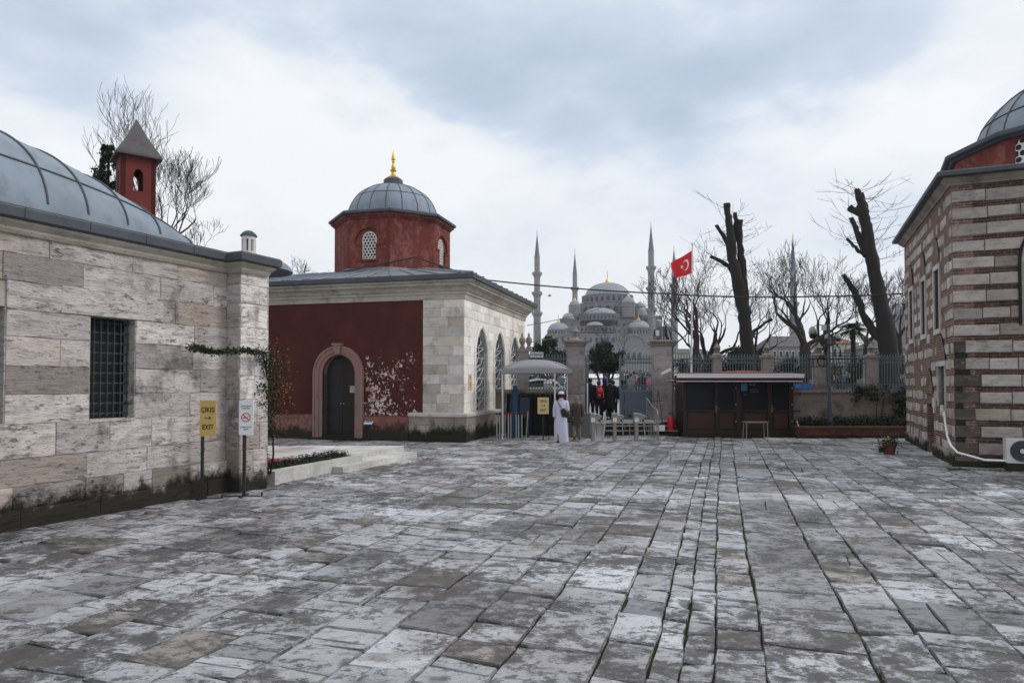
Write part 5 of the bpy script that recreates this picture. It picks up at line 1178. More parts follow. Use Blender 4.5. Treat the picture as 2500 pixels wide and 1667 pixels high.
for k, u in enumerate(us):
    if k == 0: continue
    Yq = 24.4 + [0, .05, .6, .0, .3, .8, .1, .5][k]; q = copy_tree(qp); q.location = (xat(u, Yq), Yq, 0); q['label'] = q_lab[k]
    if k in (3, 4, 5):
        for ch_ in q.children:
            if ch_.name.startswith('tape_head'): ch_.data = ch_.data.copy(); ch_.data.materials[0] = M['red_ink']
lq = thing('barrier_post', 'leaning steel barrier post with a red cap and white base plate', 'barrier post', (xat(1284, 24.7), 24.7, 0)); m_ = MB(); m_.tube([(0, 0, .02), (.07, 0, .98)], .022, 8); m_.build('post', M['steel'], lq); m_ = MB(); m_.lathe([(0, 0), (.17, 0), (.17, .015), (.03, .03)], (0, 0, .002), 16); m_.build('base', M['off_white'], lq); m_ = MB(); m_.tube([(.07, 0, .98), (.075, 0, 1.05)], .035, 8); m_.build('cap', M['red_ink'], lq)
bs_ = thing('blue_stand', 'bright blue covered stand under the canopy behind the queue posts', 'stand', (xat(1257, 25.6), 25.6, 0))
m_ = MB(); m_.loft([(0, 0, .02, .22, .2), (0, 0, .8, .20, .18), (0, .02, 1.3, .19, .14), (0, .02, 1.75, .12, .08), (.02, 0, 1.95, .05, .04)], 10); m_.build('cover', M['blue_plastic'], bs_, smooth=40)
m_ = MB(); m_.box(.18, .55, -.12, .12, .75, 1.5); m_.box(.2, .28, -.1, .1, 0, .75); m_.box(.45, .53, -.1, .1, 0, .75); m_.build('side_box', plain('navy_plastic', (.012, .03, .055), .5, .3, 4), bs_)
dc_ = thing('dark_curtain', 'dark hanging curtain closing the back of the canopy', 'curtain', (xat(1300, 26.6), 26.6, 0))
m_ = MB(); n = 60; x0, x1 = -1.0, 1.35
for k in range(n): 
    xa, xb = x0+(x1-x0)*k/n, x0+(x1-x0)*(k+1)/n; ya, yb = .04*math.sin(k*1.3), .04*math.sin((k+1)*1.3); m_.add([(xa, ya, 0), (xb, yb, 0), (xb, yb, 1.62), (xa, ya, 1.62), (xa, ya+.02, 0), (xb, yb+.02, 0), (xb, yb+.02, 1.62), (xa, ya+.02, 1.62)], [(0, 1, 2, 3), (5, 4, 7, 6), (3, 2, 6, 7)])
m_.build('cloth', plain('dark_green_cloth', (.013, .017, .015), .9, .3, 2), dc_, smooth=60)
# turnstiles
tn = thing('turnstile', 'bronze-grey tripod turnstile nearest the woman, beside the metal ramp', 'turnstile', (xat(1447, 23.8), 23.8, 0), 0, 'tripod turnstiles in front of the gate')
m_ = MB(); m_.box(-.055, .055, -.10, .10, 0, .70); m_.build('pedestal', M['steel_warm'], tn)
m_ = MB(); m_.extr([(-.10, .66), (.02, .62), (.28, .84), (.30, .88), (-.10, .98)], -.12, .12); m_.build('head', M['steel_warm'], tn)
m_ = MB(); m_.extr([(-.11, .981), (.08, .965), (.31, .885), (.33, .895), (.12, 1.0), (-.11, 1.02)], -.14, .14); m_.build('lid', M['steel'], tn)
m_ = MB(); m_.box(-.07, .06, -.128, -.121, .70, .84); lb_ = m_.build('label_plate', M['white'], tn); m_ = MB(); text_mesh(m_, 'GİRİŞ', LM(-.005, -.130, .78) @ UP, .035, .001); text_mesh(m_, '→', LM(-.005, -.130, .725) @ UP, .05, .001); m_.build('lettering', M['ink'], lb_)
m_ = MB(); m_.tube([(.2, 0, .78), (.26, 0, .74)], .05, 10); m_.build('hub', M['rubber'], tn)
for (a, b_, c) in ((.30, -.02, .22), (.62, .05, .71), (.42, .34, .44)): m_ = MB(); m_.tube([(.25, 0, .74), (a, b_, c)], .018, 8); m_.build('arm', M['steel'], tn)
for u, lab in ((1500, 'middle tripod turnstile in front of the gate steps'), (1553, 'rightmost tripod turnstile, nearest the steel handrail')): q = copy_tree(tn); q.location = (xat(u, 23.8), 23.8, 0); q['label'] = lab
gb = thing('ramp_side_panel', 'grey sheet metal panel on the side of the ramp behind the woman', 'panel', (xat(1420, 25.1), 25.1, 0)); m_ = MB(); m_.box(-.50, .33, -.02, .02, .05, .93); m_.build('sheet', M['grey_panel'], gb); m_ = MB(); m_.box(-.52, .35, -.03, .03, .93, .96); m_.box(-.52, -.49, -.03, .03, 0, .93); m_.box(.32, .35, -.03, .03, 0, .93); m_.build('panel_frame', M['steel'], gb)
rm = thing('metal_ramp', 'steel ramp with tubular edge rising from the paving to the gate landing', 'ramp', (xat(1457, 24.6), 24.6, 0))
m_ = MB(); m_.add([(-.15, -.3, .02), (.18, -.3, .02), (.62, 2.2, .56), (-.1, 2.2, .56), (-.15, -.3, 0), (.18, -.3, 0), (.62, 2.2, .5), (-.1, 2.2, .5)], [(0, 1, 2, 3), (7, 6, 5, 4), (0, 4, 5, 1), (1, 5, 6, 2), (2, 6, 7, 3), (3, 7, 4, 0)]); m_.build('ramp_plate', M['steel'], rm)
m_ = MB(); m_.tube([(.18, -.35, .06), (.2, -.2, .12), (.62, 2.2, .98), (.62, 2.2, .56)], .025, 8); m_.tube([(.18, -.35, .06), (.62, 2.15, .60)], .02, 8); m_.build('ramp_rail', M['steel'], rm)
cb = thing('crossbar_barrier', 'horizontal steel crowd rail spanning behind the turnstiles', 'barrier', (xat(1530, 24.9), 24.9, 0)); m_ = MB(); m_.tube([(-1.15, 0, .60), (1.2, 0, .60)], .022, 8)
for x in (-1.1, 0.1, 1.15): m_.tube([(x, 0, 0), (x, 0, .6)], .018, 8)
m_.build('rail', M['steel'], cb)
hr = thing('handrail', 'curved steel handrail with several uprights right of the turnstiles', 'handrail', (xat(1606, 23.9), 23.9, 0))
m_ = MB(); m_.tube([(0, 0, 0), (0, 0, .92), (.03, .3, 1.1), (.12, 1.6, 1.2), (.2, 3.0, 1.45), (.2, 3.0, .5)], .024, 8); m_.tube([(0, 0, .5), (.1, 1.4, .6), (.2, 3.0, 1.0)], .014, 6)
for k in range(1, 7): m_.tube([(.03*k, .42*k, 0), (.03*k, .42*k, 1.06+.03*k)], .013, 6)
m_.build('rails', M['steel_warm'], hr, smooth=40)
hs = thing('hand_trolley', 'slim black hand trolley leaning on the right gate pillar', 'trolley', (xat(1611, 26.4), 26.5, .0)); m_ = MB(); m_.tube([(-.13, 0, .25), (-.09, .1, .95), (0, .2, 1.75)], .014, 6); m_.tube([(.13, 0, .25), (.09, .1, .95), (0, .2, 1.75)], .014, 6); m_.tube([(-.19, .1, 1.35), (.19, .1, 1.35)], .014, 6); m_.build('frame', M['iron'], hs); m_ = MB(); m_.box(-.2, .18, -.12, .12, .2, .42); m_.build('tray', M['white'], hs)
# ================================================================== SIGNS
def stand_sign(label, x, y, rz, bw, z0, z1, plate, items, post_r, base, basew=.35, tilt=0):
    o = thing('sign_stand', label, 'sign', (x, y, 0), rz); zc = (z0+z1)/2
    m_ = MB(); m_.tube([(0, .02, 0.01), (tilt, .02, z0+.1)], post_r, 8) if post_r < .03 else m_.box(-post_r/2, post_r/2, .005, .03+post_r/2, 0.01, z0+.1); m_.build('post', M['iron'], o)
    m_ = MB(); m_.box(-basew, basew, -.03, .03, 0.004, .03); m_.box(-.03, .03, -basew*.6, basew*.6, .005, .032); m_.tube([(basew-.02, 0, .0), (basew-.02, 0, .09)], .016, 8); m_.build('base', M['iron'], o)
    m_ = MB(); m_.box(-bw/2+tilt, bw/2+tilt, -.025, 0, z0, z1); pl_ = m_.build('sign_plate', plate, o)
    for mat_, lst in items.items():
        t_ = MB()
        for it in lst:
            if callable(it): it(t_, tilt)
            else: text_mesh(t_, it[0], LM(tilt+it[3] if len(it) > 3 else tilt, -.0265, it[2]) @ UP @ Matrix.Scale(it[4] if len(it) > 4 else 1, 4, (1, 0, 0)), it[1], .001, bold=it[1]*.025)
        t_.build({'ink': 'lettering', 'red_ink': 'prohibition_ring', 'blue_ink': 'lettering', 'steel': 'screws'}[mat_], M[mat_], pl_)
    return o
def arrow(zc, w_, h_):
    def f(mb, tx): mb.add([(tx-w_, -.0275, zc-h_*.22), (tx+w_*.35, -.0275, zc-h_*.22), (tx+w_*.35, -.0275, zc-h_), (tx+w_, -.0275, zc), (tx+w_*.35, -.0275, zc+h_), (tx+w_*.35, -.0275, zc+h_*.22), (tx-w_, -.0275, zc+h_*.22)], [(0, 1, 5, 6), (2, 3, 4)])
    return f
sY = 11.9; sxx = xat(495, sY); zb0, zb1 = zat(1064, sY), zat(977, sY); zmid = (zb0+zb1)/2
def screws(mb, tx):
    for a in (-.105, .105):
        for b_ in (zb0+.03, zb1-.03): mb.cbox((tx+a, -.028, b_), (.012, .006, .012))
stand_sign('yellow exit sign with arrow on a thin black stand against the left stone wall', sxx, sY, R(8), .265, zb0, zb1, M['yellow_sign'],
           {'ink': [('ÇIKIŞ', .115, zb1-.20, 0, .78), arrow(zmid+.005, .06, .028), ('EXIT', .115, zb0+.12, 0, .80)], 'steel': [screws]}, .045, True, .36, .10)
nY = 12.15; zb0n, zb1n = zat(1061, nY), zat(977, nY)
def ring(mb, tx):
    zc = (zb0n+zb1n)/2+.005; r1, r0 = .082, .066; n = 28
    for k in range(n):
        a, b_ = 2*math.pi*k/n, 2*math.pi*(k+1)/n; mb.add([(tx+r1*math.cos(a), -.0275, zc+r1*1.0*math.sin(a)), (tx+r1*math.cos(b_), -.0275, zc+r1*math.sin(b_)), (tx+r0*math.cos(b_), -.0275, zc+r0*math.sin(b_)), (tx+r0*math.cos(a), -.0275, zc+r0*math.sin(a))], [(0, 1, 2, 3)])
    c_, s_ = math.cos(R(-45)), math.sin(R(-45)); mb.add([(tx-c_*.07-s_*.008, -.0285, zc-s_*.07+c_*.008), (tx+c_*.07-s_*.008, -.0285, zc+s_*.07+c_*.008), (tx+c_*.07+s_*.008, -.0285, zc+s_*.07-c_*.008), (tx-c_*.07+s_*.008, -.0285, zc-s_*.07-c_*.008)], [(0, 1, 2, 3)])
def cigar(mb, tx):
    zc = (zb0n+zb1n)/2+.005; mb.add([(tx-.05, -.0268, zc-.012), (tx+.03, -.0268, zc-.012), (tx+.03, -.0268, zc+.004), (tx-.05, -.0268, zc+.004)], [(0, 1, 2, 3)]); mb.tube([(tx+.04, -.0268, zc+.004), (tx+.035, -.0268, zc+.02), (tx+.045, -.0268, zc+.035)], .003, 4)
stand_sign('white no-smoking sign with a red ring on a black stand at the pilaster', xat(597, nY), nY, R(4), .245, zb0n, zb1n, M['white'],
           {'ink': [('LÜTFEN SİGARA', .026, zb1n-.11), ('İÇMEYİNİZ', .026, zb1n-.15), ('PLEASE DO NOT', .026, zb0n+.13), ('SMOKE', .026, zb0n+.09), cigar], 'red_ink': [ring]}, .05, True, .34, .04)
eY = 24.6; ze0, ze1 = zat(1010, eY), zat(970, eY)
stand_sign('yellow exit sign with arrow on a black stand left of the man in white', xat(1326, eY), eY, 0, .40, ze0, ze1, M['cream_sign'],
           {'ink': [('ÇIKIŞ', .125, ze1-.17, 0, .8), arrow((ze0+ze1)/2, .09, .04), ('EXIT', .125, ze0+.09, 0, .8)]}, .045, True, .22)
_, _ = 0, 0
fs_ = thing('fence_sign', 'white sign board with blue capitals tied to the top of the fence above the canopy', 'sign', (xat(1310, 27.5), 27.5, zat(866, 27.5))); m_ = MB(); m_.box(-.27, .27, -.02, 0, -.11, .11); pl_ = m_.build('sign_plate', M['off_white'], fs_); m_ = MB(); text_mesh(m_, 'ATİBAŞI', LM(-.03, -.022, -.04) @ UP, .135, .001, bold=.003); m_.build('lettering', M['blue_ink'], pl_)
is_ = thing('info_lectern', 'low black stand with a tilted glossy blue and white panel beside the arched door', 'information stand', (*G(902, 1075)[:2], 0), R(-15)); m_ = MB(); m_.box(-.03, .03, -.03, .03, 0, .62); m_.box(-.16, .16, -.14, .14, 0, .02); m_.build('post', M['iron'], is_)
m_ = MB(); m_.add([(-.16, -.12, .60), (.16, -.12, .60), (.16, .10, .76), (-.16, .10, .76), (-.16, -.11, .58), (.16, -.11, .58), (.16, .11, .74), (-.16, .11, .74)], [(0, 1, 2, 3), (7, 6, 5, 4), (0, 4, 5, 1), (1, 5, 6, 2), (2, 6, 7, 3), (3, 7, 4, 0)]); pn_ = m_.build('panel', M['white'], is_); m_ = MB(); m_.add([(-.12, -.07, .6395), (.12, -.07, .6395), (.12, .06, .734), (-.12, .06, .734)], [(0, 1, 2, 3)]); m_.build('blue_print', plain('cyan_print', (.08, .35, .6), .3, .1, 6), pn_)

# ================================================================== WHITE TERRACE, KERB, FLOWERS, ROSE
TO = Vector((-4.72, 13.6)); TD = Vector((.335, .942)); TN = Vector((-.942, .335)); TA = math.atan2(TD.y, TD.x)
te = tag(thing('x', 'x', 'x'), kind=None); bpy.data.objects.remove(te)
tm = MB(); r = random.Random(8)
smax = lambda t_: (5.75-.335*t_)/.942
tm.prism([(.30, .0), (3.2, .0), (3.2, .36), (smax(.36), .36), (smax(5.2), 5.2), (.30, 5.2)], -.02, .255)
x = .30
while x < 5.6:
    xe = x + r.uniform(.9, 1.5)
    if x < 3.2 < xe: xe = 3.2
    y = 1.15 if x < 3.15 else .36
    while y < 5.2:
        ye = min(5.2, y + r.uniform(.6, 1.1)); z = .27 + r.uniform(0, .003); xq = [min(xe, smax(y)), min(xe, smax(ye))]
        if min(xq) > x + .05: tm.tone = min(1, max(0, r.gauss(.5, .14))); tm.prism([(x+.003, y+.003), (xq[0]-.003, y+.003), (xq[1]-.003, ye-.003), (x+.003, ye-.003)], .256, z)
        y = ye
    x = xe
tag(tm.build('terrace', M['marble'], loc=(TO.x, TO.y, 0), rot=(0, 0, TA)), kind='structure')
kb = thing('marble_kerb', 'white marble kerb of the planting bed at the corner of the limestone building', 'kerb', (TO.x, TO.y, 0), TA)
m_ = MB(); 
for (x0, x1) in ((0, 1.15), (1.155, 2.1), (2.105, 3.2)): m_.box(x0, x1, -.02, .22, -.02, .275, tone=r.uniform(.45, .7))
m_.box(0, .26, .222, .62, -.02, .272, tone=.35); m_.build('kerb_stone', M['marble'], kb)
ks2 = thing('marble_step', 'long low white marble step in front of the raised terrace', 'step', (TO.x, TO.y, 0), TA); m_ = MB()
for (x0, x1) in ((1.95, 3.2), (3.205, 4.4), (4.405, 5.5)): m_.box(x0, x1, -.30, -.025 if x1 < 3.3 else .355, -.02, .15, tone=r.uniform(.5, .75))
m_.build('step_stone', M['marble'], ks2)
fb = MB(); fb.box(.27, 3.2, .23, 1.12, .2, .262); fbo = tag(fb.build('flower_bed_soil', M['soil'], loc=(TO.x, TO.y, 0), rot=(0, 0, TA)), kind='structure')
rf_ = random.Random(17); ng = 0
def flower_clump(i, x, y, mat):
    o = thing('pansy', 'pansy', 'flower', (TO.x + TD.x*x + TN.x*y, TO.y + TD.y*x + TN.y*y, .26), rf_.uniform(0, 6), 'violet and white pansies planted in the bed'); m_ = MB(); leaves(m_, [(0, 0, .07, .12)], 46, .1, .03, rf_, .5); m_.build('leaves', M['leaf_rose'], o, fix=False)
    m_ = MB()
    for _ in range(9):
        c = Vector((rf_.gauss(0, .05), rf_.gauss(0, .05), .13 + rf_.uniform(-.02, .04)))
        for k in range(5): a = R(72*k); m_.add([c, c + Vector((.026*math.cos(a-.5), .026*math.sin(a-.5), .008)), c + Vector((.032*math.cos(a), .032*math.sin(a), .0)), c + Vector((.026*math.cos(a+.5), .026*math.sin(a+.5), .008))], [(0, 1, 2, 3)])
    m_.build('petals', mat, o, fix=False); return o
for i in range(26):
    x, y = .5 + 2.5*(i % 13)/12 + rf_.uniform(-.05, .05), .33 + .26*(i//13) + rf_.uniform(-.05, .05)
    k = i % 4; o = flower_clump(i, x, y, M['violet'] if k != 3 else M['petal']); o['label'] = 'violet pansy clump in the marble-edged bed' if k != 3 else 'white pansy clump in the marble-edged bed'
    o['group'] = 'violet pansies in the marble-edged bed' if k != 3 else 'white pansies in the marble-edged bed'
rmat = thing('red_floor_strip', 'small bright red strip lying on the white terrace behind the rose', 'mat', (*G(672, 1122, .28)[:2], .275), TA); m_ = MB(); m_.box(-.25, .25, -.35, .35, 0, .012); m_.build('strip', M['red_ink'], rmat)
# climbing rose
rv = thing('climbing_rose', 'thin climbing rose trained up the pilaster and along the wall, some leaves yellow', 'climbing plant', (0, 0, 0))
rr2 = random.Random(23); s1 = MB(); lv = []; la_ = []
base = G(664, 1165, .2); Yr = 13.35
def rp3(u, v, Y): p = P(u, v, Y); return (p.x, p.y, p.z)
main = [(656, 1155, 13.6), (652, 1110, 13.5), (650, 1040, 13.3), (654, 960, 13.25), (650, 900, 13.1), (640, 862, 12.9), (600, 856, 12.3), (560, 858, 12.2), (520, 858, 12.1), (490, 852, 11.8), (468, 846, 11.5)]
pts = [rp3(*p) for p in main]; s1.tube(pts, [.028, .026, .024, .02, .018, .015, .012, .011, .01, .008, .006], 6)
m2 = [(662, 1155, 13.6), (669, 1110, 13.6), (668, 1070, 13.6), (660, 1040, 13.5), (668, 980, 13.4), (676, 930, 13.4), (672, 890, 13.3), (660, 862, 13.2)]
p2 = [rp3(*p) for p in m2]; s1.tube(p2, [.02, .02, .018, .015, .012, .01, .008, .006], 6)
m3 = [(652, 1040, 13.3), (642, 1000, 13.15), (634, 960, 13.05), (626, 935, 12.95)]; p3 = [rp3(*p) for p in m3]; s1.tube(p3, [.012, .01, .008, .005], 5)
for _ in range(46):
    a = Vector(rr2.choice(pts[2:6] + p2[3:])); e_ = a + Vector((rr2.gauss(0, .14), rr2.gauss(0, .1), rr2.gauss(0, .2))); s1.tube([a, (a+e_)/2 + Vector((0, 0, .03)), e_], [.005, .004, .002], 4)
s1.build('stems', M['bark'], rv)
def along(pl, n, rad): 
    o = []
    for (a, b_) in zip(pl, pl[1:]):
        for k in range(n): f = k/n; o.append((*(Vector(a).lerp(Vector(b_), f)), rad))
    return o
g1 = MB(); leaves(g1, along(pts[5:], 6, .11), 1000, .1, .030, rr2, .5); leaves(g1, along(pts[3:6], 6, .20), 560, .1, .030, rr2, 1); leaves(g1, along(p3, 6, .16), 420, .1, .030, rr2, 1); leaves(g1, along(pts[1:4], 6, .10), 90, .1, .028, rr2, 1); leaves(g1, along(p2[3:], 6, .24), 620, .1, .030, rr2, 1.2); g1.build('green_leaves', M['leaf_rose'], rv, fix=False)
g2 = MB(); leaves(g2, along(p2[3:], 6, .34), 260, .1, .028, rr2, 1.2); g2.build('yellow_leaves', M['leaf_autumn'], rv, fix=False)
g3 = MB(); leaves(g3, along(pts[4:7], 6, .2), 60, .1, .024, rr2, .8); g3.build('blossom', M['petal'], rv, fix=False)

# ================================================================== AIR CONDITIONER, PIPE, FLOWER POT
aY = 15.75; ax = xat(2454, aY); ac_ = thing('air_conditioner', 'white outdoor air conditioner unit on a low block at the right edge of the picture', 'air conditioner', (ax, aY, 0), NA - math.pi/2)
z0_ = zat(1129, aY); m_ = MB(); m_.box(0, .84, 0, .30, z0_, z0_+.56); m_.build('casing', M['off_white'], ac_)
m_ = MB(); m_.lathe([(.225, -.002), (.225, -.012), (.245, -.012), (.245, -.002)], (0, 0, 0), 28); m_.M = Matrix()
fgm = MB(); fgm.M = LM(.31, 0, z0_+.28) @ Matrix.Rotation(math.pi/2, 4, 'X'); fgm.lathe([(0, .004), (.23, .004)], (0, 0, 0), 28); fgm.build('fan_opening', M['glass'], ac_)
fg = MB(); fg.M = LM(.31, 0, z0_+.28) @ Matrix.Rotation(math.pi/2, 4, 'X')
for rr_ in (.235, .20, .165, .13, .095): fg.lathe([(rr_, .012), (rr_+.006, .018), (rr_+.012, .012), (rr_+.006, .006), (rr_, .012)], (0, 0, 0), 28)
for k in range(12): a = R(30*k); fg.tube([(.05*math.cos(a), .05*math.sin(a), .012), (.235*math.cos(a), .235*math.sin(a), .012)], .003, 4)
fg.build('fan_grille', M['grey_panel'], ac_); fh = MB(); fh.M = fg.M.copy(); fh.lathe([(0, .02), (.055, .018), (.055, .006)], (0, 0, 0), 14); fh.build('fan_hub', M['off_white'], ac_)
m_ = MB(); m_.box(.02, .9, -.05, .35, 0.0, z0_-.002); m_.build('support_block', M['gardenwall'], ac_)
pp = thing('white_pipe', 'white corrugated pipe running down the corner of the striped building to the air conditioner', 'pipe', (0, 0, 0)); m_ = MB()
m_.tube([rp3(2303, 1000, 17.6), rp3(2306, 1030, 17.4), rp3(2311, 1065, 17.1), rp3(2319, 1087, 16.7), rp3(2335, 1104, 16.3), rp3(2365, 1112, 16.1), rp3(2400, 1122, 15.95), rp3(2455, 1124, 15.8)], .026, 10); m_.build('hose', M['white'], pp, smooth=60)
m_ = MB(); b0 = rp3(2302, 998, 17.6); m_.cbox((b0[0], b0[1], b0[2]+.02), (.1, .1, .16)); m_.build('wall_box', M['off_white'], pp)
gd = thing('drain_grate', 'dark slotted drain grate in the paving at the foot of the striped building', 'grate', (*G(2385, 1148)[:2], .012), NA - math.pi/2); m_ = MB()
for k in range(12): m_.box(-.6 + .1*k, -.56 + .1*k, -.12, .12, 0, .012)
m_.box(-.62, .62, -.15, -.12, 0, .014); m_.box(-.62, .62, .12, .15, 0, .014); m_.build('bars', M['iron'], gd)
fp = G(2169, 1109); fo_ = thing('flower_pot', 'terracotta pot of pansies standing on the paving near the striped building', 'flower pot', (fp.x, fp.y, .018))
m_ = MB(); m_.lathe([(0, 0), (.13, 0), (.18, .26), (.20, .26), (.20, .30), (.17, .30), (.165, .25), (0, .24)], (0, 0, 0), 20); m_.build('pot', M['terracotta'], fo_, smooth=35)
m_ = MB(); leaves(m_, [(0, 0, .36, .26), (-.15, 0, .28, .2), (.12, 0, .32, .2), (-.2, 0, .12, .1)], 520, .2, .035, rf_, .8); m_.build('leaves', M['leaf_rose'], fo_, fix=False)
for nm, cm, n in (('violet_flowers', M['violet'], 26), ('yellow_flowers', M['yellow_petal'], 10)): m_ = MB(); leaves(m_, [(.0, -.05, .42, .2)], n*2, .2, .03, rf_, .5); m_.build(nm, cm, fo_, fix=False)
sbx = thing('floor_socket', 'small white square floor cover lying on the paving in mid court', 'cover', (*G(1706, 1170)[:2], .022), R(-10)); m_ = MB(); m_.box(-.10, .10, -.08, .08, 0, .03); m_.build('cover', M['white'], sbx); m_ = MB(); m_.cbox((0, 0, .033), (.08, .05, .006)); m_.build('centre', M['ink'], sbx)

# ================================================================== CABLES
def cable(label, pts, r, name='overhead_cable', n=24):
    P3 = [Vector(p) for p in pts]; out_ = []
    for a, b_ in zip(P3, P3[1:]):
        for k in range(n): f = k/n; q = a.lerp(b_, f); q.z -= 4*f*(1-f)*(b_-a).length*.010; out_.append(q)
    out_.append(P3[-1]); m_ = MB(); m_.tube(out_, r, 5); return tag(m_.build(name, M['rubber'], smooth=60), label, 'cable', 'overhead cables')
RL = lambda x, y, z: (RM @ Vector((x, y, z)))
cable('thick black overhead cable sagging from the domed building across to the striped building', [RL(-7.5, 2.0, 6.30), RL(-2.6, 1.9, 6.86), RL(-.1, 2.8, 6.02), P(1640, 717, 26), P(1700, 721, 26.0), P(2000, 723, 25), P(2208, 716, 24.0)], .028)
cable('thin overhead cable, upper of the two crossing in front of the mosque', [RL(.1, 8.7, 4.75), P(1480, 747, 40), P(1625, 736, 60)], .018)
cable('thin overhead cable, lower of the two crossing in front of the mosque', [RL(.1, 8.7, 3.95), P(1480, 797, 38), P(1650, 757, 50)], .018)

# ================================================================== TREES
def limb(mb, pts, rad, n=6): mb.tube(pts, rad, n)
def grow(mb, p, d, L, r, depth, rg, spread=.55, up=.12, kids=(2, 4), n=None, wob=.16, minr=.006):
    n = n or (7 if depth > 3 else 4 if depth > 1 else 3)
    seg = 4 if depth > 1 else 3; pts = [p]; rads = [r]; q = p.copy(); dd = d.copy()
    for k in range(seg):
        dd = (dd + Vector((rg.gauss(0, wob), rg.gauss(0, wob), rg.gauss(0, wob*.7) + up*.5))).normalized(); q = q + dd * (L/seg); pts.append(q); rads.append(max(minr, r*(1 - .45*(k+1)/seg)))
    mb.tube(pts, rads, n, cap=False)
    if depth <= 0: return
    m_ = rg.randint(*kids)
    for k in range(m_):
        f = 1.0 if k == 0 else rg.uniform(.35, .98); i = min(seg-1, int(f*seg)); b = pts[i].lerp(pts[i+1], f*seg - i) if f < 1 else pts[-1]
        ax = Vector((rg.gauss(0, 1), rg.gauss(0, 1), rg.gauss(0, .6))); ax = (ax - dd*ax.dot(dd)).normalized()
        nd = (dd*(1 - spread*rg.uniform(.25, .8)) + ax*spread*rg.uniform(.5, 1.2) + Vector((0, 0, up))).normalized()
        grow(mb, b, nd, L*rg.uniform(.60, .86), max(minr, rads[min(seg, i+1)]*rg.uniform(.52, .78)), depth-1, rg, spread, up, kids, None, wob, minr)
def bare_tree(label, base, H0, d0, r0, L, depth, seed, group=None, spread=.55, up=.12, kids=(2, 4), starts=None, mat='bark_far', wob=.16, minr=.012):
    rg = random.Random(seed); o = thing('bare_tree', label, 'tree', base, 0, group); t = MB(); c = MB()
    top = Vector(d0)*H0; mid = top*.5 + Vector((rg.gauss(0, .1), rg.gauss(0, .1), 0))
    t.tube([Vector((0, 0, -.2)), mid, top], [r0*1.25, r0, r0*.85], 9); t.build('trunk', M[mat], o, smooth=60)
    for s in (starts or [((rg.gauss(0, .35), rg.gauss(0, .35), 1), .8) for _ in range(4)]):
        grow(c, top - Vector(d0)*rg.uniform(0, .12)*H0, Vector(s[0]).normalized(), L*(s[2] if len(s) > 2 else 1), r0*s[1], depth, rg, spread, up, kids, wob=wob, minr=minr)
    c.build('branches', M[mat], o, fix=False); return o
b = P(372, 600, 30); bare_tree('tall leafless tree with fine twigs fanning out behind the red turret', (b.x, b.y, 0), 7.2, (0, 0, 1), .20, 2.15, 5, 41, None, .5, .22, (2, 4), [((-.3, .1, 1), .4, .85), ((.0, -.2, 1.3), .6, 1.1), ((.3, .2, 1.1), .6, 1.0), ((.65, -.1, .9), .45, .85), ((.9, .2, .3), .4, .7), ((.1, .3, 1.2), .5, 1.15)], 'bark_far', .15, .007)
def px6(x, y): return 1580 + .2997*x, 430 + .2997*y
def pollard(label, Y, limbs, twig_seed, zbase, twigs):
    u0, v0 = px6(*limbs[0][0][:2]); b = P(u0, v0, Y); o = thing('pollarded_tree', label, 'tree', (b.x, Y, zbase), 0, 'heavily pruned plane trees beyond the fence')
    rg = random.Random(twig_seed); m_ = MB(); allp = []
    for li, lb_ in enumerate(limbs):
        pts = []; rads = []
        for (x, y, r) in lb_:
            q = P(*px6(x, y), Y) - Vector((b.x, Y, zbase)); q.y += li*.12 if len(pts) else 0; pts.append(q); rads.append(r*1.12*.2997*Y/F)
        if li == 0: pts.insert(0, Vector((pts[0].x+.05, 0, -.2))); rads.insert(0, rads[0]*1.15)
        fine = []; fr = []
        for k in range(len(pts)-1):
            for j in range(4): f = j/4; fine.append(pts[k].lerp(pts[k+1], f) + Vector((rg.gauss(0, .03), 0, 0))); fr.append((rads[k]*(1-f)+rads[k+1]*f)*rg.uniform(.92, 1.08))
        fine.append(pts[-1]); fr.append(rads[-1]); m_.tube(fine, fr, 12)
        allp += [(p, li) for p in fine[2:]]
    for i_, v_ in enumerate(m_.v):
        nn = mnoise.noise_vector(v_*1.3) *.10 + mnoise.noise_vector(v_*4.0) *.05; m_.v[i_] = v_ + nn
    m_.build('trunk', M['bark'], o, smooth=50)
    t = MB()
    for _ in range(twigs):
        p, li = rg.choice(allp)
        if p.z < 5: 
            if rg.random() < .6: continue
        sg_ = rg.choice((-1, 1)); d = Vector((sg_*rg.uniform(.6, 1.1), rg.gauss(0, .5), rg.uniform(-.2, .8))).normalized(); L = rg.uniform(.9, 3.6); q = p.copy(); pts = [q]
        for k in range(5): d = (d + Vector((rg.gauss(0, .10), rg.gauss(0, .1), rg.uniform(-.06, .14)))).normalized(); q = q + d*L/5; pts.append(q)
        t.tube(pts, [.018, .014, .011, .009, .007, .006], 3, cap=False)
        for j in (2, 3, 4):
            if rg.random() < .85:
                dd = (d + Vector((rg.gauss(0, .6), rg.gauss(0, .5), rg.gauss(.1, .4)))).normalized(); t.tube([pts[j], pts[j]+dd*L*.16, pts[j]+dd*L*.3+Vector((0, 0, .05))], [.014, .011, .008], 3, cap=False)
    t.build('twigs', M['bark_far'], o, fix=False); return o
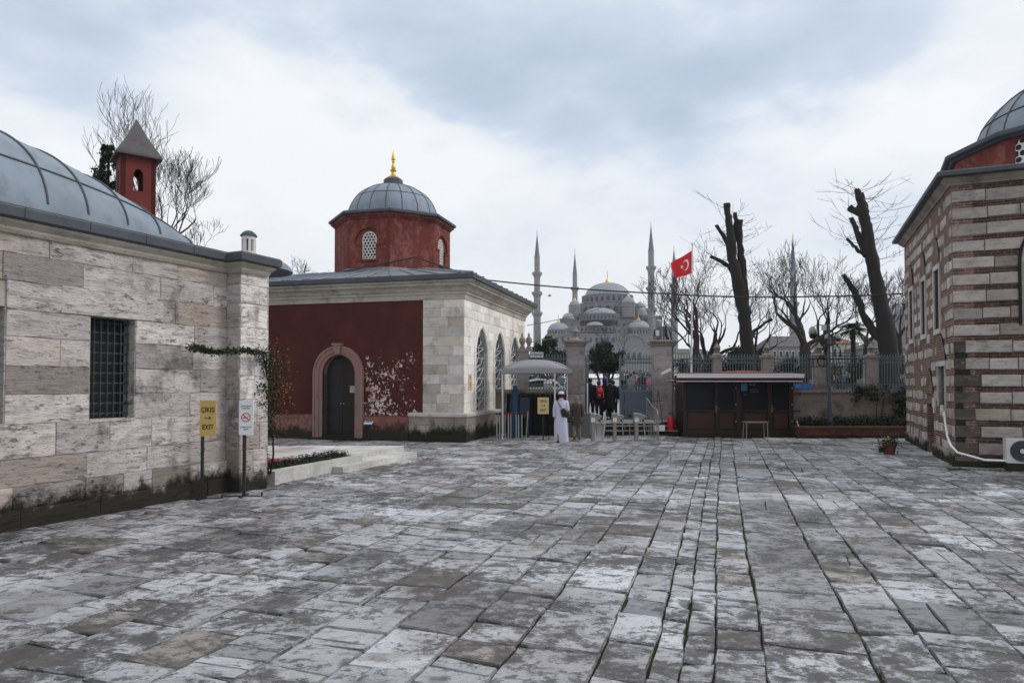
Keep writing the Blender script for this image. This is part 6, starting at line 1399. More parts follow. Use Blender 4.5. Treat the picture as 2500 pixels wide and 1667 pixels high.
pollard('massive pollarded tree with four sawn-off upright limbs right of the flag', 50, [
    [(825, 1500, 50), (805, 1250, 46), (780, 1050, 44), (735, 820, 42), (700, 620, 36), (685, 450, 30), (670, 320, 25), (660, 215, 24)],
    [(790, 1150, 40), (800, 950, 33), (790, 780, 27), (772, 600, 23), (768, 350, 20)],
    [(705, 640, 24), (725, 520, 17), (735, 420, 16), (737, 285, 14)], [(680, 560, 18), (655, 500, 14), (590, 385, 12)],
    [(740, 850, 24), (690, 730, 15), (620, 680, 13), (540, 635, 11)], [(840, 1330, 22), (900, 1260, 14), (960, 1210, 10), (1045, 1160, 9)]], 61, gz(50), 55)
pollard('massive dark pollarded tree leaning left beside the striped building', 46, [
    [(1975, 1500, 66), (1955, 1300, 62), (1925, 1120, 56), (1890, 930, 48), (1850, 720, 44), (1825, 560, 44), (1800, 400, 38), (1775, 280, 34), (1750, 190, 28), (1725, 95, 20)],
    [(1785, 300, 32), (1790, 200, 22), (1772, 125, 18)], [(1800, 640, 26), (1775, 540, 22), (1735, 440, 19), (1695, 325, 17)], [(1800, 650, 18), (1760, 600, 12), (1700, 530, 10), (1660, 492, 10)],
    [(1930, 1350, 36), (1860, 1230, 28), (1800, 1110, 26), (1745, 980, 24), (1690, 870, 20), (1635, 790, 15)], [(1760, 300, 24), (1720, 250, 24), (1700, 225, 20)]], 62, gz(46), 85)
def bt(label, x, Y, seed, H0, r0, L, starts, depth=5, spread=.46, up=.2, group='bare winter trees beyond the fence', kids=(2, 3), wob=.24):
    u, _ = px6(x, 0); return bare_tree(label, (xat(u, Y), Y, gz(Y)), H0, (0, 0, 1), r0, L, depth, seed, group, spread, up, kids, starts, 'bark_far', wob, .012)
bt('leafless tree with a straight trunk directly right of the flag pole', 405, 52, 71, 4.6, .26, 2.3, [((-.5, 0, 1), .6), ((.1, .2, 1.2), .8, 1.1), ((-.15, -.2, 1), .6), ((-.8, .2, .8), .4)])
bt('leafless tree with spreading curved limbs between the flag and the pollarded tree', 480, 58, 72, 2.2, .36, 2.9, [((.75, 0, 1), .6, 1.1), ((.05, .2, 1.2), .75, 1.1), ((.3, -.2, 1), .6), ((-.2, .3, 1.2), .5)])
bt('leafless tree showing right of the big pollarded trunk', 870, 60, 73, 3.4, .24, 2.4, [((.2, 0, 1.2), .7, 1.1), ((.8, .2, .9), .6), ((-.2, -.2, 1.1), .6), ((1.1, 0, .5), .4, .9)])
bt('big leafless tree with a forked V-shaped crown in front of the rightmost minaret', 1285, 48, 74, 3.7, .42, 2.3, [((-.85, 0, 1.1), .55, 1.15), ((.6, .2, 1.1), .6, 1.15), ((-.25, -.2, 1.2), .45), ((.15, .3, 1.2), .5), ((1.0, -.1, .8), .45, 1)], 5)
bt('leafless tree with twisting limbs left of the tall palm', 1400, 56, 75, 3.8, .30, 2.4, [((.4, 0, 1.2), .7, 1.1), ((-.2, .2, 1.2), .6, 1.1), ((.9, -.2, .9), .5), ((1.1, .3, .5), .4)])
bt('thin leafless tree half hidden behind the leaning pollarded trunk', 1790, 60, 76, 4.5, .2, 2.2, [((.3, 0, 1), .6), ((-.6, .2, 1), .6), ((.9, -.2, .8), .5), ((.6, .3, 1.1), .5)])
bt('leafless tree with dense fine twigs next to the roof of the striped building', 2060, 62, 77, 5.0, .22, 2.3, [((.3, 0, 1), .6), ((-.6, .2, 1.1), .6), ((-.9, -.2, .6), .5), ((.1, .3, 1.2), .5)])
bt('small leafless tree behind the flag at the right side of the mosque', 200, 66, 78, 4.4, .18, 2.3, [((-.5, 0, 1), .6), ((.3, .2, 1.1), .6), ((-.8, -.2, .8), .5), ((.5, .3, .8), .5)])
bt('leafless tree in front of the pale mosque facade', -330, 95, 79, 3.2, .18, 2.4, [((-.5, 0, 1), .6), ((.3, .2, 1.1), .6), ((.8, -.2, .8), .5)], 4)
# stump tree and twigs between the two buildings
o = P(690, 655, 42); bare_tree('short pollarded tree with cut stubs seen between limestone building and domed building', (o.x, o.y, 0), 7.4, (0, 0, 1), .18, .8, 2, 81, None, .5, .1, (2, 3), [((-.25, 0, 1), .8), ((.3, 0, 1), .8), ((.05, 0, 1.4), .9)], 'bark', .1, .03)
o = P(760, 655, 60); bare_tree('faint far treetop twigs above the roof of the domed building', (o.x, o.y, 0), 9.4, (0, 0, 1), .2, 1.6, 4, 82, None, .6, .1, (2, 4), [((-.9, 0, .8), .5), ((.9, 0, .8), .5), ((.05, 0, 1), .5)])

def foliage_tree(name, label, u, Y, trunk_h, clumps, n, leaf, seed, mat='leaf_dark', cat='tree', group=None, trunks=((0, 0),), z=None):
    rg = random.Random(seed); z = gz(Y) if z is None else z; o = thing(name, label, cat, (xat(u, Y), Y, z), 0, group); t = MB()
    for (dx, dy) in trunks: t.tube([(dx, dy, -.2), (dx*.9+.05, dy, trunk_h*.5), (dx*1.4, dy, trunk_h)], [.14, .11, .08], 7)
    pts = []
    for (x, y, zz, r) in clumps:
        for _ in range(int(8 + r*10)):
            v = Vector((rg.gauss(0, 1), rg.gauss(0, 1), rg.gauss(0, 1))).normalized() * r * rg.uniform(.45, 1.0); v.z *= .85
            pts.append((x+v.x, y+v.y, zz+v.z, rg.uniform(.25, .5)*r*.9))
        t.tube([(0, 0, trunk_h*.8), (x*.6, y*.6, (trunk_h+zz)/2), (x, y, zz)], [.08, .05, .03], 5)
    t.build('trunk', M['bark'], o); c = MB(); leaves(c, pts, n, .3, leaf, rg, .9, (.0, 1.0)); c.build('crown', M[mat], o, fix=False); return o
foliage_tree('evergreen_tree', 'dark evergreen tree left of the left gate pillar below the mosque', 1335, 60, 2.5, [(0, 0, 3.1, 1.3), (-1.0, 0, 2.6, 1.0), (1.2, 0, 2.9, 1.1), (.2, 0, 4.3, .7), (-.6, .4, 3.6, .8), (1.5, .3, 2.2, .9), (-1.5, 0, 2.1, .6)], 9000, .10, 91)
foliage_tree('clipped_evergreen', 'round dark clipped evergreen on several thin trunks behind the open gate', 1474, 62, 2.0, [(0, 0, 3.3, 1.35), (-.8, 0, 2.9, 1.1), (.85, 0, 2.9, 1.15), (0, .5, 3.9, .95), (-.3, -.3, 2.3, .9), (.8, .2, 2.3, .8)], 12000, .09, 92, trunks=((0, 0), (-.5, .1), (.4, -.1), (.75, .2)))
foliage_tree('evergreen_shrub', 'large dark round evergreen shrub behind the first pollarded tree', 1806, 56, 1.2, [(-1.1, 0, 2.1, 1.35), (0, 0, 2.8, 1.4), (1.2, 0, 2.4, 1.3), (2.0, 0, 1.7, .9), (-1.9, 0, 1.5, .9), (.3, .5, 3.4, .8)], 12000, .10, 93)
foliage_tree('evergreen_shrub', 'dark shrub at the foot of the leafless V-shaped tree', 1970, 52, .8, [(-.8, 0, 1.6, .9), (.3, 0, 1.5, .9), (-1.4, 0, 2.2, .6), (1.2, 0, 1.2, .7)], 5000, .10, 94)
foliage_tree('evergreen_shrub', 'dark shrub at the foot of the leaning pollarded tree', 2120, 54, .8, [(-.9, 0, 1.7, .9), (.3, 0, 2.4, 1.0), (1.2, 0, 1.9, 1.0), (2.1, 0, 1.8, 1.0)], 7000, .10, 95)
foliage_tree('evergreen_tree', 'small pointed dark conifer showing left of the red turret', 256, 27, 7.2, [(0, 0, 9.3, .6), (0, 0, 10.2, .5), (.05, 0, 10.9, .38), (-.2, 0, 9.9, .4), (0, 0, 11.4, .22), (.25, 0, 9.6, .4)], 6500, .06, 96, z=0)
hedl = ['dark hedge behind the fence left of the gate', 'dark hedge seen through the gate leaf', 'dark hedge behind the fence above the kiosk', 'dark hedge behind the fence posts at the street lamp', 'dark hedge behind the last fence panel']
for k, (u0, u1, Y, h_) in enumerate(((1270, 1370, 72, 1.3), (1520, 1590, 100, 1.8), (1650, 1860, 74, 2.6), (1890, 2050, 78, 2.7), (2090, 2230, 70, 2.8))):
    rg = random.Random(100+k); w_ = (xat(u1, Y)-xat(u0, Y))/2; o = thing('hedge', hedl[k], 'hedge', (xat((u0+u1)/2, Y), Y, gz(Y)), 0); c = MB(); pts = [(rg.uniform(-w_, w_), rg.uniform(-.5, .5), rg.uniform(.2, h_), .8) for _ in range(int(w_*26))]
    leaves(c, pts, int(w_*1500), .5, .12, rg, .8, (0, 1)); c.build('foliage', M['leaf_dark'], o, fix=False); c = MB()
    for q in range(6): x = rg.uniform(-w_, w_); c.tube([(x, 0, -.1), (x+.1, 0, h_*.7)], [.05, .03], 5)
    c.build('stem', M['bark'], o)
def palm(label, u, Y, h_, L, seed, n=26):
    rg = random.Random(seed); o = thing('palm_tree', label, 'palm', (xat(u, Y), Y, gz(Y)), 0, None); t = MB(); t.tube([(0, 0, -.2), (.05, 0, h_*.5), (0, 0, h_)], [.22, .17, .2], 9)
    for k in range(30): a = R(137*k); t.tube([(.17*math.cos(a), .17*math.sin(a), h_-.9*(k/30)-.05), (.3*math.cos(a), .3*math.sin(a), h_-.9*(k/30)+.15)], [.03, .01], 4)
    t.build('trunk', M['bark'], o); c = MB()
    for k in range(n):
        a = R(137.5*k); el_ = rg.uniform(-.5, 1.0); d = Vector((math.cos(a)*math.cos(el_), math.sin(a)*math.cos(el_), math.sin(el_))); side = d.cross(Vector((0, 0, 1))).normalized()
        pts = [Vector((0, 0, h_)) + d*L*f + Vector((0, 0, -.55*L*f*f)) for f in [j/6 for j in range(7)]]; c.tube(pts[:4], [.02, .015, .01, .008], 4, cap=False)
        for j in range(2, 7):
            for q in range(5):
                f = (j + q/5 - 1)/6; p = Vector((0, 0, h_)) + d*L*f + Vector((0, 0, -.55*L*f*f))
                for sg_ in (-1, 1):
                    e_ = p + side*sg_*L*.30*(1-f*.5) + d*L*.22 - Vector((0, 0, L*rg.uniform(.05, .22))); c.add([p, p + d*.05, e_], [(0, 1, 2)], rg.random())
    c.build('fronds', M['palm_leaf'], o, fix=False)
palm('small palm just left of the flag pole base', 1664, 60, 2.6, .95, 1)
palm('tall shaggy palm left of the leaning pollarded tree', 2083, 56, 5.2, 1.5, 2, 40)
palm('slim palm behind the street lamp head', 2016, 58, 4.6, 1.15, 3)
palm('low spiky palm at the foot of the leafless V-shaped tree', 1934, 54, 1.6, 1.3, 4, 22)

# ================================================================== FLAG, STREET LAMP BEYOND, BIRDS
FY = 38; fpb = P(1687, 870, FY); fgo = thing('flagpole', 'tall slim white flagpole beyond the fence', 'flagpole', (fpb.x, FY, gz(FY)))
tp = P(1692, 594, FY) - fgo.location; m_ = MB(); m_.tube([(0, 0, 0), tuple(tp)], [.06, .035], 10); m_.build('pole', M['off_white'], fgo, smooth=60); m_ = MB(); m_.lathe([(0, -.06), (.06, -.02), (.06, .03), (0, .07)], tuple(tp), 10); m_.build('ball', M['off_white'], fgo)
c_ = [P(1691.5, 610, FY), P(1691, 665, FY), P(1637, 641, FY), P(1651, 677, FY)]          # hoist top, hoist bottom, fly top, fly bottom
def fmap(s, t, off=0.0):                    # s 0..1.5 from the hoist, t 0..1 upwards
    f = s/1.5; a = c_[1].lerp(c_[0], t); b = c_[3].lerp(c_[2], t); p = a.lerp(b, f); wv = .10*f*math.sin(f*9 + t*1.6)
    return Vector((p.x, p.y + wv + off, p.z - .05*math.sin(f*math.pi)*(1-t*.4) + .03*math.sin(f*11)*f))
fo2 = thing('flag', 'red flag with white crescent and star flying left from the pole', 'flag', (0, 0, 0)); m_ = MB(); nx, nz = 24, 12
m_.add([fmap(1.5*i/nx, j/nz) for i in range(nx+1) for j in range(nz+1)], [(i*(nz+1)+j, (i+1)*(nz+1)+j, (i+1)*(nz+1)+j+1, i*(nz+1)+j+1) for i in range(nx) for j in range(nz)]); fc = m_.build('cloth', M['flag_red'], fo2, smooth=60)
em = MB()
for off in (-.012, .012):
    n = 36; oo = [(.5+.25*math.cos(2*math.pi*k/n), .5+.25*math.sin(2*math.pi*k/n)) for k in range(n)]
    def inn(k):
        ang = 2*math.pi*k/n; p = oo[k]; c2 = (.5625, .5); d = (p[0]-c2[0], p[1]-c2[1]); L = math.hypot(*d); return (c2[0]+d[0]/L*min(.2, L), c2[1]+d[1]/L*min(.2, L))
    for k in range(n): k2 = (k+1) % n; em.add([fmap(*oo[k], off), fmap(*oo[k2], off), fmap(*inn(k2), off), fmap(*inn(k), off)], [(0, 1, 2, 3)])
    sc_c = (.80, .5); st_ = [(sc_c[0] + (.125 if k % 2 == 0 else .048)*math.cos(math.pi + k*math.pi/5), sc_c[1] + (.125 if k % 2 == 0 else .048)*math.sin(math.pi + k*math.pi/5)) for k in range(10)]
    em.add([fmap(*sc_c, off)] + [fmap(*p, off) for p in st_], [(0, 1+k, 1+(k+1) % 10) for k in range(10)])
em.build('crescent_and_star', M['white'], fc)
for (u, v, s, lab) in ((1342, 722, 0, 'small dark bird flying left of the mosque dome'), (1609, 663, 1, 'small dark bird flying between minaret and flag')):
    p = P(u, v, 70); o = thing('bird', lab, 'bird', tuple(p), s*.6); m_ = MB(); m_.loft([(0, 0, 0, 0, 0)], 3) if False else None
    m_.add([(-.22, 0, 0), (-.05, .05, .02), (.2, 0, .02), (-.05, -.05, .02), (0, .05, .05), (-.1, .42, .16), (.06, .40, .14), (0, -.05, .05), (-.1, -.42, .10), (.06, -.40, .08), (-.28, .05, 0), (-.28, -.05, 0), (0, 0, -.06), (0, 0, .07)],
           [(0, 1, 13), (0, 13, 3), (1, 2, 13), (3, 13, 2), (0, 12, 1), (0, 3, 12), (1, 12, 2), (3, 2, 12), (1, 5, 6), (1, 6, 2), (3, 9, 8), (3, 2, 9), (0, 10, 11)]); m_.build('body', M['rubber'], o)
o = thing('park_lamp', 'slim double-armed dark park lamp standing beyond the fence', 'street lamp', (xat(2034, 44), 44, gz(44))); m_ = MB(); m_.tube([(0, 0, 0), (0, 0, zat(805, 44)-gz(44))], .05, 8); m_.build('pole', M['iron'], o)
zt_ = zat(812, 44)-gz(44)
for sg_ in (-1, 1): m_ = MB(); m_.tube([(0, 0, zt_-.2), (sg_*.3, 0, zt_), (sg_*.36, 0, zt_-.1)], .02, 6); m_.build('arm', M['iron'], o); lamp_head(o, sg_*.36, zt_-.38, .7)

# ================================================================== MOSQUE AND MINARETS
M['mosque'] = stone('pale_grey_mosque_stone', (.25, .245, .26), (.20, .195, .21), streak=2, sk=.5, grime=.55, bs=.2, bd=.1, pit=.2)
M['mosque_lead'] = lead('far_lead_dome', (.30, .325, .365), (.22, .235, .27), .5)
M['mosque_dark'] = plain('mosque_window_dark', (.035, .04, .05), .7, .2, .1, bump=0)
MD = 366.0; K = .2296                       # crop pixels to photo pixels
mq = thing('mosque', 'great grey mosque with a large lead dome, half domes and gilded finials in the distance', 'mosque', (xat(1483, MD), MD, gz(MD)))
mo_ = mq.location.copy()
def Mp(x, y, Y): p = P(1250 + x*K, 520 + y*K, Y); return p - mo_
def Ms(w_, Y): return w_*K*Y/F
def mdome(name, x, yb, yt, hw_, Y, ribs=28, parent=None, finial=None, a=(0, 2*math.pi)):
    c = Mp(x, yb, Y); Rr = Ms(hw_, Y); h_ = (Mp(x, yt, Y-Rr*.2) - c).z; m_ = MB()
    m_.lathe([(Rr*math.cos(R(t)), h_*math.sin(R(t))) for t in range(0, 91, 7)] + [(0, h_)], tuple(c), 40); o = m_.build(name, M['mosque_lead'], parent or mq, smooth=40); rbm = MB()
    for k in range(ribs):
        an = 2*math.pi*k/ribs; rbm.tube([(c.x + Rr*math.cos(R(t))*math.cos(an), c.y + Rr*math.cos(R(t))*math.sin(an), c.z + h_*math.sin(R(t))) for t in range(0, 85, 12)], Rr*.011, 4, cap=False)
    rbm.build('ribs', M['lead_brown'], o, fix=False)
    if finial:
        fmh, fr = finial; f = MB(); f.lathe([(fr, 0), (fr*.85, fr*.6), (fr*.3, fr*1.4), (fr*.12, fr*1.8), (fr*.10, fmh*.45), (fr*.25, fmh*.5), (fr*.08, fmh*.55), (fr*.2, fmh*.65), (fr*.06, fmh*.7), (fr*.14, fmh*.8), (fr*.04, fmh*.85), (0, fmh)], (c.x, c.y, c.z + h_*.985), 12); f.build('finial', M['gold'], o, smooth=50)
    return o, c, Rr
def mdrum(name, x, y0, y1, hw_, Y, nwin=0, win=(.5, .8), parent=None, n=32, lip=True, hwt=None):
    c = Mp(x, y1, Y); Rr = Ms(hw_, Y); Rt = Ms(hwt or hw_, Y); h_ = (Mp(x, y0, Y) - c).z; m_ = MB(); m_.lathe([(Rr, 0), (Rt, h_*.9)] + ([(Rt*1.04, h_*.92), (Rt*1.04, h_), (Rt*.9, h_*1.03)] if lip else [(Rt, h_), (0, h_)]), tuple(c), n); o = m_.build(name, M['mosque'], parent or mq, smooth=30)
    if nwin:
        wm_ = MB(); bm_ = MB()
        for k in range(nwin):
            an = 2*math.pi*(k+.5)/nwin; tn_ = Vector((-math.sin(an), math.cos(an), 0)); cn2 = Vector((math.cos(an), math.sin(an), 0)); hw2 = math.pi*Rr/nwin*win[0]; base_ = c + cn2*(Rr*1.006) + Vector((0, 0, h_*.12)); hh = h_*win[1]
            poly = [base_ - tn_*hw2, base_ + tn_*hw2] + [base_ + tn_*hw2*math.cos(R(t)) + Vector((0, 0, hh*.7 + hh*.3*math.sin(R(t)))) for t in range(0, 181, 30)]
            if math.sin(an) < .12: w1_ = MB(); w1_.add(poly, [tuple(range(len(poly)))]); w1_.build('window', M['mosque_dark'], o, fix=False)
            q = c + cn2*Rr + tn_*(math.pi*Rr/nwin)
            bm_.M = Matrix.Translation(q + Vector((0, 0, h_*.45))) @ Matrix.Rotation(an + math.pi/nwin, 4, 'Z'); bm_.box(-Rr*.012, Rr*.035, -hw2*.3, hw2*.3, -h_*.45, h_*.45); bm_.M = Matrix()
        bm_.build('buttresses', M['mosque'], o)
    return o
def mbox(name, x0, x1, y0, y1, Y, dep, wins=(), mat='mosque', cap=True, parent=None):
    a, b = Mp(x0, y1, Y), Mp(x1, y0, Y); m_ = MB(); m_.box(a.x, b.x, a.y, a.y+dep, a.z, b.z)
    if cap: m_.box(a.x-.4, b.x+.4, a.y-.4, a.y+dep+.4, b.z, b.z+.55)
    o = m_.build(name, M[mat], parent or mq)
    if wins:
        for (x, y0_, y1_, hw2) in wins:
            w_ = MB(); p = Mp(x, y1_, Y); h2 = (Mp(x, y0_, Y)-p).z; ww_ = Ms(hw2, Y); w_.add([(p.x-ww_, p.y-.03, p.z), (p.x+ww_, p.y-.03, p.z)] + [(p.x+ww_*math.cos(R(t)), p.y-.03, p.z+h2*.72+h2*.28*math.sin(R(t))) for t in range(0, 181, 30)], [tuple(range(9))]); w_.build('window', M['mosque_dark'], o, fix=False)
    return o
mdome('great_dome', 1017, 890, 735, 236, 366, 40, None, ((Mp(0, 575, 366)-Mp(0, 730, 366)).z, 1.5))
mdrum('great_drum', 1017, 885, 985, 262, 366, 28, (.52, .62), hwt=262)
mdrum('dome_base', 1017, 965, 1090, 315, 366, 24, (.5, .5), n=16, hwt=290)
mbox('central_block', 690, 1345, 1080, 1560, 356, 60)
for x, hw_, y0, y1, yt, Y in ((668, 62, 977, 1110, 925, 348), (1240, 72, 950, 1110, 885, 348)):
    mdrum('weight_turret', x, y0, y1, hw_, Y, 8, (.0, .1), n=8); mdome('turret_dome', x, y0+3, yt, hw_*.93, Y, 16, None, (3.6, .8))
mdome('half_dome', 935, 1088, 1002, 178, 346, 32)
mdrum('half_dome_drum', 930, 1083, 1152, 212, 346, 34, (.46, .62))
mdome('low_half_dome', 885, 1200, 1153, 90, 335, 20)
mbox('lower_drum', 715, 1105, 1212, 1268, 336, 20, [(x, 1220, 1258, 11) for x in range(745, 1100, 43)])
mdome('side_half_dome', 600, 1130, 1060, 66, 345, 16); mdrum('side_half_dome_drum', 595, 1128, 1180, 84, 345, 18, (.45, .6))
mdome('side_half_dome', 1395, 1095, 1000, 78, 360, 18); mdrum('side_half_dome_drum', 1392, 1092, 1150, 92, 360, 18, (.45, .6)); mdome('small_rear_dome', 1368, 1002, 945, 56, 368, 16, None, (3, .6)); mdrum('small_rear_drum', 1368, 1000, 1060, 60, 368, 12, (.4, .5))
mbox('shoulder_block', 545, 720, 1160, 1300, 340, 25, [(575, 1180, 1205, 9), (640, 1170, 1200, 9)]); mbox('shoulder_block', 1130, 1320, 1150, 1300, 340, 25, [(1190, 1170, 1200, 9), (1250, 1170, 1200, 9)])
mdome('corner_dome', 495, 1246, 1162, 112, 334, 24, None, (4.6, .9)); mdrum('corner_drum', 492, 1243, 1300, 112, 334, 22, (.45, .6))
mdome('corner_dome', 1350, 1222, 1136, 112, 334, 24, None, (4.9, 1.0)); mdrum('corner_drum', 1350, 1219, 1300, 112, 334, 22, (.45, .6))
mbox('white_kiosk_tower', 515, 600, 1235, 1300, 330, 6, [(535, 1260, 1285, 8)]); mbox('white_kiosk_tower', 1105, 1225, 1225, 1290, 330, 6, [(1140, 1243, 1268, 9)])
mbox('facade', 380, 1500, 1292, 1700, 328, 30, [(x, 1320, 1375, 13) for x in list(range(420, 1130, 60))] + [(x, 1480, 1560, 16) for x in (1240, 1300, 1360)])
ar = MB(); pc = Mp(1300, 1600, 328)
for (r0, r1, d) in ((Ms(112, 328), Ms(135, 328), .8),):
    for k in range(16): a0_, a1_ = math.pi*k/16, math.pi*(k+1)/16; zc = Ms(185, 328); ar.add([(pc.x + r*math.cos(a), pc.y-d_, pc.z + zc + r*math.sin(a)) for r, a, d_ in ((r0, a0_, d), (r0, a1_, d), (r1, a1_, d), (r1, a0_, d), (r0, a0_, 0), (r0, a1_, 0), (r1, a1_, 0), (r1, a0_, 0))], [(0, 1, 2, 3), (0, 4, 5, 1), (3, 2, 6, 7)])
ar.build('great_arch', M['mosque'], mq)
mbox('gallery_block', 1490, 1600, 1105, 1700, 345, 20, [(1545, 1120, 1145, 9)]); mdome('gallery_dome', 1560, 1160, 1130, 34, 340, 12); mbox('gallery_block', 1595, 1700, 1215, 1700, 338, 20, [(1640, 1250, 1300, 8)]); mdome('gallery_dome', 1665, 1218, 1172, 40, 336, 12)
mbox('stepped_buttress', 690, 760, 1010, 1100, 352, 10); mbox('stepped_buttress', 1110, 1180, 1000, 1100, 352, 10); mbox('stepped_buttress', 1080, 1150, 1105, 1230, 343, 10)

def minaret(label, u, Y, tip, cone0, cone1, wt, wb, balc, bot, wb2=None):
    o = thing('minaret', label, 'minaret', (xat(u, Y), Y, gz(Y)), 0, 'slender pencil minarets of the mosque'); px_ = Y/F; zz_ = lambda v: zat(v, Y) - gz(Y)
    sh = MB(); prof = []; vs = sorted([b_ for b_ in balc], reverse=True); ws = [wb] + [wb + (wt-wb)*(k+1)/len(vs) for k in range(len(vs))]
    prof.append((wb*.56*px_, 0)); prof.append((wb*.53*px_, zz_(bot)))
    for k, b_ in enumerate(vs): prof += [(ws[k]/2*px_, zz_(b_[1]+.2)), (ws[k+1]/2*px_, zz_(b_[0]))]
    prof.append((wt/2*px_, zz_(cone1))); sh.lathe(prof, (0, 0, 0), 16); sh.build('shaft', M['mosque'], o, smooth=30)
    for (b0, b1, bw) in balc:
        m_ = MB(); m_.lathe([(ws[0]/2*px_*.95, zz_(b1)), (bw*.36*px_, zz_(b1-(b1-b0)*.25)), (bw*.44*px_, zz_(b1-(b1-b0)*.5)), (bw*.5*px_, zz_(b1-(b1-b0)*.6)), (bw*.5*px_, zz_(b0)), (bw*.46*px_, zz_(b0)), (bw*.46*px_, zz_(b1-(b1-b0)*.55)), (0, zz_(b1-(b1-b0)*.55))], (0, 0, 0), 16); m_.build('balcony', M['mosque'], o)
    m_ = MB(); m_.lathe([(wt*.46*px_, zz_(cone1)), (wt*.53*px_, zz_(cone1)), (wt*.53*px_, zz_(cone1)+.4), (wt*.46*px_, zz_(cone1)+.6), (wt*.05*px_, zz_(cone0))], (0, 0, 0), 16); m_.build('spire', M['spire'], o, smooth=30)
    m_ = MB(); hF = zz_(tip)-zz_(cone0); m_.lathe([(.12, 0), (.10, hF*.1), (.35, hF*.15), (.1, hF*.22), (.28, hF*.32), (.08, hF*.4), (.2, hF*.5), (.06, hF*.6), (.12, hF*.7), (.03, hF*.8), (0, hF)], (0, 0, zz_(cone0)-.1), 8); m_.build('finial', M['gold'], o)
M['spire'] = plain('blue_grey_lead_spire', (.11, .125, .15), .5, .15, .3, bump=0)
def cv(x): return 520 + x*K
minaret('leftmost tall minaret with three balconies standing clear of the mosque', 1311.5, 345, 554, cv(222), cv(468), 13.6, 17.5, [(cv(628), cv(685), 24.5), (cv(838), cv(900), 25.5), (cv(1053), cv(1115), 26)], cv(1500))
minaret('shorter minaret rising behind the left shoulder of the mosque', 1404, 400, 601, cv(425), cv(648), 11.2, 13, [(cv(785), cv(842), 20)], cv(1000))
minaret('tallest minaret with three balconies at the right front corner of the mosque', 1591, 335, 534, cv(130), cv(400), 14.5, 18.5, [(cv(565), cv(625), 25), (cv(787), cv(840), 26), (cv(1012), cv(1078), 27.5)], cv(1400))
minaret('minaret partly hidden behind the red flag and bare branches', 1647, 390, 592, 609, 652, 12, 17, [(693, 706, 22), (729, 742, 24), (777, 790, 25)], 850)
minaret('rightmost minaret half hidden by the leafless V-shaped tree', 1939, 300, 562, 578, 662, 14, 19, [(688, 702, 25), (738, 752, 27)], 850)
# small far domed building at the right
fd = thing('far_domed_building', 'small pale grey domed bath house showing between the leaning tree and striped building', 'building', (xat(2226, 150), 150, gz(150))); fo_2 = fd.location.copy(); sc3 = 150/F
m_ = MB(); m_.box(-6.4, 6, -4, 8, -.5, zat(820, 150)-fo_2.z); m_.build('wall', M['mosque'], fd)
m_ = MB(); m_.lathe([(5.0, zat(785, 150)-fo_2.z-2), (5.0, zat(772, 150)-fo_2.z), (5.3, zat(771, 150)-fo_2.z), (5.3, zat(769, 150)-fo_2.z), (4.9, zat(768, 150)-fo_2.z)], (0, 2, 0), 24); m_.lathe([(5.5, 0), (5.5, zat(788, 150)-fo_2.z)], (0, 2, 0), 8); m_.build('drum', M['mosque'], fd)
m_ = MB(); m_.lathe([(4.8*math.cos(R(a)), zat(769, 150)-fo_2.z + 3.0*math.sin(R(a))) for a in range(0, 91, 10)], (0, 2, 0), 28); m_.build('dome', M['mosque_lead'], fd, smooth=50)
for k in range(-2, 3): m_ = MB(); m_.add([(k*1.9-.5, -4.02, 3), (k*1.9+.5, -4.02, 3), (k*1.9+.5, -4.02, 5.2), (k*1.9, -4.02, 5.9), (k*1.9-.5, -4.02, 5.2)], [(0, 1, 2, 3, 4)]); m_.build('window', M['mosque_dark'], fd, fix=False)

# ================================================================== FAR HOUSES AND STALLS
def house(label, u0, u1, ve, vr, Y, dep, nw, wall='house', roof='roof_tile', rows=1, flat=False):
    x0, x1 = xat(u0, Y), xat(u1, Y); o = thing('house', label, 'house', ((x0+x1)/2, Y, gz(Y))); h = (x1-x0)/2; ze = zat(ve, Y)-gz(Y); zr = zat(vr, Y)-gz(Y)
    m_ = MB(); m_.box(-h, h, 0, dep, -.5, ze); m_.build('wall', M[wall], o)
    m_ = MB()
    if flat: m_.box(-h-.3, h+.3, -.3, dep+.3, ze+.002, zr)
    else: m_.add([(-h-.4, -.4, ze+.002), (h+.4, -.4, ze+.002), (h+.4, dep+.4, ze+.002), (-h-.4, dep+.4, ze+.002), (-h*.6, dep/2, zr), (h*.6, dep/2, zr)], [(0, 1, 5, 4), (1, 2, 5), (2, 3, 4, 5), (3, 0, 4), (3, 2, 1, 0)])
    m_.build('roof', M[roof], o)
    for r_ in range(rows):
        for k in range(nw):
            x = -h + 2*h*(k+.5)/nw; zc = ze - 1.6 - 3*r_; wdt = min(.55, h/nw*.5); m_ = MB(); m_.box(x-wdt, x+wdt, -.06, -.003, zc-.9, zc+.7); f = m_.build('window', M['off_white'], o); m_ = MB(); m_.box(x-wdt*.78, x+wdt*.78, -.07, -.061, zc-.75, zc+.55); m_.build('pane', M['glass'], f)
house('pale house with red tiled roof and dark windows behind the tall palm', 2032, 2098, 838, 822, 120, 9, 5, rows=2)
house('long low grey building far behind the leafless tree', 1884, 1990, 846, 816, 150, 12, 7, 'mosque', 'tile_grey', 2)
house('low house with a dull tiled roof beyond the hedge above the kiosk', 1655, 1745, 862, 848, 130, 10, 6, 'house', 'tile_grey', 1)
house('pale low building behind the leaning pollarded tree', 2120, 2215, 850, 836, 110, 8, 5, 'mosque', 'tile_grey', 2)
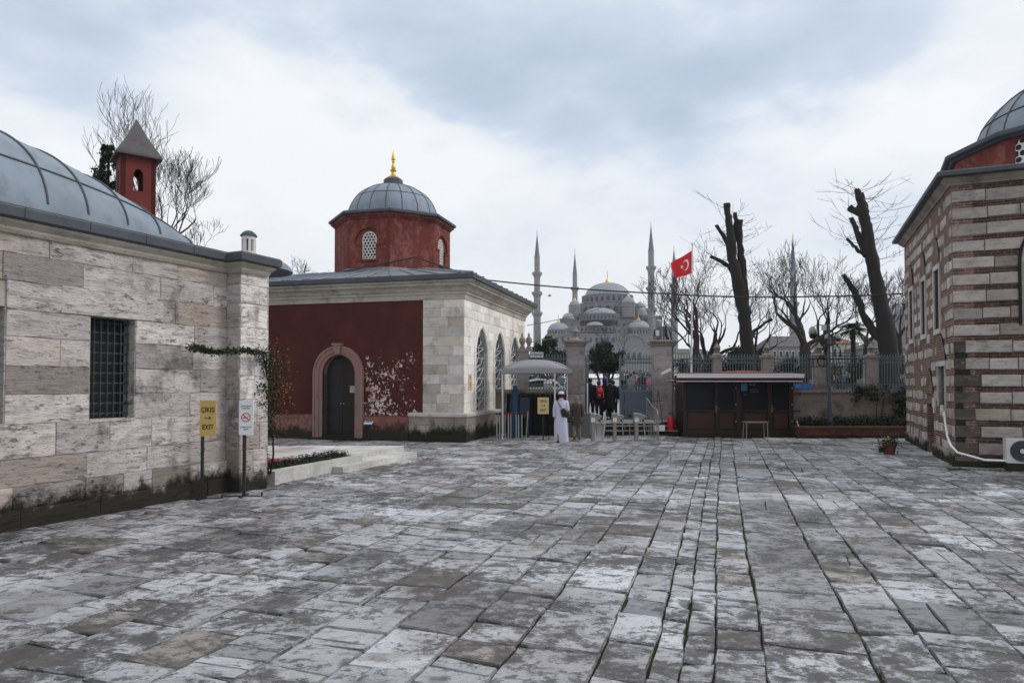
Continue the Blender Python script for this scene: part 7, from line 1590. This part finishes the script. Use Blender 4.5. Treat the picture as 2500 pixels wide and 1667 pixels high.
for k, (u0, u1, lab) in enumerate(((1724, 1745, 'left red and white striped street stall beyond the fence'), (1768, 1811, 'right red and white striped street stall beyond the fence'))):
    Y = 58; x0, x1 = xat(u0, Y), xat(u1, Y); o = thing('street_stall', lab, 'stall', ((x0+x1)/2, Y, gz(Y)), 0, 'striped street stalls'); h = (x1-x0)/2; z1 = zat(894, Y)-gz(Y); z0_ = zat(902, Y)-gz(Y)
    m_ = MB(); m_.box(-h+.1, h-.1, 0, .8, 0, z0_*.45); m_.build('counter', M['red_cloth'], o)
    n = max(4, int(h*2/.2)); m1, m2 = MB(), MB()
    for j in range(n):
        xa, xb = -h+2*h*j/n, -h+2*h*(j+1)/n; (m1 if j % 2 else m2).add([(xa, -.35, z0_), (xb, -.35, z0_), (xb, -.33, z0_+.14), (xa, -.33, z0_+.14), (xb, .9, z1), (xa, .9, z1)], [(0, 1, 2, 3), (3, 2, 4, 5)])
    m1.build('red_stripes', M['flag_red'], o); m2.build('white_stripes', M['white'], o)
    m_ = MB()
    for x in (-h+.05, h-.05): m_.tube([(x, -.3, 0), (x, -.3, z0_)], .025, 6); m_.tube([(x, .8, 0), (x, .8, z1)], .025, 6)
    m_.build('frame', M['off_white'], o)
# white car beyond the fence and blue tarp
o = thing('parked_car', 'white car parked beyond the fence, its roof showing below the grey canopy', 'car', (xat(1322, 40), 40, gz(40)), R(4))
prf = [(-2.1, .35), (-2.15, .8), (-1.7, .95), (-1.0, 1.35), (-.3, 1.48), (.6, 1.46), (1.15, 1.05), (2.0, .9), (2.15, .6), (2.1, .35)]
m_ = MB(); m_.extr(prf, -.85, .85); m_.build('body', M['car_white'], o, smooth=25)
m_ = MB(); m_.add([(x, -.853, z) for x, z in ((-1.45, .98), (-.95, 1.28), (-.28, 1.39), (.5, 1.38), (.95, 1.02))], [(0, 1, 2, 3, 4)]); m_.build('side_window', M['glass'], o)
for x in (-1.35, 1.35):
    for y in (-.80, .80): m_ = MB(); m_.M = LM(x, y, .32) @ Matrix.Rotation(math.pi/2, 4, 'X'); m_.lathe([(0, -.09), (.30, -.09), (.32, -.05), (.32, .05), (.30, .09), (0, .09)], (0, 0, 0), 18); wo_ = m_.build('wheel', M['rubber'], o); m_ = MB(); m_.M = LM(x, y-.1 if y < 0 else y+.1, .32) @ Matrix.Rotation(math.pi/2, 4, 'X'); m_.lathe([(0, -.005), (.18, -.005), (.18, .005), (0, .005)], (0, 0, 0), 14); m_.build('rim', M['steel'], wo_)
o = thing('blue_tarp', 'crumpled blue tarpaulin on the wall coping right of the kiosk', 'tarpaulin', (xat(1962, 27.5), 27.55, 1.80)); rg = random.Random(9); m_ = MB(); nx, ny = 16, 6
hgt_ = {(i, j): (.02 if i in (0, nx) or j in (0, ny) else rg.uniform(.08, .24)) for i in range(nx+1) for j in range(ny+1)}
m_.add([(-.36+.72*i/nx, -.12+.3*j/ny, hgt_[i, j]) for i in range(nx+1) for j in range(ny+1)], [(i*(ny+1)+j, (i+1)*(ny+1)+j, (i+1)*(ny+1)+j+1, i*(ny+1)+j+1) for i in range(nx) for j in range(ny)]); m_.build('sheet', plain('bright_blue_tarp', (.015, .10, .32), .5, .15, 5), o)
o = thing('park_railing', 'long pale green ornamental railing along the far side of the street', 'railing', (0, 46, gz(46))); m_ = MB(); x0, x1 = xat(1280, 46), xat(2200, 46)
for z in (.05, .45, .5): m_.box(x0, x1, -.03, .03, z, z+.05)
x = x0
while x < x1: m_.tube([(x, 0, .05), (x+.18, 0, .45), (x+.36, 0, .05)], .02, 4, cap=False); x += .36
m_.build('rails', plain('pale_green_paint', (.34, .42, .36), .6, .1, 2), o)

# ================================================================== PEOPLE
def skin_mesh(verts, edges, name, m, parent, sub=1):
    me = bpy.data.meshes.new(name); me.from_pydata([v[:3] for v in verts], edges, []); o = bpy.data.objects.new(name, me); C.objects.link(o)
    o.modifiers.new('skin', 'SKIN'); sv = me.skin_vertices[0].data
    for i, v in enumerate(verts):
        rr_ = v[3]; sv[i].radius = rr_ if isinstance(rr_, tuple) else (rr_, rr_)
    sv[0].use_root = True
    if sub: sd_ = o.modifiers.new('sub', 'SUBSURF'); sd_.levels = sub; sd_.render_levels = sub
    dg = bpy.context.evaluated_depsgraph_get(); dg.update(); m2 = bpy.data.meshes.new_from_object(o.evaluated_get(dg)); bpy.data.objects.remove(o)
    m2.name = name; m2.polygons.foreach_set('use_smooth', [True]*len(m2.polygons)); m2.materials.clear(); m2.materials.append(m)
    if 'tone' not in m2.attributes: m2.attributes.new('tone', 'FLOAT', 'FACE').data.foreach_set('value', [.5]*len(m2.polygons))
    o = bpy.data.objects.new(name, m2); C.objects.link(o); o.parent = parent; return o
def lerp3(a, b, f): return tuple(a[i] + (b[i]-a[i])*f for i in range(3))
def figure(label, loc, rz, ht=1.72, stride=.18, arms=((.06, -.04), (-.05, .08)), outfit='jacket', col=('c_black', (.02, .02, .022)), legs=('c_jeans', (.03, .035, .05)), head='hair', hem=.88, scarf=None, fingers=True, group=None, lean=0.0, bent=(False, False), cat='person', hatc=None, sleeve=True, bare_legs=False):
    o = thing('person', label, cat, loc, rz, group); s = ht/1.72
    o.scale = (s, s, s)
    J = dict(pel=(0, 0, .95), sp=(0, .01+lean*.3, 1.15), ch=(0, .01+lean, 1.36), nk=(0, .01+lean*1.2, 1.48), hb=(0, .035+lean*1.3, 1.56), hm=(0, .03+lean*1.3, 1.63), hc=(0, .015+lean*1.3, 1.69))
    V = []; Ed = []
    def add(p, r, par=None):
        V.append((*p, r)); 
        if par is not None: Ed.append((par, len(V)-1))
        return len(V)-1
    pel = add(J['pel'], (.13, .10)); sp_ = add(J['sp'], (.12, .09), pel); ch = add(J['ch'], (.15, .10), sp_); nk = add(J['nk'], .052, ch); hb = add(J['hb'], (.066, .078), nk); hm = add(J['hm'], (.075, .092), hb); add(J['hc'], (.055, .07), hm)
    add((0, .12+lean*1.3, 1.60), .012, hb)                        # nose
    A = []
    for i, sx in enumerate((-1, 1)):
        fwd, back = arms[i]; sh_ = (sx*.175, lean, 1.40)
        if bent[i]: elb = (sx*.235, -.05+lean, 1.13); wr = (sx*.17, .17, 1.10); hd = (sx*.14, .245, 1.12)
        else: elb = (sx*.235, fwd*.5-.01+lean*.6, 1.12); wr = (sx*.235, fwd+.03, .88); hd = (sx*.225, fwd+.05, .80)
        a = add(sh_, .058, ch); b = add(elb, .042, a); c = add(wr, .027, b); d = add(hd, (.036, .018), c); A.append((sh_, elb, wr))
        if fingers:
            dv = Vector(hd) - Vector(wr); dv.normalize(); sd_ = Vector((0, 1, 0)) if not bent[i] else Vector((0, 0, 1)); 
            for q, L in enumerate((.068, .078, .072, .056)):
                off = sd_*(.026-.0175*q); p1 = Vector(hd) + off + dv*.02; p2 = p1 + dv*L*.55; p3 = p2 + (dv*.75 + Vector((-sx*.5, 0, 0))).normalized()*L*.45
                f1 = add(tuple(p1), .0095, d); f2 = add(tuple(p2), .0085, f1); add(tuple(p3), .007, f2)
            t1_ = add(tuple(Vector(wr) + dv*.035 + sd_*.035), .010, d); add(tuple(Vector(wr) + dv*.07 + sd_*.058), .0085, t1_)
    Lg = []
    for i, sx in enumerate((-1, 1)):
        st = stride*(1 if i else -1)*.5; hp = (sx*.09, 0, .90); kn = (sx*.10, st*.6+.03, .49); an = (sx*.10, st-.03 if st < 0 else st, .085+(.05 if st < 0 else 0)); to = (sx*.115, an[1]+.15, .03+(.0 if st >= 0 else .0))
        a = add(hp, .085, pel); b = add(kn, .055, a); c = add(an, .036, b); add(to, (.035, .022), c); Lg.append((hp, kn, an, to))
    skin_mesh(V, Ed, 'body', M['skin'], o)
    cm_ = cloth(*col); lm_ = cloth(*legs)
    if outfit != 'robe' and not bare_legs:
        t = MB(); t.loft([(0, 0, .86, .155, .115), (0, 0, .93, .165, .125), (0, .0, 1.02, .155, .115)], 16)
        for hp, kn, an, to in Lg: t.tube([(hp[0], hp[1], .92), lerp3(hp, kn, .5), kn, lerp3(kn, an, .5), (an[0], an[1], an[2]+.02)], [.105, .092, .072, .064, .058], 12)
        t.build('trousers', lm_, o, smooth=60)
    for hp, kn, an, to in Lg:
        t = MB(); t.tube([(an[0], an[1]-.055, .045), (an[0], an[1]+.02, .055), lerp3(an, to, .6)[:2] + (.045,), (to[0], to[1]+.03, .035)], [.035, .046, .046, .025], 10); t.build('shoe', M['rubber'], o, smooth=60)
    t = MB(); lx_ = lean
    if outfit == 'robe':
        rg = random.Random(5); n = 28; rings = [(.045, .25, .20, stride*.25), (.10, .245, .195, stride*.2), (.45, .215, .175, 0), (.80, .19, .15, 0), (.98, .18, .14, 0), (1.15, .185, .135, 0), (1.30, .195, .13, 0), (1.40, .175, .11, 0), (1.46, .09, .08, 0), (1.50, .066, .066, 0)]
        vs = []
        for (z, rx, ry, yo) in rings:
            for k in range(n):
                a = 2*math.pi*k/n; fd_ = 1 + (.045*math.sin(a*6+z*1.5) + .03*math.sin(a*11+2))*max(0, (1.0-z)); vs.append((rx*fd_*math.cos(a), yo + ry*fd_*math.sin(a) + lx_*max(0, z-1), z + (.02*math.sin(a*2+1) if z < .06 else 0)))
        t.add(vs, [(i*n+k, i*n+(k+1) % n, (i+1)*n+(k+1) % n, (i+1)*n+k) for i in range(len(rings)-1) for k in range(n)])
    else:
        fl_ = .03 if hem < .75 else 0
        t.loft([(0, 0, hem, .19+fl_, .145+fl_), (0, 0, hem+.02, .192+fl_, .148+fl_), (0, 0, min(1.0, hem+.2), .185, .14), (0, lx_*.3, 1.12, .178, .132), (0, lx_*.8, 1.30, .20, .138), (0, lx_, 1.40, .185, .115), (0, lx_, 1.46, .095, .085), (0, lx_*1.1, 1.51, .075, .078)], 20)
    t.build('robe' if outfit == 'robe' else outfit, cm_, o, smooth=60)
    for (sh_, elb, wr) in A:
        t = MB(); e2 = lerp3(elb, wr, .9); t.tube([(sh_[0]*.80, sh_[1], sh_[2]-.01), sh_, lerp3(sh_, elb, .5), elb, lerp3(elb, wr, .5), e2], [.075, .078, .070, .060, .053, .050 if outfit != 'robe' else .062], 12); t.build('sleeve', cm_, o, smooth=60)
    hy = lean*1.3
    if head == 'hair': t = MB(); t.loft([(0, -.015+hy, 1.555, .068, .065), (0, -.01+hy, 1.60, .088, .095), (0, .0+hy, 1.66, .093, .108), (0, .0+hy, 1.71, .082, .095), (0, .0+hy, 1.745, .045, .05), (0, 0+hy, 1.752, .01, .01)], 14); t.build('hair', M['hair'], o, smooth=60)
    elif head == 'cap': t = MB(); t.lathe([(.088, 1.655), (.096, 1.66), (.097, 1.70), (.085, 1.735), (.05, 1.76), (0, 1.765)], (0, .012+hy, 0), 16, sy=1.1); t.build('cap', cloth('c_white', (.62, .62, .70)), o, smooth=60); t = MB(); t.loft([(0, -.02+hy, 1.56, .066, .06), (0, -.015+hy, 1.60, .082, .08), (0, -.005+hy, 1.662, .087, .10)], 14); t.build('hair', M['hair'], o, smooth=60)
    elif head == 'scarf': t = MB(); t.loft([(0, hy, 1.44, .10, .095), (0, hy-.01, 1.50, .085, .085), (0, hy-.005, 1.58, .090, .10), (0, hy, 1.66, .099, .115), (0, hy, 1.72, .082, .095), (0, hy, 1.755, .04, .045), (0, hy, 1.762, .01, .01)], 14); t.build('headscarf', cloth(*(hatc or ('c_black', (.02, .02, .022)))), o, smooth=60)
    return o
# man in white robe
wl_ = G(1370, 1081); man = figure('man from behind in a long white robe and white cap, satchel across his back', (wl_.x, wl_.y, 0), R(-6), 1.72, .26, ((0, 0), (.16, 0)), 'robe', ('c_robe', (.52, .52, .64), .06), head='cap', bent=(False, True), lean=.02)
m_ = MB(); m_.lathe([(.12, 1.43), (.10, 1.47), (.075, 1.50), (.07, 1.52)], (0, .02, 0), 16); m_.build('collar_scarf', cloth('c_beige', (.42, .34, .33)), man, smooth=60)
bag = thing('satchel', 'olive green shoulder bag slung across the back of the man in white', 'bag', (wl_.x, wl_.y, 0), R(-6)); m_ = MB()
m_.add([(-.03, -.20, 1.13), (.10, -.20, 1.20), (.28, -.14, .98), (.20, -.16, .86), (.02, -.21, .92), (-.03, -.15, 1.13), (.10, -.145, 1.20), (.28, -.10, .98), (.20, -.12, .86), (.02, -.16, .92)], [(0, 1, 2, 3, 4), (9, 8, 7, 6, 5), (0, 5, 6, 1), (1, 6, 7, 2), (2, 7, 8, 3), (3, 8, 9, 4), (4, 9, 5, 0)]); bo = m_.build('pouch', cloth('c_olive', (.032, .033, .02)), bag); bv = bo.modifiers.new('b', 'BEVEL'); bv.width = .02; bv.segments = 3
m_ = MB(); m_.tube([(.02, -.15, 1.19), (-.05, -.148, 1.30), (-.11, -.12, 1.41), (-.13, -.02, 1.475), (-.10, .08, 1.44)], .018, 6, sq=(1.3, .5)); m_.build('strap', cloth('c_darkbrown', (.02, .016, .014)), bag)
wm2 = G(1408, 1073); wom = figure('woman in a quilted brown coat and patterned headscarf beside the man in white', (wm2.x, wm2.y, 0), R(-4), 1.56, .16, ((.10, 0), (.02, 0)), 'coat', ('c_browncoat', (.085, .058, .056), .4), ('c_khaki', (.24, .17, .12)), 'scarf', .60, hatc=('c_scarf', (.20, .17, .15), .5), lean=.02, bent=(True, False))
qr = MB()
for k in range(9): z = .66 + .085*k; qr.lathe([(.218 - .02*min(1, k/4), z), (.224 - .02*min(1, k/4), z+.006), (.218 - .02*min(1, k/4), z+.012)], (0, 0, 0), 20, sy=.76)
qr.build('quilting_seams', cloth('c_darkbrown', (.02, .016, .014)), wom, smooth=60)
hb_ = thing('handbag', 'dark handbag carried low between the man in white and the woman', 'bag', (wm2.x-.24, wm2.y+.02, .62)); m_ = MB(); m_.box(-.10, .10, -.05, .05, 0, .22); bb = m_.build('pouch', M['rubber'], hb_); bv = bb.modifiers.new('b', 'BEVEL'); bv.width = .02; m_ = MB(); m_.tube([(-.08, 0, .22), (-.05, 0, .40), (.05, 0, .42), (.08, 0, .22)], .01, 6); m_.build('strap', M['rubber'], hb_)
# the group going out through the gate
gl_ = .545
grp = [(1441, 28.0, 1.70, 'c_navy', (.012, .016, .026), 'hair', 'person in navy jacket at the left of the group in the gateway', .86, .02),
       (1462, 27.7, 1.58, 'c_black', (.010, .011, .013), 'hair', 'person in black with a red backpack in the gateway', .86, .0),
       (1476, 28.0, 1.66, 'c_black2', (.012, .015, .015), 'scarf', 'person in long black coat and dark red headscarf in the middle of the gateway group', .35, .0),
       (1489, 27.75, 1.68, 'c_dark3', (.011, .012, .014), 'hair', 'tall person in a dark coat at the right of the gateway group', .5, .0),
       (1497, 28.1, 1.60, 'c_navy2', (.010, .016, .035), 'hair', 'person in a dark blue anorak at the far right of the gateway group', .8, .03)]
for k, (u, Y, ht, cn_1, cc_, hd_1, lab, hem, ln_) in enumerate(grp):
    figure(lab, (xat(u, Y), Y, gl_), R([-6, 4, 0, -5, 8][k]), ht, .2 if k % 2 else -.2, ((.1, 0), (-.05, 0)), 'coat', (cn_1, cc_), ('c_dkjeans', (.012, .014, .02)), hd_1, hem, hatc=('c_wine', (.035, .012, .014)), lean=ln_)
bp2 = thing('backpack', 'bright red and black backpack on the back of a person in the gateway', 'backpack', (xat(1462, 27.7), 27.7, gl_), R(4)); s_ = 1.58/1.72
m_ = MB(); m_.loft([(0, -.22, .95*s_, .13, .07), (0, -.23, 1.0*s_, .155, .10), (0, -.23, 1.25*s_, .155, .10), (0, -.21, 1.38*s_, .13, .08), (0, -.19, 1.43*s_, .06, .04)], 14); m_.build('pack', M['rubber'], bp2, smooth=60)
m_ = MB(); m_.loft([(-.02, -.30, 1.26*s_, .12, .045), (-.02, -.29, 1.34*s_, .125, .05), (-.01, -.25, 1.42*s_, .10, .05), (0, -.22, 1.46*s_, .05, .03)], 12); m_.loft([(-.05, -.315, 1.04*s_, .05, .03), (-.05, -.32, 1.10*s_, .075, .04), (-.05, -.315, 1.17*s_, .05, .03)], 12); m_.tube([(.10, -.30, 1.30*s_), (.13, -.31, 1.15*s_), (.12, -.30, .98*s_)], .022, 6); m_.build('red_panel', plain('bright_red_nylon', (.55, .012, .03), .5, .1, 5), bp2, smooth=60)
figure('person in a bright blue top walking across the street beyond the gate', (xat(1480, 42), 42, gz(42)), R(80), 1.75, .3, outfit='jacket', col=('c_blue', (.02, .10, .33)), hem=.9)
figure('person in a pink top beyond the closed gate leaf', (xat(1589, 44), 44, gz(44)), R(10), 1.66, .1, outfit='jacket', col=('c_pink', (.55, .10, .22)), hem=.85, legs=('c_pinkgrey', (.2, .12, .14)))
# crowd in the far square
rg = random.Random(77); protos = []
cols = [('c_black', (.02, .02, .022)), ('c_teal', (.025, .05, .06)), ('c_greyc', (.16, .165, .18)), ('c_tan', (.17, .13, .10)), ('c_whitec', (.55, .55, .56)), ('c_rust', (.09, .035, .03)), ('c_navy', (.012, .016, .026)), ('c_lblue', (.12, .17, .22))]
cn2_ = ['black', 'teal', 'grey', 'tan', 'white', 'rust red', 'navy', 'light blue']
us_ = [1296, 1303, 1312, 1325, 1338, 1347, 1360, 1368, 1522, 1531, 1540, 1549, 1556, 1563, 1571, 1580, 1655, 1668, 1700, 1712, 1730, 1752, 1772, 1790, 1812, 1826, 1842, 1856, 1893, 1905, 1918, 1930, 1944, 1957, 1970, 1984, 2033, 2044, 2052, 2063, 2072, 2080, 2091, 2101, 2112, 2150, 2161, 2172, 2184, 2196, 2206]
for k, u in enumerate(us_):
    c = k % 8; Y = rg.uniform(38, 56) if k % 3 else rg.uniform(58, 80); where = 'left of the gate' if u < 1400 else 'behind the closed gate leaf' if u < 1600 else 'behind the fence over the kiosk' if u < 1870 else 'behind the fence panel left of the street lamp' if u < 2000 else 'behind the fence right of the street lamp' if u < 2125 else 'behind the fence by the striped building'
    if k < 8: o = figure('', (0, 0, 0), 0, 1.7, [.25, -.2, .1, .3][k % 4], ((.1, 0), (-.1, 0)), 'jacket', cols[c], ('c_jeans', (.03, .035, .05)), 'hair' if k % 3 else 'scarf', .85, fingers=False, hatc=cols[(c+3) % 8]); protos.append(o)
    else: o = copy_tree(protos[c])
    o.location = (xat(u, Y), Y, gz(Y)); o.rotation_euler.z = rg.uniform(0, 6.28); sc_k = rg.uniform(.93, 1.05); o.scale = (sc_k,)*3
    o['label'] = 'distant walker in a %s jacket %s' % (cn2_[c], where); o['group'] = 'distant walkers in %s beyond %s' % (cn2_[c], where)

# ================================================================== AIR: thin winter haze over the square
hz = MB(); hz.box(-950, 950, -60, 940, -1.3, 95); hzo = hz.build('haze', None); tag(hzo, kind='stuff')
hm = bpy.data.materials.new('thin_haze'); hm.use_nodes = True; hn = hm.node_tree; hn.nodes.clear(); ho_ = hn.nodes.new('ShaderNodeOutputMaterial'); hv = hn.nodes.new('ShaderNodeVolumePrincipled')
hv.inputs['Color'].default_value = (.86, .90, .97, 1); hv.inputs['Density'].default_value = .0003; hv.inputs['Anisotropy'].default_value = .2
hn.links.new(hv.outputs[0], ho_.inputs['Volume']); hzo.data.materials.append(hm)
